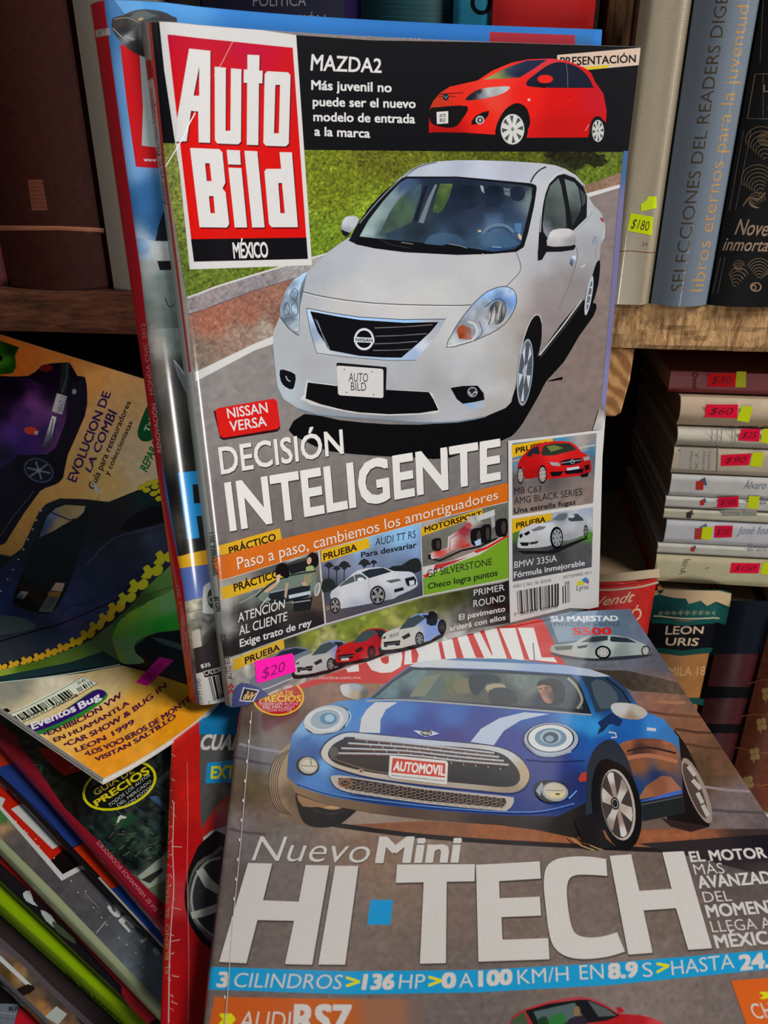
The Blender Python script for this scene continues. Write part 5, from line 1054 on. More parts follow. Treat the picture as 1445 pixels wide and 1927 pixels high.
# ------------------------------------------------------------------ print of the blue upright magazine
B = Art(M3_S, 1.12); B.cs()
B.poly([(140, -60), (1140, -60), (1140, 400), (450, 480), (140, 470)], '#2c6cb0', z=0)
B.G([(170, -20), (330, -20), (330, 480), (230, 480)], [(200, 20, '#3c6c9c'), (230, 200, '#5c88b8'), (245, 300, '#6c94c0'), (280, 380, '#2c5c8c'), (300, 420, '#24507c'), (260, 460, '#90a0b4')], 10)
B.G([(200, -20), (1120, -20), (1120, 100), (260, 60)], [(300, 10, '#4888c4'), (240, 15, '#5c94c8'), (500, 50, '#2c6cb0'), (800, 65, '#2864a8')], 14)
B.poly([(921, 60), (1082, 66), (1082, 84), (921, 84)], '#8c2430'); B.poly([(1082, 66), (1112, 68), (1112, 90), (1082, 88)], '#2c6094')
B.cs(0, 0, 3.0104)
B.T_('ESTOS SON LOS PASOS DE MÉXICO "COPA"', (1480, 212), (2380, 238), (1480, 192), '#b8c0cc', (2380, 218))
B.poly([(1660, 190), (1680, 190), (1680, 200), (1660, 200)], '#a0a030')
B.poly([(680, 250), (760, 270), (860, 300), (1000, 330), (1000, 960), (770, 945), (720, 600)], '#b4161c'); B.poly([(790, 300), (900, 330), (930, 840), (803, 825), (810, 600)], '#9aa4a4')
B.T_('www', (815, 914), (885, 916), (815, 893), '#c8ccd0', b=.02)
B.G([(632, 130), (645, 100), (700, 85), (750, 62), (830, 52), (920, 66), (975, 92), (1005, 130), (900, 320), (800, 318), (720, 272), (672, 222), (640, 175)], [(680, 130, '#38302c'), (720, 210, '#7c8080'), (800, 100, '#4c4c4c'), (850, 70, '#3c4448'), (760, 250, '#2c2c2c'), (700, 180, '#1c1a1a'), (940, 90, '#34343a'), (790, 290, '#242424')], 9, 2, noise=.06)
B.poly([(735, 100), (770, 68), (820, 62), (890, 90), (800, 120)], '#555c5e', 1); B.poly([(780, 110), (800, 98), (815, 105), (790, 120)], '#a88c50'); B.line([(650, 110), (720, 100), (780, 125)], 4, '#8a8680', 2); B.line([(640, 160), (680, 200), (720, 230)], 5, '#8c9494', 3); B.line([(705, 205), (760, 225)], 14, '#8c9090')
B.poly([(880, 1370), (895, 1290), (925, 1200), (1100, 1100), (1100, 1500), (880, 1500)], '#10141c', 1)
B.G([(700, 1330), (880, 1365), (1080, 1370), (1100, 2200), (900, 2000), (760, 1700)], [(900, 1420, '#a8aeac'), (930, 1600, '#64706e'), (960, 1850, '#525c58'), (800, 1500, '#8c8e8c'), (850, 1900, '#7a7874'), (790, 1420, '#7090b4'), (1000, 1900, '#404844')], 12, noise=.04)
B.poly([(890, 1478), (1080, 1478), (1080, 1530), (905, 1530)], '#0e1014'); B.line([(935, 1690), (960, 1740), (990, 1720)], 6, '#202624', 3)
B.cs(0, 600, 3.0104)
B.G([(820, 60), (1200, 40), (1260, 1330), (1010, 1345), (850, 400)], [(900, 300, '#5c5650'), (960, 700, '#4c463e'), (1000, 1200, '#3c3832'), (1050, 300, '#202020'), (1090, 700, '#141414'), (1120, 1000, '#0e0e10'), (870, 150, '#8c8680'), (1000, 120, '#5c6864'), (980, 60, '#687470'), (1120, 1250, '#101012')], 10, noise=.05)
B.poly([(985, 230), (1060, 330), (1080, 460), (1010, 330)], '#5c6468', 2); B.line([(985, 235), (1055, 330), (1090, 420)], 5, '#a8a8a4', 3)
B.poly([(1008, 872), (1160, 855), (1180, 930), (1090, 938), (1098, 1046), (1200, 1035), (1210, 1108), (1112, 1118), (1130, 1240), (1060, 1248)], '#1c88c8')
B.poly([(1000, 1345), (1200, 1300), (1300, 1290), (1300, 1370), (1215, 1385), (1015, 1412)], '#c8981c')
B.G([(1015, 1412), (1215, 1385), (1300, 1370), (1330, 1640), (1200, 1560), (1050, 1600)], [(1050, 1500, '#4c62a4'), (1150, 1470, '#46588c'), (1100, 1560, '#5468a4')], 9)
B.G([(1045, 1600), (1180, 1570), (1330, 1640), (1360, 2050), (1110, 2060), (1060, 1800)], [(1080, 1650, '#a8a490'), (1090, 1800, '#8c8876'), (1150, 1700, '#6c6c68'), (1200, 1850, '#2c2c2c'), (1100, 1950, '#585450'), (1250, 1800, '#18181a'), (1240, 1700, '#586460')], 8, noise=.15)
for y in (1650, 1700, 1745, 1790, 1840): B.line([(1052+(y-1600)*.2, y+10), (1150, y-8)], 3, '#5c584c')
B.poly([(1085, 1770), (1130, 1755), (1150, 1900), (1125, 1960), (1100, 1930)], '#b0aca0')
B.poly([(1150, 1540), (1170, 1500), (1260, 1480), (1260, 1650), (1160, 1668), (1148, 1640)], '#b8bcb8', 2); B.poly([(1175, 1570), (1190, 1528), (1250, 1515), (1250, 1640), (1200, 1640), (1178, 1610)], '#242c28', 2); B.ell(1195, 1590, 18, 22, '#7c8c80'); B.ell(1195, 1590, 8, 12, '#2c342c')
B.cs(0, 1180, 3.0104)
B.poly([(1095, 120), (1320, 60), (1360, 230), (1110, 260)], '#2c2a2a'); B.T_('$35', (1140, 232), (1192, 220), (1136, 212), '#d0d0d0', b=.03)
B.poly([(1110, 262), (1340, 200), (1380, 420), (1150, 500), (1135, 470)], '#c8c8c4'); B.poly([(1150, 255), (1340, 205), (1345, 245), (1160, 285)], '#1a1a1c'); B.T_('CALIDAD MAX', (1160, 275), (1340, 232), (1156, 248), '#c8c8c4', (1336, 205), b=.01)
B.bars((1212, 418), (1330, 375), (1180, 285), (1320, 248), 14, '#1a1a1c', 4); B.T_('0', (1180, 437), (1190, 434), (1178, 420), '#202020'); B.T_('10727', (1228, 410), (1330, 378), (1225, 385), '#202020')
B.T_('7382 0199 109D', (1152, 478), (1134, 290), (1130, 478), '#2c2c2c', (1114, 290)); B.poly([(1130, 490), (1380, 412), (1395, 470), (1180, 510), (1140, 515)], '#3a3836'); B.line([(1255, 120), (1275, 180)], 16, '#c01c78')
# red spine
B.cs()
B.poly([(140, -40), (191, -40), (206, 80), (233, 282), (266, 518), (292, 759), (312, 932), (344, 1098), (360, 1240), (376, 1400), (300, 1400)], '#98141a')
B.poly([(180, 58), (206, 53), (208, 66), (183, 71)], '#9c9088'); B.T_('Nº7', (186, 68), (200, 65), (185, 58), '#403030')
B.T_('RENOVACIÓN', (305, 851), (294, 759), (297, 852), '#c88c88', (286, 760)); B.T_('HONDA CIVIC 2012', (290, 742), (273, 608), (282, 743), '#b07470', (266, 609)); B.T_('Edición 6  2011', (350, 1174), (338, 1102), (343, 1176), '#b06460', (331, 1104)); B.T_('www.automovilonline.com.mx', (374, 1330), (352, 1188), (367, 1332), '#b06460', (345, 1190))
B.build('cover_print', M3, outline=[(0, M3_S.s[0], 1), (0, .2064, -1), (1, .0001, 1), (1, .2789, -1)])

# ------------------------------------------------------------------ lying magazine with the blue small car
HI_S = lying_sheet((452, 1340), (388, 1900), ZT, .0683, .0045, .2075)
HI = magazine('magazine', 'lying magazine with a blue small car and big white letters, in the foreground', HI_S, .2075, .275, .0045, '#6a5e5a')
H_ = Art(HI_S, 1.1); H_.cs()
H_.G([(330, 1100), (1700, 1100), (1700, 2300), (250, 2300)], [(1250, 1235, '#4a4c58'), (1190, 1200, '#5c687c'), (1150, 1262, '#60626c'), (1120, 1150, '#4c5c74'), (1320, 1300, '#5c4a44'), (1250, 1310, '#80594a'), (1300, 1370, '#76503c'), (1360, 1430, '#5f4230'), (1320, 1450, '#4c3828'), (1420, 1500, '#6a5c5c'), (1440, 1560, '#5c5052'), (1380, 1520, '#6c5e5e'),
  (470, 1350, '#54443a'), (560, 1360, '#5c4238'), (640, 1310, '#806050'), (700, 1300, '#80604c'), (520, 1400, '#6c625e'), (490, 1420, '#66666c'), (470, 1480, '#5c4e38'), (450, 1500, '#58483a'), (450, 1545, '#6e6462'), (700, 1540, '#8c7c70'), (440, 1650, '#5c5250'), (600, 1700, '#6c605c'), (1000, 1700, '#6e6058'), (1250, 1700, '#6a5c54'), (1200, 1850, '#766a64'), (1400, 1850, '#6c605c'), (900, 1900, '#665c58'), (500, 1620, '#6a6260'), (1380, 1650, '#564c4a'), (700, 1590, '#7a6252')], 7.5, noise=.045, streak=(1.5, 3.5, .03))
H_.G([(1075, 1260), (1180, 1262), (1300, 1290), (1320, 1310), (1190, 1300), (1165, 1290)], [(1180, 1280, '#3c342e'), (1280, 1298, '#4c3e36')], 6, noise=.1)
H_.G([(640, 1553), (800, 1545), (1000, 1555), (1210, 1560), (1445, 1560), (1445, 1595), (1250, 1595), (1000, 1585), (800, 1573)], [(800, 1560, '#7c5038'), (950, 1562, '#8c5434'), (1100, 1580, '#8c5434'), (1280, 1580, '#885236'), (1430, 1580, '#3a2e2c')], 8, noise=.05, streak=(1.55, 2, .05))
H_.line([(600, 1548), (760, 1570), (900, 1582), (1080, 1592), (1250, 1600), (1450, 1600)], 9, '#211c1c', 3); H_.G([(1200, 1588), (1445, 1570), (1500, 1600), (1445, 1650), (1300, 1612)], [(1300, 1602, '#2c2628'), (1440, 1600, '#1c1820'), (1440, 1640, '#3c3434')], 8)
for x0, y0, x1, y1, c in ((1190, 1335, 1320, 1350, '#5c3c2c'), (1270, 1372, 1350, 1380, '#4a3024'), (1240, 1320, 1290, 1322, '#94684c'), (1290, 1400, 1370, 1410, '#503628'), (440, 1425, 520, 1440, '#4c4a4e'), (450, 1400, 530, 1415, '#84828a'), (430, 1560, 500, 1570, '#544a48'), (1320, 1480, 1420, 1490, '#84767a'), (1300, 1520, 1440, 1530, '#4c4446')): H_.line([(x0, y0), ((x0+x1)/2, (y0+y1)/2+2), (x1, y1)], 5, c)
# masthead
H_.poly([(540, 1302), (620, 1284), (704, 1286), (740, 1287), (800, 1270), (1064, 1252), (1020, 1165), (900, 1170), (500, 1240)], '#b41c14')
H_.poly([(560, 1190), (900, 1150), (1026, 1150), (1018, 1165), (900, 1172)], '#2c4474')
H_.cs(500, 1200, 4.014)
H_.poly([(560, 150), (690, 150), (700, 200), (705, 255), (620, 262)], WH); H_.poly([(740, 0), (765, 195), (800, 245), (870, 267), (950, 262), (1020, 220), (1032, 150), (1010, 0)], WH); H_.poly([(850, 60), (862, 150), (880, 190), (910, 202), (930, 188), (928, 120), (915, 60)], '#b41c14')
H_.poly([(1060, 0), (1045, 205), (1180, 190), (1215, 185), (1330, 180), (1340, 0)], WH); H_.poly([(1095, 0), (1115, 40), (1155, 130), (1140, 190), (1105, 192), (1100, 120)], '#b41c14'); H_.poly([(1215, 100), (1235, 60), (1245, 185), (1222, 187)], '#b41c14')
XR = lambda P: [(x+1204, y) for x, y in P]
H_.poly(XR([(-10, -60), (820, -75), (880, 150), (970, 150), (1000, 188), (800, 168), (0, 180)]), WH)
for g_ in ([(85, -30), (110, -40), (155, 168), (125, 176)], [(198, -20), (225, -60), (292, 156), (238, 162)], [(300, -60), (345, -70), (447, 155), (385, 153)], [(400, -70), (440, -72), (512, 132), (500, 128)], [(540, -70), (560, -72), (657, 162), (618, 158)], [(680, -75), (700, -75), (788, 167), (748, 165)]): H_.poly(XR(g_), '#b41c14')
H_.T_('www.automovilonline.com.mx', (130, 318), (718, 312), (130, 292), '#c8b4b0', (718, 288), b=.0)
H_.ell(96, 454, 197, 142, '#1c1410'); H_.ell(94, 450, 197, 142, '#d0a814'); H_.ell(94, 450, 182, 128, '#a81c18')
H_.T_('GUÍA DE', (20, 438), (208, 436), (20, 404), '#d0b02c', b=.02); H_.T_('PRECIOS', (-45, 485), (262, 482), (-50, 442), '#d0b02c', (268, 438), b=.045)
H_.T_('TODOS LOS AUTOS', (-50, 512), (242, 510), (-50, 492), WH); H_.T_('DEL MERCADO', (-20, 537), (216, 534), (-20, 518), WH); H_.T_('CON FOTOS', (15, 560), (196, 557), (15, 541), WH)
# panel SU MAJESTAD
H_.cs(860, 1140, 2.47)
H_.G([(415, 20), (760, 5), (812, 130), (700, 150), (470, 170)], [(450, 50, '#6c8094'), (600, 100, '#647c94'), (780, 80, '#56687c'), (480, 140, '#7c90a0')], 10)
H_.T_('SU MAJESTAD', (438, 73), (748, 70), (436, 50), '#c8ccd0', (744, 47), b=.045); H_.T_('MERCEDES-BENZ', (452, 96), (762, 94), (450, 78), '#3c4654', (758, 76)); H_.T_('S500', (542, 135), (718, 134), (538, 103), '#c02020', (712, 102), b=.04)
H_.poly([(440, 215), (640, 238), (860, 225), (905, 222), (880, 240), (650, 258), (480, 240)], '#2c3038', 2)
H_.G([(436, 195), (450, 182), (545, 172), (575, 152), (625, 138), (700, 135), (790, 147), (850, 170), (885, 188), (896, 225), (860, 228), (725, 238), (640, 246), (520, 234), (440, 216)], [(480, 190, '#8c9490'), (560, 180, '#a0aaa8'), (700, 180, '#aab2b0'), (850, 200, '#98a0a0'), (760, 220, '#7c8686'), (600, 230, '#98a09c'), (500, 225, '#a89c98'), (660, 145, '#6c7880')], 6, 2)
H_.poly([(575, 170), (625, 145), (700, 140), (700, 160), (640, 170)], '#2c343c', 1); H_.poly([(710, 162), (715, 142), (790, 150), (835, 172), (720, 168)], '#262e36', 1); H_.poly([(450, 190), (540, 185), (530, 205), (460, 208)], '#4c5450', 1); H_.poly([(555, 190), (610, 180), (600, 195), (565, 200)], '#20242a', 1)
H_.wheel(678, 217, 37, 31, .1, rim='#b0b0ac', gapc='#3a3c3c', ns=8); H_.wheel(876, 210, 20, 25, 0, rim='#a8a8a4', gapc='#3a3c3c', ns=8)
# small blue car: tyres first
H_.cs(500, 1200, 4.014)
H_.G([(200, 780), (110, 860), (50, 960), (18, 1100), (40, 1240), (110, 1350), (250, 1412), (400, 1436), (540, 1420), (640, 1350), (700, 1270), (540, 1230), (300, 1150), (220, 1000)], [(60, 1050, '#9c8268'), (100, 1250, '#8c745c'), (150, 950, '#94805c'), (250, 1380, '#6a5644'), (180, 1200, '#5c4c3c')], 12)
for i in range(5): H_.line([(190-i*22, 830+i*14), (120-i*17, 950), (88-i*16, 1090), (112-i*16, 1240), (190-i*20, 1345-i*4)], 6, '#2c241e', 5)
H_.poly([(225, 1170), (240, 1290), (290, 1400), (400, 1436), (540, 1418), (640, 1350), (700, 1270), (540, 1230), (300, 1150)], '#121012', 2)
H_.poly([(235, 1190), (300, 1210), (480, 1270), (585, 1265), (560, 1295), (480, 1300), (400, 1280), (280, 1275)], '#8c6a4c', 2); H_.line([(350, 1300), (480, 1335), (590, 1310)], 12, '#2c2420', 3); H_.poly([(430, 1290), (500, 1265), (585, 1262), (540, 1295)], '#b08a60', 1)
H_.cs()
# right rear wheel and arch
H_.poly([(1262, 1380), (1278, 1385), (1300, 1420), (1325, 1480), (1336, 1530), (1334, 1556), (1300, 1560), (1255, 1545), (1262, 1480)], '#181314', 2)
H_.ell(1311, 1488, 17, 66, '#8a7c74', rot=-.38); H_.ell(1308, 1488, 12, 56, '#4a3c38', rot=-.38)
for a, b_ in (((1295, 1442), (1308, 1460)), ((1303, 1468), (1318, 1485)), ((1312, 1492), (1322, 1512)), ((1322, 1515), (1332, 1536))): H_.line([a, b_], 8, '#a8a09c')
H_.poly([(1245, 1540), (1335, 1556), (1300, 1566), (1262, 1556)], '#2c2020', 1)
bl = [(540, 1462), (542, 1424), (550, 1384), (572, 1354), (600, 1332), (639, 1320), (679, 1316), (697, 1312), (735, 1280), (772, 1252), (790, 1247), (840, 1241), (949, 1246), (1062, 1253), (1111, 1260), (1149, 1273), (1180, 1298), (1205, 1335), (1249, 1354), (1277, 1388), (1282, 1440), (1285, 1500), (1240, 1530), (1208, 1545), (1130, 1530), (1102, 1514), (1049, 1537), (949, 1535), (800, 1525), (724, 1517), (625, 1502), (562, 1482)]
H_.G(bl, [(580, 1400, '#2c5c9c'), (560, 1440, '#244c84'), (620, 1350, '#2c64a8'), (570, 1370, '#70a0d0'), (640, 1335, '#4c84bc'), (680, 1340, '#2870b8'), (600, 1380, '#4c80b8'), (640, 1460, '#2c5c94'), (590, 1470, '#3c78b8'), (610, 1440, '#5c94cc'), (590, 1420, '#244884'), (700, 1500, '#1c3870'), (850, 1505, '#203c7c'), (1000, 1470, '#1c2e74'), (1050, 1440, '#1c3076'), (1080, 1480, '#18285c'), (1000, 1520, '#1c3070'), (1090, 1400, '#1c4c94'), (960, 1400, '#1c3484'), (800, 1370, '#1c3488'), (760, 1345, '#2464b0'), (850, 1345, '#2058a4'), (900, 1370, '#1c3484'), (760, 1380, '#1c2c80'), (850, 1390, '#1c2878'), (1000, 1345, '#1c5098'), (1090, 1355, '#2c84c4'), (1120, 1370, '#3088c8'), (1130, 1400, '#1c509c'), (1190, 1370, '#1c58a4'), (1230, 1370, '#3078bc'), (1250, 1390, '#346ca8'), (1170, 1400, '#1c5098'), (1200, 1440, '#7c4c34'), (1240, 1460, '#183058'), (1190, 1480, '#1c3c6c'), (1250, 1440, '#7c5038'), (1140, 1330, '#1c4478'), (1150, 1310, '#2c3c58')], 9, noise=.02)
# door reflections
H_.G([(1162, 1404), (1190, 1392), (1230, 1390), (1262, 1398), (1275, 1412), (1275, 1428), (1230, 1420), (1175, 1425)], [(1180, 1405, '#8c543c'), (1230, 1395, '#704434'), (1260, 1405, '#8c5a40'), (1200, 1415, '#3c2828')], 5, 2, streak=(1.6, 2, .08), noise=.04); H_.line([(1175, 1428), (1220, 1422), (1275, 1434)], 8, '#a0644a', 3); H_.line([(1180, 1414), (1220, 1407), (1272, 1418)], 4, '#2c2024', 3)
H_.G([(1200, 1505), (1215, 1480), (1245, 1460), (1262, 1462), (1282, 1485), (1280, 1490), (1240, 1498)], [(1240, 1480, '#7c4c38'), (1270, 1480, '#94604a'), (1215, 1497, '#8c5c40')], 5, 1); H_.line([(1208, 1512), (1245, 1500), (1282, 1490)], 7, '#3c5cb0', 2)
H_.poly([(1205, 1510), (1285, 1495), (1290, 1530), (1210, 1546)], '#1e2224'); H_.line([(1206, 1515), (1285, 1499)], 2, '#4c5458')
# skirt
H_.G([(540, 1462), (562, 1481), (625, 1501), (724, 1516), (800, 1524), (949, 1535), (1049, 1537), (1104, 1510), (1110, 1560), (1085, 1578), (1010, 1562), (940, 1553), (800, 1543), (700, 1531), (610, 1514), (555, 1492)], [(560, 1485, '#7a644c'), (650, 1512, '#6a5440'), (800, 1534, '#503e34'), (950, 1545, '#2c2424'), (1080, 1550, '#1a1618')], 8)
# roof and glass
H_.G([(772, 1253), (788, 1246), (840, 1240), (949, 1245), (1062, 1252), (1111, 1260), (1149, 1273), (1120, 1274), (1060, 1268), (940, 1260), (800, 1256), (775, 1262)], [(800, 1250, '#b8bcc0'), (900, 1250, '#a8b4c4'), (1050, 1262, '#8ca0c0'), (1130, 1270, '#a8b0c0')], 6); H_.poly([(835, 1242), (860, 1239), (960, 1240), (1065, 1252), (940, 1247)], '#3c6c98', 1)
H_.line([(1003, 1210), (1006, 1245)], 2.2, '#6c7480')
H_.poly([(697, 1314), (735, 1282), (773, 1255), (800, 1257), (940, 1262), (1075, 1270), (1090, 1285), (1113, 1344), (1000, 1336), (850, 1325), (760, 1320)], '#16202c')
H_.G([(706, 1314), (740, 1284), (778, 1261), (900, 1265), (1065, 1274), (1080, 1290), (1098, 1335), (1000, 1330), (850, 1320), (760, 1316)], [(740, 1300, '#54707c'), (780, 1280, '#5c747c'), (820, 1290, '#4c5a5c'), (850, 1280, '#5a6450'), (860, 1300, '#5c584c'), (900, 1280, '#2c3c50'), (880, 1310, '#4c4c48'), (1000, 1290, '#5c6864'), (980, 1280, '#64706c'), (960, 1310, '#3c4448'), (760, 1310, '#2c3c4c'), (1020, 1320, '#202c3c'), (1070, 1320, '#34404c'), (930, 1320, '#4c4c48'), (1060, 1285, '#3c4a54')], 6, noise=.04)
for P, c, s_ in (([(795, 1275), (830, 1268), (800, 1310), (770, 1312)], '#6c7464', 1), ([(853, 1285), (870, 1275), (890, 1285), (890, 1303), (860, 1305)], '#6a6450', 2), ([(885, 1270), (935, 1272), (942, 1285), (915, 1285), (900, 1310), (885, 1300)], '#1c2838', 2), ([(915, 1290), (945, 1287), (950, 1297), (918, 1303)], '#988c74', 2), ([(920, 1300), (945, 1294), (968, 1304), (972, 1325), (925, 1325)], '#2c323c', 2), ([(1010, 1290), (1020, 1280), (1045, 1278), (1062, 1292), (1060, 1322), (1030, 1325)], '#1c242e', 2)): H_.poly(P, c, s_)
H_.G([(1011, 1292), (1020, 1288), (1036, 1292), (1042, 1310), (1038, 1324), (1026, 1322), (1018, 1310)], [(1018, 1295, '#a87c64'), (1028, 1300, '#7c5848'), (1026, 1318, '#a07864'), (1038, 1310, '#4c3c3c')], 3, 2); H_.line([(1014, 1297), (1020, 1296)], 2, '#2c2020'); H_.line([(1024, 1295), (1031, 1295)], 2, '#2c2020'); H_.poly([(1010, 1292), (1016, 1283), (1034, 1280), (1046, 1286), (1050, 1300), (1043, 1306), (1036, 1292), (1022, 1289)], '#241e20', 1)
H_.line([(1068, 1276), (1084, 1292), (1095, 1318), (1086, 1334)], 5, '#8c8c7c', 4); H_.line([(690, 1320), (760, 1318), (900, 1328), (1113, 1346)], 3.5, '#8c9098', 3)
H_.poly([(1092, 1272), (1140, 1276), (1165, 1295), (1195, 1333), (1165, 1332), (1140, 1338), (1122, 1342), (1108, 1300)], '#27384c', 1); H_.poly([(1112, 1285), (1136, 1282), (1160, 1305), (1160, 1325), (1130, 1335)], '#46525c', 2); H_.line([(1140, 1276), (1170, 1300), (1190, 1330)], 3, '#14202c')
# bonnet stripes, mirrors
H_.poly([(676, 1379), (680, 1352), (690, 1336), (706, 1322), (748, 1322), (726, 1336), (716, 1355), (715, 1380)], '#b8bcc0', 1); H_.poly([(885, 1397), (905, 1372), (940, 1352), (986, 1341), (1034, 1344), (980, 1356), (948, 1376), (929, 1403)], '#a8b4c8', 1)
H_.G([(640, 1292), (650, 1288), (672, 1287), (690, 1296), (693, 1306), (680, 1318), (664, 1316), (645, 1309)], [(648, 1298, '#b8bcc0'), (670, 1292, '#8c9cb0'), (670, 1306, '#a8947c'), (685, 1308, '#4c4c4c')], 4, 2)
H_.G([(1150, 1327), (1165, 1323), (1195, 1326), (1216, 1338), (1216, 1348), (1200, 1355), (1170, 1352), (1152, 1340)], [(1170, 1332, '#b4b4b4'), (1200, 1340, '#a8a49c'), (1190, 1350, '#8c7c6c')], 4, 2); H_.poly([(1125, 1360), (1150, 1342), (1165, 1352), (1172, 1356), (1165, 1368), (1150, 1362), (1132, 1372)], '#182c58', 1)
H_.line([(1217, 1372), (1234, 1374)], 6, '#b4b8bc'); H_.line([(1145, 1378), (1158, 1380), (1160, 1388), (1150, 1388)], 3, '#b0b4b8')
H_.poly([(1124, 1383), (1128, 1372), (1150, 1358), (1136, 1376)], '#1c2c44', 1)
# headlamps
H_.ell(616, 1355, 46, 27, '#24303c', rot=-.22); H_.ell(614, 1354, 43, 25.5, '#a8b0b8', rot=-.22); H_.ell(609, 1357, 38, 24, '#c0c4c8', rot=-.2); H_.ell(612, 1354, 28, 18, '#8c9ca8', rot=-.2); H_.ell(618, 1353, 16, 11, '#4c7c9c'); H_.ell(620, 1352, 9, 7, '#98b4c4'); H_.poly([(575, 1370), (590, 1380), (580, 1378)], '#3c3c30')
H_.line([(573, 1364), (600, 1378), (635, 1375), (652, 1355)], 3, '#b0b4b8', 4); H_.line([(655, 1338), (660, 1350), (650, 1368)], 3, '#7cb0dc', 3)
H_.ell(1036, 1393, 54, 33, '#16244c'); H_.ell(1037, 1392, 51, 31, '#98a4b4'); H_.ell(1036, 1390, 45, 27, '#1c3040'); H_.ell(1036, 1390, 42, 25.5, '#c4c8c8'); H_.ell(1036, 1389, 30, 18, '#5c7c94'); H_.ell(1036, 1388, 20, 13, '#98a8b0'); H_.ell(1036, 1389, 15, 11, '#2c4454'); H_.ell(1034, 1391, 8, 6, '#7890a0')
H_.line([(990, 1400), (1010, 1420), (1040, 1424), (1075, 1415)], 3.5, '#8c94a0', 4)
# grille
gr = [(604, 1420), (612, 1402), (630, 1388), (655, 1380), (700, 1383), (800, 1393), (880, 1400), (940, 1408), (975, 1425), (994, 1450), (994, 1470), (980, 1487), (955, 1493), (900, 1488), (800, 1478), (700, 1464), (640, 1448), (615, 1436)]
H_.poly([(x+(x-800)*.012, y+(2 if y > 1440 else -2)) for x, y in gr], '#142048', 3)
H_.G(gr, [(610, 1420, '#b8b4ac'), (640, 1385, '#b0b8c0'), (800, 1394, '#a8b4c4'), (950, 1415, '#b0b4b8'), (990, 1460, '#a89478'), (960, 1490, '#8c7c6c'), (800, 1476, '#9c8c7c'), (650, 1450, '#b0a490')], 7, 3)
H_.poly([(617, 1420), (625, 1404), (645, 1392), (665, 1388), (800, 1402), (900, 1410), (945, 1420), (968, 1440), (978, 1458), (975, 1474), (955, 1482), (900, 1478), (800, 1468), (700, 1455), (650, 1444), (626, 1434)], '#141214', 3)
for i in range(4):
    y = 1396+i*7.5; H_.line([(668-i*13, y-6+i*2), (760, y+3), (860, y+14), (930+i*9, y+22)], 3.2, '#a4a8b0', 3); H_.line([(668-i*13, y-3+i*2), (760, y+6.5), (860, y+17.5), (930+i*9, y+25)], 2, '#5c3c34', 3)
    for k in range(11): x = 690+k*23+i*7; yy = y-4+(x-668)*.115; H_.line([(x, yy), (x+.5, yy+4)], 1.6, '#a0a0a4')
H_.ell(628, 1417, 9, 11, '#4c4440'); H_.ell(679, 1452, 5.5, 4.5, '#a89484'); H_.ell(680, 1452, 3, 2.5, '#5c4c44')
H_.line([(622, 1428), (690, 1450), (740, 1458)], 3, '#5c4838', 3)
H_.poly([(736, 1423), (840, 1433), (843, 1438), (841, 1476), (838, 1478), (733, 1465), (731, 1461), (733, 1426)], '#c8c4c0'); H_.poly([(739, 1428), (838, 1438), (837, 1465), (736, 1455)], '#b83020')
H_.T_('AUTOMOVIL', (740, 1451), (836, 1461), (743, 1434), '#d0ccc8', (837, 1443), b=.05); H_.T_('www.automovilonline.com.mx', (736, 1462), (837, 1473), (736, 1458), '#4c4848', (837, 1469)); H_.line([(733, 1427), (731, 1461), (736, 1466)], 1, '#8a8683')
# wing badge
H_.poly([(777, 1375), (795, 1377), (800, 1374), (812, 1376), (827, 1382), (810, 1386), (800, 1388), (790, 1384)], '#b4bcc8'); H_.ell(802, 1380.5, 11, 6, '#1c2430'); H_.T_('MINI', (794, 1383), (810, 1384), (794, 1378), '#c0c4c8', b=.03)
# lower grille
H_.poly([(622, 1464), (630, 1461), (660, 1463), (800, 1484), (950, 1500), (966, 1504), (965, 1515), (955, 1526), (935, 1527), (800, 1514), (680, 1497), (640, 1488), (626, 1476)], '#a8a098', 2)
H_.poly([(636, 1466), (660, 1466), (800, 1488), (950, 1504), (953, 1512), (945, 1522), (800, 1509), (690, 1493), (650, 1486), (640, 1476)], '#1c1614', 1)
for k in range(19):
    for r_ in range(3):
        x = 650+k*16+r_*8; y = 1473+(x-650)*.118+r_*8.5
        if x < 948: H_.line([(x-6, y), (x-3, y-3.2), (x+3, y-3), (x+6, y+.6), (x+3, y+3.6), (x-3, y+3.2)], 1.3, '#8c7464', closed=True)
H_.ell(650, 1475, 14, 9, '#7c5038', hole=.6); H_.line([(560, 1476), (625, 1496), (724, 1510), (860, 1524), (1000, 1530), (1080, 1514)], 2.5, '#4c74b4', 4)
# fog lamps
H_.ell(579, 1442, 22, 18, '#14100e', rot=.2); H_.ell(580, 1441, 18, 15.5, '#a8a090', rot=.2); H_.ell(582, 1441, 14, 11, '#c0b8a8', rot=.2); H_.line([(566, 1441), (596, 1443)], 1.5, '#6c6050'); H_.line([(584, 1428), (586, 1440)], 2, '#6c6050')
H_.poly([(1006, 1490), (1010, 1475), (1025, 1470), (1060, 1475), (1070, 1492), (1060, 1508), (1035, 1513), (1015, 1505)], '#12101a', 2); H_.ell(1044, 1492, 25, 18, '#8c9090', rot=.15); H_.ell(1044, 1491, 21, 15, '#b4ac98', rot=.15); H_.poly([(1035, 1493), (1063, 1494), (1058, 1503), (1036, 1502)], '#c8b888'); H_.line([(1026, 1489), (1060, 1490)], 1.5, '#7c7868'); H_.poly([(1045, 1495), (1053, 1495), (1053, 1498), (1045, 1498)], '#2c2c2c'); H_.poly([(1008, 1490), (1018, 1474), (1022, 1478), (1016, 1500)], '#8c9498', 1)
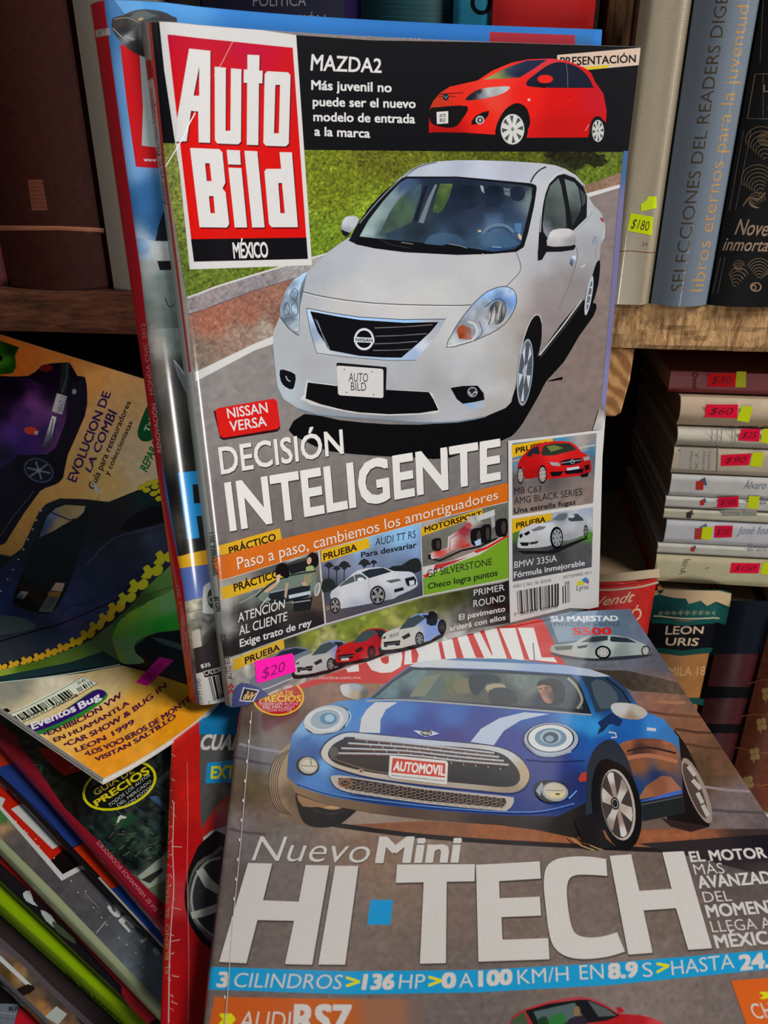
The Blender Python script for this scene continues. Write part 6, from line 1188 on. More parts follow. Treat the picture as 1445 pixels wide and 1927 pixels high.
H_.poly([(1094, 1455), (1104, 1453), (1106, 1470), (1092, 1472), (1088, 1466)], '#a83428'); H_.line([(1070, 1505), (1085, 1490)], 3, '#5c8cc8'); H_.line([(990, 1430), (1040, 1434), (1100, 1432)], 1.5, '#101c50', 3)
# front wheel
H_.poly([(1104, 1500), (1105, 1445), (1120, 1408), (1145, 1392), (1165, 1402), (1185, 1440), (1200, 1500), (1205, 1545), (1110, 1545)], '#242c38', 3); H_.poly([(1112, 1500), (1120, 1445), (1140, 1428), (1165, 1445), (1190, 1510), (1180, 1560), (1125, 1560)], '#0e0d10', 2)
H_.ell(1166, 1517, 40, 84, '#121113', rot=-.17); H_.ell(1163, 1515, 31, 68, '#a89c94', rot=-.17); H_.ell(1161, 1515, 28.5, 64, '#3c3432', rot=-.17)
for k in range(6):
    a = k*math.pi/3+.4; ca, sa = math.cos(a), math.sin(a)
    def q(r, t): x, y = 28*r*math.cos(t), 64*r*math.sin(t); c_, s_ = math.cos(-.17), math.sin(-.17); return (1161+x*c_-y*s_, 1515+x*s_+y*c_)
    H_.G([q(.15, a-.9), q(.55, a-.3), q(.95, a-.24), q(.98, a), q(.95, a+.24), q(.55, a+.3), q(.15, a+.9)], [(*q(.9, a), ('#b8b0a8', '#c0bcb8', '#8c7c74')[k % 3]), (*q(.4, a), ('#a4988c', '#907c70', '#b4b0a8')[k % 3])], 5)
H_.ell(1157, 1513, 8, 12, '#1c1a1c', rot=-.17); H_.ell(1157, 1513, 6, 9, '#8c8680', hole=.8, rot=-.17)
for k in range(5): H_.line([(1066+k*9, 1578-k*1.2), (1085+k*9, 1592), (1110+k*8, 1600)], 2, '#b08c60' if k % 2 else '#2c2020', 2)
H_.poly([(1080, 1545), (1120, 1530), (1140, 1580), (1165, 1600), (1130, 1598), (1095, 1584)], '#151214', 1)
# ---- headlines
WT = '#c0bbb6'; SHD = '#4a423e'
H_.cs(380, 1540, 2.676)
H_.T_('Nuevo', (250, 214), (842, 226), (262, 90), WT, (852, 100), b=-.012, sh=.22, shadow=(1, 1.5, SHD)); H_.T_('Mini', (880, 222), (1300, 220), (884, 98), WT, (1300, 96), b=.045, sh=.1, shadow=(1, 1.5, SHD))
big = [[(232, 228), (354, 231), (308, 416), (487, 423), (522, 238), (641, 241), (555, 740), (418, 737), (464, 519), (280, 515), (224, 733), (87, 726)],
       [(671, 242), (788, 243), (721, 740), (586, 739)], [(982, 236), (1374, 234), (1372, 320), (1232, 322), (1228, 732), (1097, 735), (1116, 325), (975, 328)]]
for P in big: H_.poly([(x+6, y+7) for x, y in P], SHD, z=30)
for P in big: H_.poly(P, WT, z=31)
H_.poly([(848, 410), (963, 411), (948, 537), (832, 535)], '#1888c0')
H_.cs(900, 1540, 2.651)
bg2 = [[(-12, 235), (306, 218), (311, 303), (103, 316), (106, 402), (306, 394), (313, 488), (115, 496), (120, 609), (348, 601), (355, 706), (0, 718)],
       [tuple(p) for p in smooth([(643, 290), (540, 284), (480, 288), (450, 312), (441, 370), (450, 470), (468, 550), (495, 585), (550, 598), (620, 592), (692, 572)], False)]+[tuple(p) for p in smooth([(731, 668), (640, 694), (520, 705), (430, 688), (374, 640), (350, 560), (335, 440), (326, 330), (338, 250), (385, 209), (470, 194), (560, 195), (637, 206)], False)],
       [(654, 190), (762, 183), (803, 365), (963, 355), (917, 172), (1024, 167), (1165, 651), (1046, 659), (985, 451), (823, 462), (869, 674), (747, 683)]]
for i_, P in enumerate(bg2): H_.poly([(x+6, y+7) for x, y in P], SHD, z=30)
for i_, P in enumerate(bg2): H_.poly(P, WT, z=31)
for t, a, b_, hh, bb_, in (('EL MOTOR', (1062, 218), (1440, 196), 50, .035), ('MÁS', (1082, 283), (1232, 275), 52, -.008), ('AVANZADO', (1103, 350), (1530, 318), 58, .035), ('DEL', (1128, 420), (1268, 412), 52, -.008), ('MOMENTO', (1147, 495), (1570, 462), 60, .035), ('LLEGA A', (1168, 570), (1470, 548), 55, -.008), ('MÉXICO', (1190, 648), (1530, 620), 62, .035)):
    H_.T_(t, a, b_, (a[0]-hh*.28, a[1]-hh), WT, (b_[0]-hh*.34, b_[1]-hh), b=bb_, shadow=(.8, 1.2, SHD))
H_.cs()
H_.poly([(398, 1820), (650, 1828), (900, 1826), (1150, 1812), (1500, 1784), (1510, 1818), (1150, 1854), (900, 1868), (650, 1872), (380, 1862)], '#1c8cbc')
for t, a, b_, bb_, sh_, c in (('3', (409, 1857), (430, 1858), .05, .15, WT), ('CILINDROS', (441, 1858), (645, 1862), -.01, .2, WT), ('>', (652, 1862), (676, 1862), .03, 0, '#c8c41c'), ('136', (682, 1862), (740, 1861), .06, .15, WT), ('HP', (750, 1861), (800, 1861), -.01, .1, WT), ('>', (807, 1861), (830, 1860), .03, 0, '#c8c41c'), ('0', (833, 1859), (856, 1859), .06, .05, WT), ('A', (864, 1859), (890, 1858), -.01, 0, WT),
    ('100', (902, 1856), (962, 1852), .06, 0, WT), ('KM/H', (973, 1853), (1070, 1846), -.01, -.05, WT), ('EN', (1090, 1844), (1136, 1842), -.01, -.05, WT), ('8.9', (1146, 1842), (1198, 1838), .06, -.05, WT), ('S', (1208, 1840), (1228, 1838), -.01, -.1, WT), ('>', (1236, 1836), (1258, 1832), .03, 0, '#c8c41c'), ('HASTA', (1262, 1836), (1382, 1822), -.01, -.1, WT), ('24.0', (1392, 1826), (1470, 1818), .06, -.1, WT)):
    H_.T_(t, a, b_, (a[0], a[1]-27), c, (b_[0], b_[1]-27), b=bb_, sh=sh_)
H_.G([(404, 1876), (640, 1880), (760, 1880), (800, 1885), (790, 2000), (380, 2000)], [(450, 1900, '#b85420'), (600, 1900, '#b45824'), (740, 1900, '#8c6048'), (790, 1900, '#6c5c54'), (600, 1960, '#b05420')], 8)
H_.T_('»', (414, 1928), (440, 1928), (416, 1899), '#c8c41c', b=.06); H_.T_('AUDI', (448, 1937), (545, 1938), (456, 1903), WT, (548, 1904), b=-.01); H_.T_('RS7', (553, 1944), (655, 1944), (556, 1892), WT, (660, 1893), b=.05)
H_.poly([(1375, 1846), (1480, 1838), (1600, 2000), (1430, 2000)], '#c45820'); H_.T_('»', (1432, 1880), (1460, 1878), (1430, 1862), '#c8c41c', b=.05); H_.T_('CHEVROLET', (1420, 1918), (1580, 1904), (1408, 1890), WT, (1568, 1878), b=.0)
# red car at the lower edge
H_.cs(900, 1540, 2.651)
H_.G([(150, 1060), (170, 990), (240, 950), (350, 915), (490, 890), (570, 900), (650, 940), (700, 975), (800, 980), (900, 1010), (960, 1060), (900, 1150), (150, 1150)], [(300, 930, '#a82c34'), (500, 895, '#9c3c44'), (800, 1000, '#a02028'), (900, 1020, '#b83c40'), (700, 1050, '#a01c20'), (200, 1000, '#8c3030')], 9, 2)
H_.poly([(235, 960), (350, 925), (500, 905), (550, 905), (640, 945), (705, 985), (640, 1010), (400, 1040), (290, 1060)], '#181a1c'); H_.poly([(160, 1010), (230, 965), (250, 1030), (200, 1080)], '#3c4c38', 1); H_.poly([(275, 965), (480, 920), (530, 1000), (310, 1040)], '#4c5c5c'); H_.poly([(360, 990), (420, 970), (440, 1020), (350, 1040)], '#2c6838', 2); H_.poly([(300, 1000), (340, 990), (350, 1040), (300, 1040)], '#1c3c24', 2); H_.ell(492, 965, 16, 28, '#7c6440'); H_.poly([(455, 1000), (520, 985), (540, 1030), (440, 1040)], '#2c2430', 2); H_.poly([(545, 910), (640, 950), (690, 985), (600, 990)], '#4c5454'); H_.poly([(685, 945), (710, 940), (730, 965), (700, 975)], '#a02028', 1)
H_.cs()
H_.line([(474, 1340), (462, 1480), (450, 1620), (436, 1760), (428, 1880), (420, 1960)], 1.6, '#b0a8a4', 3, z=40)
for y in range(1360, 1900, 37): H_.ell(473-(y-1340)*.092, y, 1.4, 3.5, '#d0ccc8', n=8, z=41)
H_.line([(453, 1340), (430, 1500), (414, 1640), (398, 1800), (388, 1900)], 2, '#8c2a24', 3, z=40)
H_.build('cover_print', HI, outline=[(0, HI_S.s[1], 1), (0, .2074, -1), (1, .0001, 1), (1, .2749, -1)])
# ------------------------------------------------------------------ magazine with the yellow barcode corner, under the blue car magazine
zc = ZT-.0048
D4_S = lying_sheet((1395, 1930), (1318, 1470), zc, 0, .004)   # replaced below: far edge of the page runs left to right
p0, p1 = onz((1312, 1462), zc), onz((1445, 1530), zc)
eu4 = U(p1-p0); ev4 = np.array([eu4[1], -eu4[0], 0])
D4_S = Sheet(p0-eu4*.10+eu4*0, eu4, ev4, np.array([0, 0, 1.0]), [(0, 0), (.1, 0), (.2, 0)])
D4 = magazine('magazine', 'magazine corner with a $40 barcode, poking out under the blue car magazine', D4_S, .2, .17, .004, '#1a1b1d', out=[(0, 0), (.2, 0), (.2, .17), (0, .17)])
a = Art(D4_S, 1.1); a.cs(1150, 1300, 4.898)
a.T_('$40', (1232, 928), (1348, 972), (1246, 898), WH, (1362, 942), b=.05); a.T_('15 OCT', (1390, 1000), (1480, 1036), (1398, 980), '#8c8c8c', (1488, 1016))
a.poly([(1200, 950), (1258, 962), (1550, 1100), (1550, 1400), (1380, 1200)], '#b8b89c'); a.bars((1385, 1145), (1300, 1010), (1445, 1110), (1330, 985), 10, '#18181a', 6); a.T_('2 1 1', (1425, 1215), (1470, 1090), (1395, 1190), '#2c2c2c', (1440, 1060))
a.poly([(1370, 890), (1400, 845), (1500, 840), (1500, 960), (1440, 935)], '#98a818')
a.build('cover_print', D4, outline=[(0, .0001, 1), (0, .1999, -1), (1, .0001, 1), (1, .1699, -1)])

# ------------------------------------------------------------------ red magazine under its left side
zr = ZT-.0100
RD_S = lying_sheet((324, 1399), (304, 1915), zr, .095, .0055, .205)
RD = magazine('magazine', 'worn red magazine with a wheel photo, between the diagonal pile and the blue car magazine', RD_S, .205, .272, .0055, '#b01c18')
a = Art(RD_S, 1.1); a.cs()
a.G([(300, 1330), (384, 1330), (376, 1500), (384, 1700), (396, 1800), (380, 1960), (290, 1960)], [(350, 1380, '#b81c18'), (350, 1500, '#bc1c18'), (350, 1600, '#a81418'), (345, 1750, '#8c1418'), (350, 1850, '#9c1418'), (315, 1500, '#8c1c18'), (340, 1700, '#a82c30')], 8, noise=.03)
a.G([(376, 1200), (480, 1200), (480, 1480), (420, 1500), (378, 1560), (376, 1440)], [(400, 1420, '#4c4c4c'), (400, 1500, '#4a4a4a'), (430, 1400, '#3c3c3e'), (400, 1550, '#484848')], 9, noise=.06)
a.poly([(375, 1300), (480, 1300), (480, 1384), (375, 1382)], '#1470a4'); a.cs(0, 1180, 3.0104)
a.T_('CUARTO', (1133, 693), (1480, 697), (1150, 612), WT, (1500, 614), b=.05, sh=.1); a.poly([(1175, 770), (1340, 752), (1330, 880), (1163, 886)], '#0e84bc'); a.T_('EXTRA', (1195, 858), (1420, 852), (1200, 792), '#d0c81c', (1428, 780), b=.05)
a.cs(0, 1500, 3.0104)
a.poly([(1150, 230), (1200, 190), (1280, 165), (1300, 330), (1160, 330)], '#a8acae', 1)
a.poly([(1045, 560), (1060, 440), (1100, 330), (1150, 250), (1290, 220), (1290, 880), (1190, 860), (1110, 780), (1060, 680)], '#141416', 2)
a.poly([(1062, 560), (1080, 450), (1120, 370), (1200, 320), (1290, 300), (1290, 840), (1200, 820), (1130, 750), (1078, 670)], '#5c5a58', 2); a.poly([(1070, 560), (1085, 460), (1130, 385), (1210, 340), (1290, 325), (1290, 830), (1205, 800), (1130, 730), (1085, 650)], '#2c3034', 2)
a.line([(1250, 345), (1180, 365), (1120, 430), (1090, 520), (1085, 600), (1110, 690), (1160, 750), (1220, 795)], 14, '#8c8c86', 3)
for P in ([(1110, 420), (1150, 400), (1200, 470), (1270, 530), (1230, 550), (1160, 510)], [(1080, 655), (1090, 690), (1150, 680), (1260, 640), (1270, 590), (1160, 630)], [(1230, 560), (1290, 540), (1290, 620), (1240, 620)]): a.poly(P, '#a8a8a0', 1)
a.poly([(1200, 820), (1300, 870), (1300, 1000), (1170, 1000)], '#2c4468')
# worn spine: white cracks and lettering
a.line([(975, 400-1080+700), (985, 60), (978, 300), (985, 500), (970, 720), (960, 930), (955, 1280)], 5, '#b4a8a0', 3); a.line([(1060, -200), (1065, 100), (1060, 400), (1066, 700), (1070, 960), (1065, 1280)], 2.5, '#c88078', 3)
r_ = random.Random(4)
for k in range(26):
    y = -230+k*58+r_.uniform(-25, 25); x = 975+r_.uniform(-12, 10); a.line([(x-r_.uniform(0, 14), y+r_.uniform(-9, 9)), (x, y+r_.uniform(-6, 6)), (x+r_.uniform(3, 12 if k % 3 else 60), y+r_.uniform(-16, 16))], r_.uniform(1.5, 4), '#b4a49c')
a.T_('EL BUENO  EL MALO  Y EL MEXICANO', (955, 1000), (962, -50), (936, 1000), '#8c6c44', (944, -50), b=.01)
a.build('cover_print', RD, outline=[(0, RD_S.s[0], 1), (0, .2049, -1), (1, .0001, 1), (1, .2719, -1)])

# ------------------------------------------------------------------ the diagonal pile on the left
def pile(label, p0, p1, z, vtop, th_, col, fn, wd=.205, ln=.272, name='magazine'):
    S = lying_sheet(p0, p1, z, vtop, th_, wd); m_ = magazine(name, label, S, wd, ln, th_, col)
    a_ = Art(S, 1.1); fn(a_)
    a_.build('cover_print', m_, outline=[(0, S.s[0], 1), (0, wd-.0001, -1), (1, .0001, 1), (1, ln-.0001, -1)]); return m_, S
def f_a(a):
    a.cs()
    a.G([(-200, 1200), (420, 1200), (420, 1900), (200, 1900)], [(100, 1440, '#10140f'), (200, 1560, '#182220'), (250, 1620, '#141c1a'), (290, 1600, '#2c3c34'), (230, 1500, '#1c1e20'), (280, 1680, '#7c8478'), (300, 1640, '#5c6458'), (90, 1430, '#2c342c'), (150, 1500, '#0e1010')], 8, noise=.3)
    a.cs(0, 1340, 4.379); r = random.Random(8)
    for k in range(34):
        x = 560+r.random()*800; y = 560+r.random()*620
        if x-560 > (y-560)*.1: a.line([(x, y), (x+60+r.random()*60, y+46+r.random()*50)], r.choice((8, 14, 22)), r.choice(('#1c2c30', '#243634', '#3c5054', '#10181a', '#2c3c44')))
    for k in range(60): x = 850+r.random()*520; y = 900+r.random()*300+(x-1100)*.1; a.line([(x, y), (x+r.uniform(20, 70), y-r.uniform(-20, 50))], 4, r.choice(('#2c5c34', '#1c4428', '#5c7c50', '#284c30', '#84684c')))
    for k in range(30): t = r.random()*6.3; q_ = 20+r.random()*70; a.line([(350, 440), (350+q_*math.cos(t), 440+q_*math.sin(t))], 4, r.choice(('#3c4c40', '#54685a', '#2c3c30')))
    a.poly([(900, 880), (1080, 830), (1150, 880), (1000, 960)], '#1c4028', 1); a.T_('A', (965, 915), (1040, 870), (950, 880), '#b0b8a8', b=.06)
    a.poly([(300, 300), (420, 440), (530, 532), (700, 480), (700, 300)], '#a01c14'); a.T_('www', (575, 472), (640, 450), (570, 455), '#b08880')
    for k in range(7): a.poly([(1230+k*22, 700+k*18), (1290+k*12, 690+k*14), (1300+k*12, 706+k*14), (1240+k*22, 718+k*18)], '#3c5478')
    a.ell(985, 610, 318, 190, '#c4bc14', rot=-.35); a.ell(985, 610, 296, 170, '#101412', rot=-.35)
    a.T_('LA MÁS', (775, 570), (900, 500), (760, 545), '#8c8c84', b=-.01); a.T_('COMPLETA', (770, 610), (980, 500), (758, 585), '#8c8c84', b=-.01)
    a.T_('GUÍA DE', (790, 695), (1110, 500), (765, 655), '#a88c3c', (1080, 460), b=.02); a.T_('PRECIOS', (800, 782), (1235, 505), (772, 742), '#c4b41c', (1200, 455), b=.045)
    a.T_('TODOS LOS AUTOS', (905, 792), (1240, 530), (892, 765), '#b0b4b0', (1228, 510)); a.T_('DEL MERCADO', (975, 788), (1250, 582), (962, 766), '#b0b4b0', (1240, 562)); a.T_('CON FOTOS', (1040, 790), (1255, 628), (1028, 768), '#b0b4b0', (1244, 608))
    a.cs(0, 1500, 3.0104); a.poly([(780, 450), (1000, 270), (1000, 620), (900, 590)], '#8c9484'); a.poly([(800, 470), (920, 400), (925, 420), (850, 490)], '#2c2c2a', 1); a.poly([(840, 520), (1000, 440), (1000, 640), (900, 590)], '#5c6450')
    a.poly([(102, -330), (102, -316), (370, 69), (722, 412), (926, 607), (960, 640), (1000, 860), (690, 530), (490, 290), (250, 20), (-60, -260), (-100, -500)], '#7c1424')
    a.T_('LOS AMIGOS SE DESPIDEN EN EL HERMANOS RODRÍGUEZ'[30-6:], (548, 248), (924, 672), (533, 268), '#a85c60', (905, 692), z=None) if False else a.T_('T EN EL HERMANOS RODRÍGUEZ', (905, 680), (545, 262), (920, 665), '#b07074', (562, 246))
za = zr-.0058
MA, SA = pile('magazine with a maroon spine and a yellow ringed badge on its dark cover', (9, 1402), (304, 1737), za-.0005, .12, .0050, '#7c1424', f_a)
def f_b(a):
    a.cs(0, 1500, 3.0104)
    a.poly([(-800, -900), (300, -900), (700, 100), (490, 250), (415, 288), (150, 20), (-40, -160)], '#1c3474', z=0); a.poly([(415, 288), (492, 246), (760, 460), (690, 490), (635, 520)], '#b42c10'); a.poly([(-40, -160), (-300, -420), (-40, -400), (70, -190)], '#a42c14')
    a.line([(405, 292), (500, 243)], 6, '#100e14')
    a.poly([(635, 520), (690, 490), (760, 460), (1100, 800), (1100, 1000), (915, 830)], '#1c3c84')
    a.line([(-20, -140), (200, 60), (310, 175), (400, 290), (560, 450)], 5, '#0c0c0e', 3); a.line([(560, 455), (740, 650), (915, 838), (1000, 930)], 12, '#9c948c', 3)
MB_, SB_ = pile('magazine showing a blue and red striped strip beside the maroon spine', (0, 1462), (304, 1783), za-.0059, .12, .0030, '#100e10', f_b)
def f_c(a):
    a.cs(0, 1500, 3.0104)
    a.G([(-900, -900), (300, -400), (950, 500), (1000, 1400), (910, 1180), (0, 240), (-900, -600)], [(100, 300, '#4c4848'), (300, 480, '#484448'), (450, 450, '#4c484a'), (600, 700, '#48484c'), (800, 900, '#5c666c'), (850, 950, '#64707a'), (700, 800, '#50545a'), (10, 120, '#3c6c38'), (20, 180, '#9c7c58'), (60, 220, '#5c5450')], 10, noise=.06)
    a.poly([(-500, -400), (0, 70), (350, 475), (495, 395), (150, 20), (-300, -500)], '#b8b6b4'); a.poly([(-400, -380), (0, 40), (30, 75), (290, 360), (360, 300), (430, 280), (100, -60), (-300, -500)], '#b01c10')
    a.poly([(288, 360), (385, 275), (470, 378), (355, 438)], '#0e0c0e'); a.poly([(62, 68), (160, 20), (200, 40), (360, 265), (298, 296)], '#b4b4b2'); a.poly([(-40, -20), (30, 10), (10, 60), (-100, -60)], '#b4b4b2'); a.poly([(-60, -170), (60, -60), (100, -20), (30, -40), (-10, -80)], '#b4b4b2')
    a.T_('S', (705, 650), (640, 580), (640, 660), WT, (610, 600), b=.05) if False else None
    a.T_('SE', (608, 628), (728, 762), (662, 580), '#b4b2ac', (790, 712), b=.04); a.T_('T', (780, 800), (818, 842), (826, 772), '#b4b2ac', b=.05); a.T_('e', (862, 868), (888, 896), (905, 832), '#b4b2ac', b=.05); a.poly([(480, 545), (560, 625), (565, 632), (485, 552)], '#a8a8a4')
    for k in range(26): r = random.Random(k); x = r.random()*850; y = x*1.1+60+r.random()*140; a.ell(x, y-120, 3, 5, '#bcbcb8', n=7)
    a.line([(545, 770), (600, 705)], 5, '#9c9c98'); a.line([(580, 600-40), (820, 815)], 3, '#38383c')
    a.poly([(-900, -650), (0, 232), (300, 530), (700, 950), (912, 1172), (1000, 1270), (1000, 1400), (600, 1000), (250, 640), (0, 380), (-900, -500)], '#8a9270')
MC_, SC_ = pile('magazine with a white framed red square on grey road and pale green spine', (0, 1593), (302, 1902), za-.0093, .13, .0052, '#8a9270', f_c)
def f_d(a):
    a.cs(0, 1500, 3.0104)
    a.poly([(-900, -700), (1100, 1200), (1300, 1700), (-900, 0)], '#16151a', z=0)
    a.poly([(-600, -330), (0, 240), (300, 520), (620, 830), (940, 1170), (1000, 1500), (880, 1262), (690, 1075), (430, 790), (240, 590), (0, 372), (-600, -150)], '#981418')
    a.T_('sucios pero seguros', (480, 800), (800, 1135), (510, 780), '#b06058', (830, 1112), b=.0)
    a.poly([(130, 545), (170, 530), (190, 590), (215, 620), (150, 590)], '#a8aca8', 2); a.poly([(230, 640), (290, 670), (340, 760), (260, 700)], '#9ca09c', 2); a.poly([(300, 700), (420, 800), (420, 830), (320, 760)], '#3c4430', 2)
    a.poly([(690, 1060), (800, 1160), (880, 1262), (1000, 1500), (700, 1260), (690, 1150)], '#a01828'); a.poly([(815, 1285), (895, 1255), (1000, 1500)], '#0e0c0e')
MD_, SD_ = pile('magazine with a bright red spine strip, just under the pale green spine', (0, 1650), (292, 1925), za-.0148, .14, .0040, '#981418', f_d)
def f_e(a):
    a.cs(0, 1500, 3.0104)
    a.poly([(-900, -900), (1300, 1100), (1300, 2000), (-900, 400)], '#7c9c08', z=0)
    a.line([(-300, 430), (0, 692), (150, 812), (330, 970), (520, 1150), (690, 1310)], 5, '#a8bc2c', 3)
    a.poly([(-300, 440), (0, 700), (330, 975), (690, 1320), (690, 1500), (0, 900), (-300, 650)], '#6a8a08'); a.T_('No. 203 AGOSTO 2012', (262, 1032), (700, 1400), (290, 1000), '#1c2408', (728, 1365), b=.045)
ME_, SE_ = pile('thick lime green magazine with its date line on the spine, low in the pile', (0, 1698), (210, 1886), za-.0192, .15, .0080, '#7c9c08', f_e)
def f_f(a):
    a.cs(0, 1500, 3.0104)
    a.poly([(-900, -900), (1300, 1100), (1300, 2000), (-900, 400)], '#2c2426', z=0)
    a.G([(-200, 700), (0, 800), (400, 1200), (600, 1500), (300, 1500), (0, 1040), (-200, 900)], [(30, 850, '#5c4c50'), (200, 1000, '#4c4440'), (100, 1000, '#8c6c48'), (250, 1200, '#94683c'), (300, 1150, '#3c3434'), (50, 1000, '#4c3c20')], 9, noise=.08)
    a.poly([(0, 895), (185, 1070), (165, 1082), (0, 930)], '#b0b4b4'); a.poly([(255, 1245), (320, 1185), (380, 1230), (330, 1290)], '#9ca09c'); a.poly([(80, 1100), (160, 1060), (200, 1090), (120, 1130)], '#1c1414', 2)
    a.line([(-100, 730), (0, 815), (150, 950), (300, 1100), (520, 1300)], 34, '#4c4448', 3)
    a.line([(-50, 970), (60, 1080), (180, 1190), (330, 1340)], 30, '#4c4c4e', 3); a.T_('ESPECIAL AUTOS 2012', (0, 1085), (130, 1200), (8, 1068), '#9c9c9c', (140, 1180))
MF_, SF_ = pile('magazine with a brown photo and grey spine below the lime green one', (0, 1838), (95, 1930), za-.0274, .17, .0050, '#4c4c4e', f_f)
def f_g(a):
    a.cs(0, 1500, 3.0104)
    a.poly([(-900, 0), (1300, 1100), (1300, 3000), (-900, 2500)], '#141214', z=0)
    a.poly([(0, 1170), (110, 1172), (80, 1290), (0, 1290)], '#5c646c'); a.T_('BLF', (50, 1210), (98, 1212), (52, 1188), '#1c1c20', b=.05); a.poly([(112, 1190), (160, 1230), (260, 1320), (70, 1320)], '#a01420'); a.line([(0, 1220), (90, 1232)], 3, '#8c9090'); a.line([(0, 1250), (86, 1262)], 3, '#3c4044')
MG_, SG_ = pile('magazine with a grey and red corner, lowest of the diagonal pile', (-120, 1840), (20, 1990), za-.0326, .15, .0050, '#141214', f_g)

# ------------------------------------------------------------------ bent magazine leaning at the back left
P0v = onz((195, 1465), ZT-.0010); EVv = U((-.83, .555, .055)); EUv = U(np.cross(EVv, (0, 0, 1.0)))
if EUv[1] < 0: EUv = -EUv
NVv = np.cross(EUv, EVv); NVv = NVv if NVv[2] > 0 else -NVv
kn = [(-.001, -16), (.02, -9), (.045, -2), (.058, 6), (.078, 38), (.1, 53), (.13, 58), (.205, 60)]
pr = [(0.0, 0.0)]; ns = 44
for i in range(ns):
    s_ = .205*(i+.5)/ns; an = math.radians(np.interp(s_, [k[0] for k in kn], [k[1] for k in kn])); pr.append((pr[-1][0]+.205/ns*math.cos(an), pr[-1][1]+.205/ns*math.sin(an)))
VW_S = Sheet(P0v, EUv, EVv, NVv, pr)
VW = magazine('magazine', 'bent orange and cream magazine with purple and green cars, leaning at the back left', VW_S, .205, .27, .0030, '#c0bab0', s_in=.0)
V = Art(VW_S, 1.8); V.cs()
V.G([(-700, 300), (700, 600), (800, 1400), (190, 1500), (-700, 1100)], [(30, 690, '#b85c20'), (100, 690, '#b86a2c'), (160, 730, '#c08040'), (200, 770, '#c0925c'), (250, 850, '#b49c78'), (270, 880, '#b4a080'), (200, 900, '#b8985c'), (130, 900, '#b88c4c'), (60, 990, '#a87c3c'), (20, 1020, '#a8803c'), (100, 1300, '#a8a08c'), (30, 1290, '#6c6c60'), (200, 1280, '#a89468'), (300, 1250, '#94742c'), (340, 1290, '#a07420'), (250, 1350, '#b07c28'), (200, 1420, '#b87418'), (130, 1370, '#b88c3c'), (330, 1370, '#b07010'), (60, 1340, '#a89c7c')], 9, noise=.03)
# purple car
V.cs(0, 600, 4.379)
V.poly([(-100, 460), (0, 470), (230, 470), (330, 400), (400, 370), (520, 360), (580, 370), (640, 470), (700, 480), (720, 620), (700, 800), (560, 1120), (520, 1300), (420, 1380), (330, 1420), (200, 1600), (-100, 1900)], '#120a18', 2)
V.G([(-100, 500), (0, 490), (230, 490), (420, 560), (560, 690), (540, 850), (460, 1060), (380, 1120), (150, 1120), (60, 1200), (-100, 1300)], [(100, 600, '#0c0814'), (280, 740, '#6c3470'), (240, 780, '#382050'), (350, 790, '#542c5c'), (150, 850, '#3c1c54'), (100, 950, '#3c2064'), (200, 1020, '#301858'), (400, 950, '#281844'), (460, 1000, '#5c3060'), (50, 1100, '#1c1430'), (420, 620, '#140c1c'), (0, 800, '#120c1c')], 14, noise=.06)
V.ell(380, 405, 55, 30, '#5c1418'); V.poly([(510, 360), (580, 365), (570, 500), (530, 640), (490, 600)], '#1c2020', 1); V.line([(555, 370), (545, 500), (510, 610)], 8, '#3c4848'); V.poly([(640, 560), (670, 480), (690, 490), (680, 560), (650, 620)], '#101214', 1); V.ell(612, 600, 18, 22, '#6c7878')
V.poly([(470, 612), (552, 640), (512, 790), (428, 762)], '#a49ca0'); V.T_('3BRAZLO', (510, 780), (545, 645), (470, 768), '#2c2830', (505, 632), b=.0)
V.G([(430, 800), (465, 810), (410, 1050), (350, 1055)], [(440, 830, '#c8c8cc'), (430, 900, '#a8a8ac'), (390, 1000, '#5c5c68'), (400, 1030, '#2c2c38')], 8); V.line([(440, 820), (400, 1050)], 8, '#20202c'); V.poly([(205, 900), (270, 890), (310, 920), (300, 955), (215, 945)], '#a4301c', 2); V.poly([(285, 925), (318, 925), (310, 955), (285, 955)], '#9c8c90')
V.poly([(100, 1240), (150, 1150), (260, 1120), (400, 1120), (480, 1150), (525, 1230), (520, 1310), (450, 1370), (330, 1370), (200, 1320)], '#0c0a10', 2); V.ell(320, 1250, 128, 95, '#3c4458', rot=.45); V.ell(320, 1248, 116, 84, '#12141c', rot=.45)
for k in range(6): t = k*1.047+.3; V.line([(320, 1250), (320+100*math.cos(t), 1250+75*math.sin(t))], 16, '#545c68')
V.ell(320, 1250, 22, 18, '#6c7480'); V.line([(0, 1790), (100, 1640), (280, 1420)], 6, '#3c4450')
V.G([(-60, 170), (0, 178), (160, 235), (125, 300), (135, 400), (100, 450), (0, 460), (-60, 440)], [(0, 300, '#1c5008'), (90, 260, '#0c2408'), (60, 400, '#103808'), (30, 350, '#3c7818')], 10, 1); V.ell(5, 325, 16, 26, '#080c08')
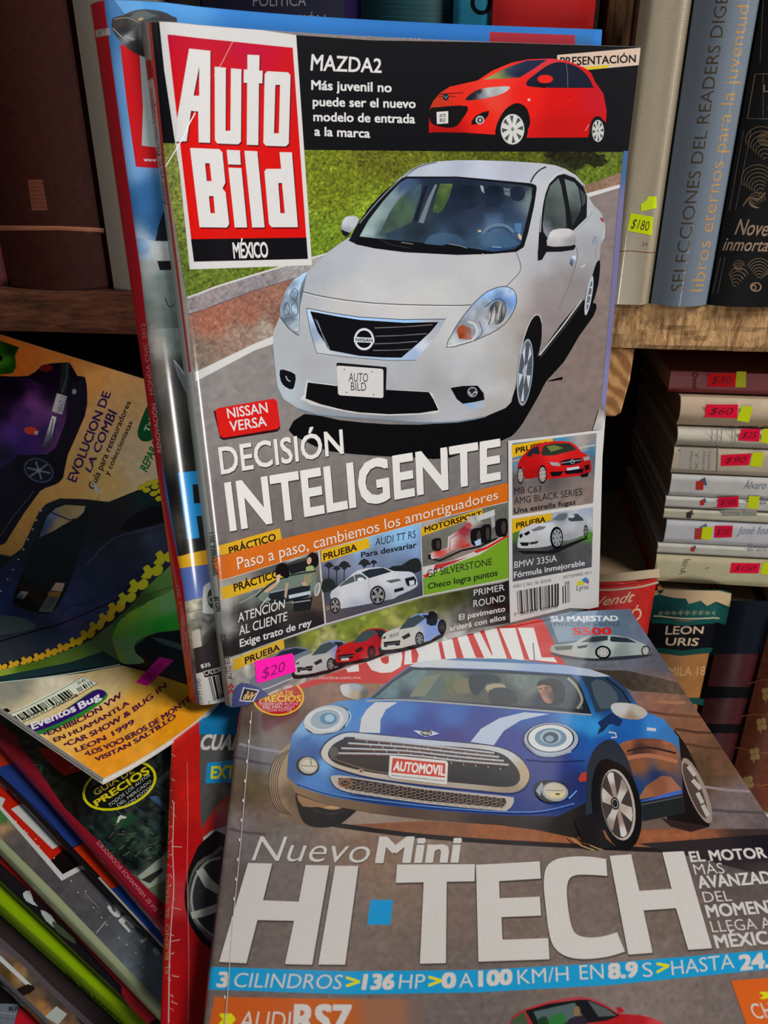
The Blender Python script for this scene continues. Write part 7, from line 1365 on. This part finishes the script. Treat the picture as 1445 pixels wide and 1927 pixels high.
# words, top
PU = '#2c1448'
V.T_('EVOLUCION DE', (625, 1350), (915, 615), (555, 1320), PU, (850, 595), b=.03, sp=.95); V.T_('LA COMBI', (745, 1270), (965, 780), (705, 1235), PU, (895, 745), b=.03); V.T_('Guía para restauradores', (775, 1410), (1080, 690), (725, 1385), '#181014', (1040, 672), b=.02); V.T_('y coleccionistas', (895, 1295), (1095, 855), (858, 1275), '#181014', (1060, 838), b=.02)
V.poly([(1225, 700), (1175, 800), (1140, 900), (1135, 960), (1165, 1005), (1220, 1010), (1270, 970), (1330, 760), (1290, 690)], '#0c4420', 2); V.T_('Taller', (1225, 940), (1310, 740), (1185, 920), '#a8b49c', (1270, 720), b=.02); V.T_('REPARACION', (1210, 1265), (1390, 860), (1155, 1225), '#0c5c2c', (1340, 830), b=.04)
V.poly([(770, 1330), (830, 1440), (820, 1450), (775, 1395)], '#94a8ac', 1); V.line([(825, 1440), (800, 1500)], 3, '#3c3c30')
# green car with flames
V.cs(0, 900, 3.803)
V.poly([(-60, 560), (0, 545), (80, 560), (160, 500), (280, 240), (330, 185), (430, 145), (600, 150), (780, 170), (1000, 80), (1200, 0), (1400, -60), (1400, 1500), (1100, 1400), (870, 1340), (600, 1395), (0, 1465), (-60, 1470)], '#10171a')
V.G([(-60, 700), (150, 520), (280, 240), (330, 190), (430, 150), (740, 170), (780, 185), (1000, 85), (1300, -30), (1300, 600), (1000, 800), (700, 1080), (400, 1230), (0, 1330), (-60, 1330)], [(800, 350, '#161416'), (900, 500, '#1c2028'), (700, 700, '#1c2438'), (600, 850, '#262e50'), (480, 930, '#34406c'), (900, 650, '#1c2030'), (1100, 300, '#14100f'), (1100, 400, '#2c3448'), (1000, 150, '#122424'), (900, 200, '#1c1c1c'), (50, 800, '#243058'), (100, 950, '#141a30'), (300, 1100, '#1c2430'), (100, 1200, '#22282e'), (500, 400, '#15181a'), (300, 600, '#121a1c'), (60, 900, '#1c2848')], 16, noise=.05)
V.poly([(150, 700), (260, 430), (300, 290), (370, 210), (430, 185), (600, 190), (640, 220), (600, 420), (520, 700), (400, 940), (300, 970), (150, 930), (90, 880)], '#0e1414', 2)
V.G([(280, 425), (340, 270), (400, 215), (470, 190), (615, 200), (600, 240), (560, 280), (480, 320), (380, 380)], [(320, 350, '#2c3c60'), (380, 280, '#54607c'), (470, 220, '#84724c'), (560, 230, '#94805c'), (430, 320, '#8c7c5c'), (400, 370, '#8c7850'), (350, 320, '#3c4868')], 9, 1); V.line([(370, 245), (440, 275), (500, 300), (540, 290)], 9, '#12161a'); V.line([(610, 200), (600, 240), (570, 270), (550, 280)], 6, '#7c7c70')
for x, y in ((295, 232), (262, 300), (235, 365), (203, 437), (170, 510), (133, 582), (95, 655), (55, 725), (8, 808)): V.ell(x, y, 7, 5, '#a8a8a0')
V.poly([(400, 748), (465, 752), (445, 810), (362, 805)], '#b09484'); V.poly([(350, 812), (440, 812), (428, 850), (340, 848)], '#8c6c28'); V.poly([(335, 850), (425, 852), (370, 962), (275, 955)], '#545c5c'); V.T_('1025 USA', (330, 950), (405, 858), (290, 945), '#2c3438', (365, 855)); V.G([(150, 808), (205, 815), (165, 870), (110, 855)], [(180, 820, '#8c9498'), (130, 850, '#202c38')], 8)
V.line([(440, 1000), (470, 930), (650, 880), (860, 800), (960, 700), (1190, 560)], 4, '#0c1018', 4); V.line([(620, 620), (800, 440), (1000, 380), (1190, 330)], 6, '#34405c', 4); V.poly([(860, 360), (980, 250), (1170, 190), (1190, 300), (960, 370)], '#0c0a0c', 2)
V.line([(0, 1170), (300, 1080), (420, 1050), (700, 930), (860, 850), (960, 720)], 10, '#0a0c12', 4); V.poly([(-60, 985), (0, 980), (160, 1000), (240, 1040), (240, 1080), (60, 1115), (-60, 1120)], '#2c3838', 2)
V.G([(0, 1375), (300, 1300), (500, 1225), (650, 1160), (800, 1040), (930, 920), (1060, 770), (1260, 590), (1400, 480), (1400, 900), (1300, 1080), (1080, 1130), (960, 1200), (1030, 1310), (880, 1330), (850, 1310), (740, 1240), (500, 1330), (0, 1430)], [(850, 1000, '#2c4818'), (1150, 700, '#4c7434'), (1200, 650, '#587c40'), (760, 1140, '#42603c'), (700, 1180, '#3c5830'), (500, 1260, '#465e24'), (200, 1350, '#3c5418'), (0, 1390, '#6c7c2c'), (1000, 900, '#2c4418')], 10)
V.poly([(0, 1420), (500, 1320), (740, 1240), (860, 1330), (500, 1380), (0, 1462)], '#14282a', 1)
V.G([(800, 1130), (830, 1060), (900, 970), (1050, 890), (1200, 820), (1400, 740), (1400, 1060), (1290, 1085), (1140, 1100), (1050, 1130), (985, 1165), (960, 1215), (980, 1260), (1033, 1305), (1020, 1325), (960, 1333), (880, 1328), (840, 1270)], [(840, 1100, '#5c8c1c'), (950, 1000, '#6c9028'), (1100, 920, '#5c8c3c'), (1000, 1060, '#3c8430'), (1150, 1060, '#1c7c1c'), (880, 1200, '#5c8c5c'), (920, 1300, '#6c9468'), (1200, 900, '#5c8c58'), (850, 1290, '#7c9c34'), (1250, 1040, '#208420')], 9, 2)
V.line([(800, 1140), (830, 1060), (900, 975), (1050, 895)], 5, '#1c3014', 3); V.poly([(1050, 1135), (1140, 1105), (1300, 1088), (1400, 1080), (1400, 1500), (1290, 1240), (1080, 1320), (1033, 1305), (975, 1255), (965, 1210)], '#0a0c0c', 1); V.poly([(1080, 1140), (1160, 1145), (1330, 1200), (1330, 1240), (1180, 1195)], '#2c3c40', 1)
V.line([(0, 1465), (300, 1430), (600, 1385), (860, 1335)], 7, '#8c9c94', 3); V.line([(1000, 860), (1100, 820), (1260, 770)], 4, '#1c3014'); V.line([(900, 965), (910, 985), (880, 1000)], 4, '#1c3014')
r_ = random.Random(2)
fl = [(0, 1365, 40), (80, 1345, 44), (170, 1320, 48), (260, 1295, 50), (345, 1265, 52), (430, 1230, 54), (520, 1190, 58), (600, 1140, 62), (665, 1080, 62), (735, 1020, 66), (805, 950, 72), (880, 880, 74), (960, 790, 80), (1060, 690, 84), (1150, 590, 86)]
for i, (x, y, s_) in enumerate(fl):
    c = '#b09014' if 5 < i else '#a8801c'
    c = '#a8a41c' if i > 10 else c
    f = lambda a_, b_: (x+a_*s_*1.15, y+b_*s_)
    V.poly([f(-.5, .25), f(-.2, -.2), f(-.35, -.55), f(.05, -.85), f(.3, -.5), f(.75, -.9), f(1.15, -.6), f(1.0, -.1), f(.6, .15), f(.35, 0), f(.15, .35)], c, 2)
for x, y in ((1010, 65), (1060, 40), (1050, 85), (1110, 60), (1100, 110), (1150, 90), (1140, 145), (1110, 25)): V.poly([(x-30, y+4), (x-14, y-16), (x+16, y-20), (x+32, y-2), (x+14, y+16), (x-12, y+20)], '#a8a018', 1)
# foot of the page
V.cs(0, 1180, 3.0104)
V.poly([(770, 315), (905, 170), (985, 190), (835, 335)], '#a80c74'); 
V.poly([(15, 515), (470, 282), (555, 320), (90, 560)], '#a8ac9c'); V.line([(15, 515), (470, 282), (555, 320), (90, 560)], 3, '#2c3820', closed=True); V.bars((105, 545), (430, 385), (72, 512), (395, 352), 34, '#16180f', 9); V.bars((450, 372), (530, 328), (432, 350), (515, 306), 8, '#16180f', 2); V.T_('7 509761 200054', (92, 555), (445, 395), (82, 538), '#181a12', (435, 378)); V.T_('56', (442, 332), (485, 305), (436, 318), '#181a12')
V.poly([(60, 582), (180, 555), (320, 500), (440, 420), (520, 365), (570, 355), (608, 378), (600, 410), (520, 470), (400, 540), (250, 605), (130, 625), (100, 610)], '#1c6424', 2); V.poly([(60, 582), (180, 556), (325, 500), (445, 422), (525, 368), (570, 357), (598, 374), (590, 397), (512, 452), (392, 520), (242, 584), (130, 606)], '#241050', 2)
V.T_('Eventos', (185, 585), (432, 478), (172, 548), '#b4b0b4', (415, 440), b=.04); V.T_('Bug', (455, 470), (572, 405), (440, 435), '#b4b0b4', (552, 375), b=.04)
for t, a_, b_, hh, bw in (('•EXHIBICION VW', (255, 622), (695, 395), 30, 24), ('EN HUAMANTLA', (312, 655), (735, 440), 26, 16), ('•CAR SHOW & BUG IN', (370, 682), (945, 340), 30, 40), ('LEON 1999', (435, 712), (765, 548), 28, 12), ('•LOS VOCHEROS DE MONTERREY', (490, 735), (1190, 330), 30, 50), ('VISITAN SALTILLO', (548, 765), (1000, 515), 26, 20)):
    V.T_(t, a_, b_, (a_[0]-hh*.45, a_[1]-hh*.85), '#3c1034', (b_[0]-hh*.45, b_[1]-hh*.85), b=.025, bow=bw)
V.T_('$20', (845, 302), (925, 222), (820, 285), '#5c1c50', (900, 205), b=-.005, sh=.3); V.poly([(-20, 480), (40, 462), (60, 480), (0, 500)], '#101010')
V.build('cover_print', VW, outline=[(0, .0001, 1), (0, .2049, -1), (1, .0001, 1), (1, .2699, -1)])

# ------------------------------------------------------------------ crate that carries the pile
CR = thing('wooden_crate', 'dark wooden crate of planks that carries the pile of magazines', 'crate', (-.03, .17, -1.2))
zt = za-.0382
cf = (np.array((-.03, .17, 0)), np.array((1, 0, 0)), np.array((0, 1, 0)), EZ)
for i in range(6): frame_box('top_plank', *cf, (-.24+i*.0668, -.17, zt-.012), (-.24+i*.0668+.064, .17, zt), W_DARK, CR, .001)
for sy in (-1, 1):
    for k in range(5): frame_box('side_slat', *cf, (-.24, sy*.158-.004, zt-.09-k*.19), (.158, sy*.158+.004, zt-.02-k*.19), W_DARK, CR, .001)
for sx in (-.236, .134):
    for sy in (-.15, .13): frame_box('corner_post', *cf, (sx, sy, -1.2), (sx+.02, sy+.02, zt-.0122), W_DARK, CR, .001)
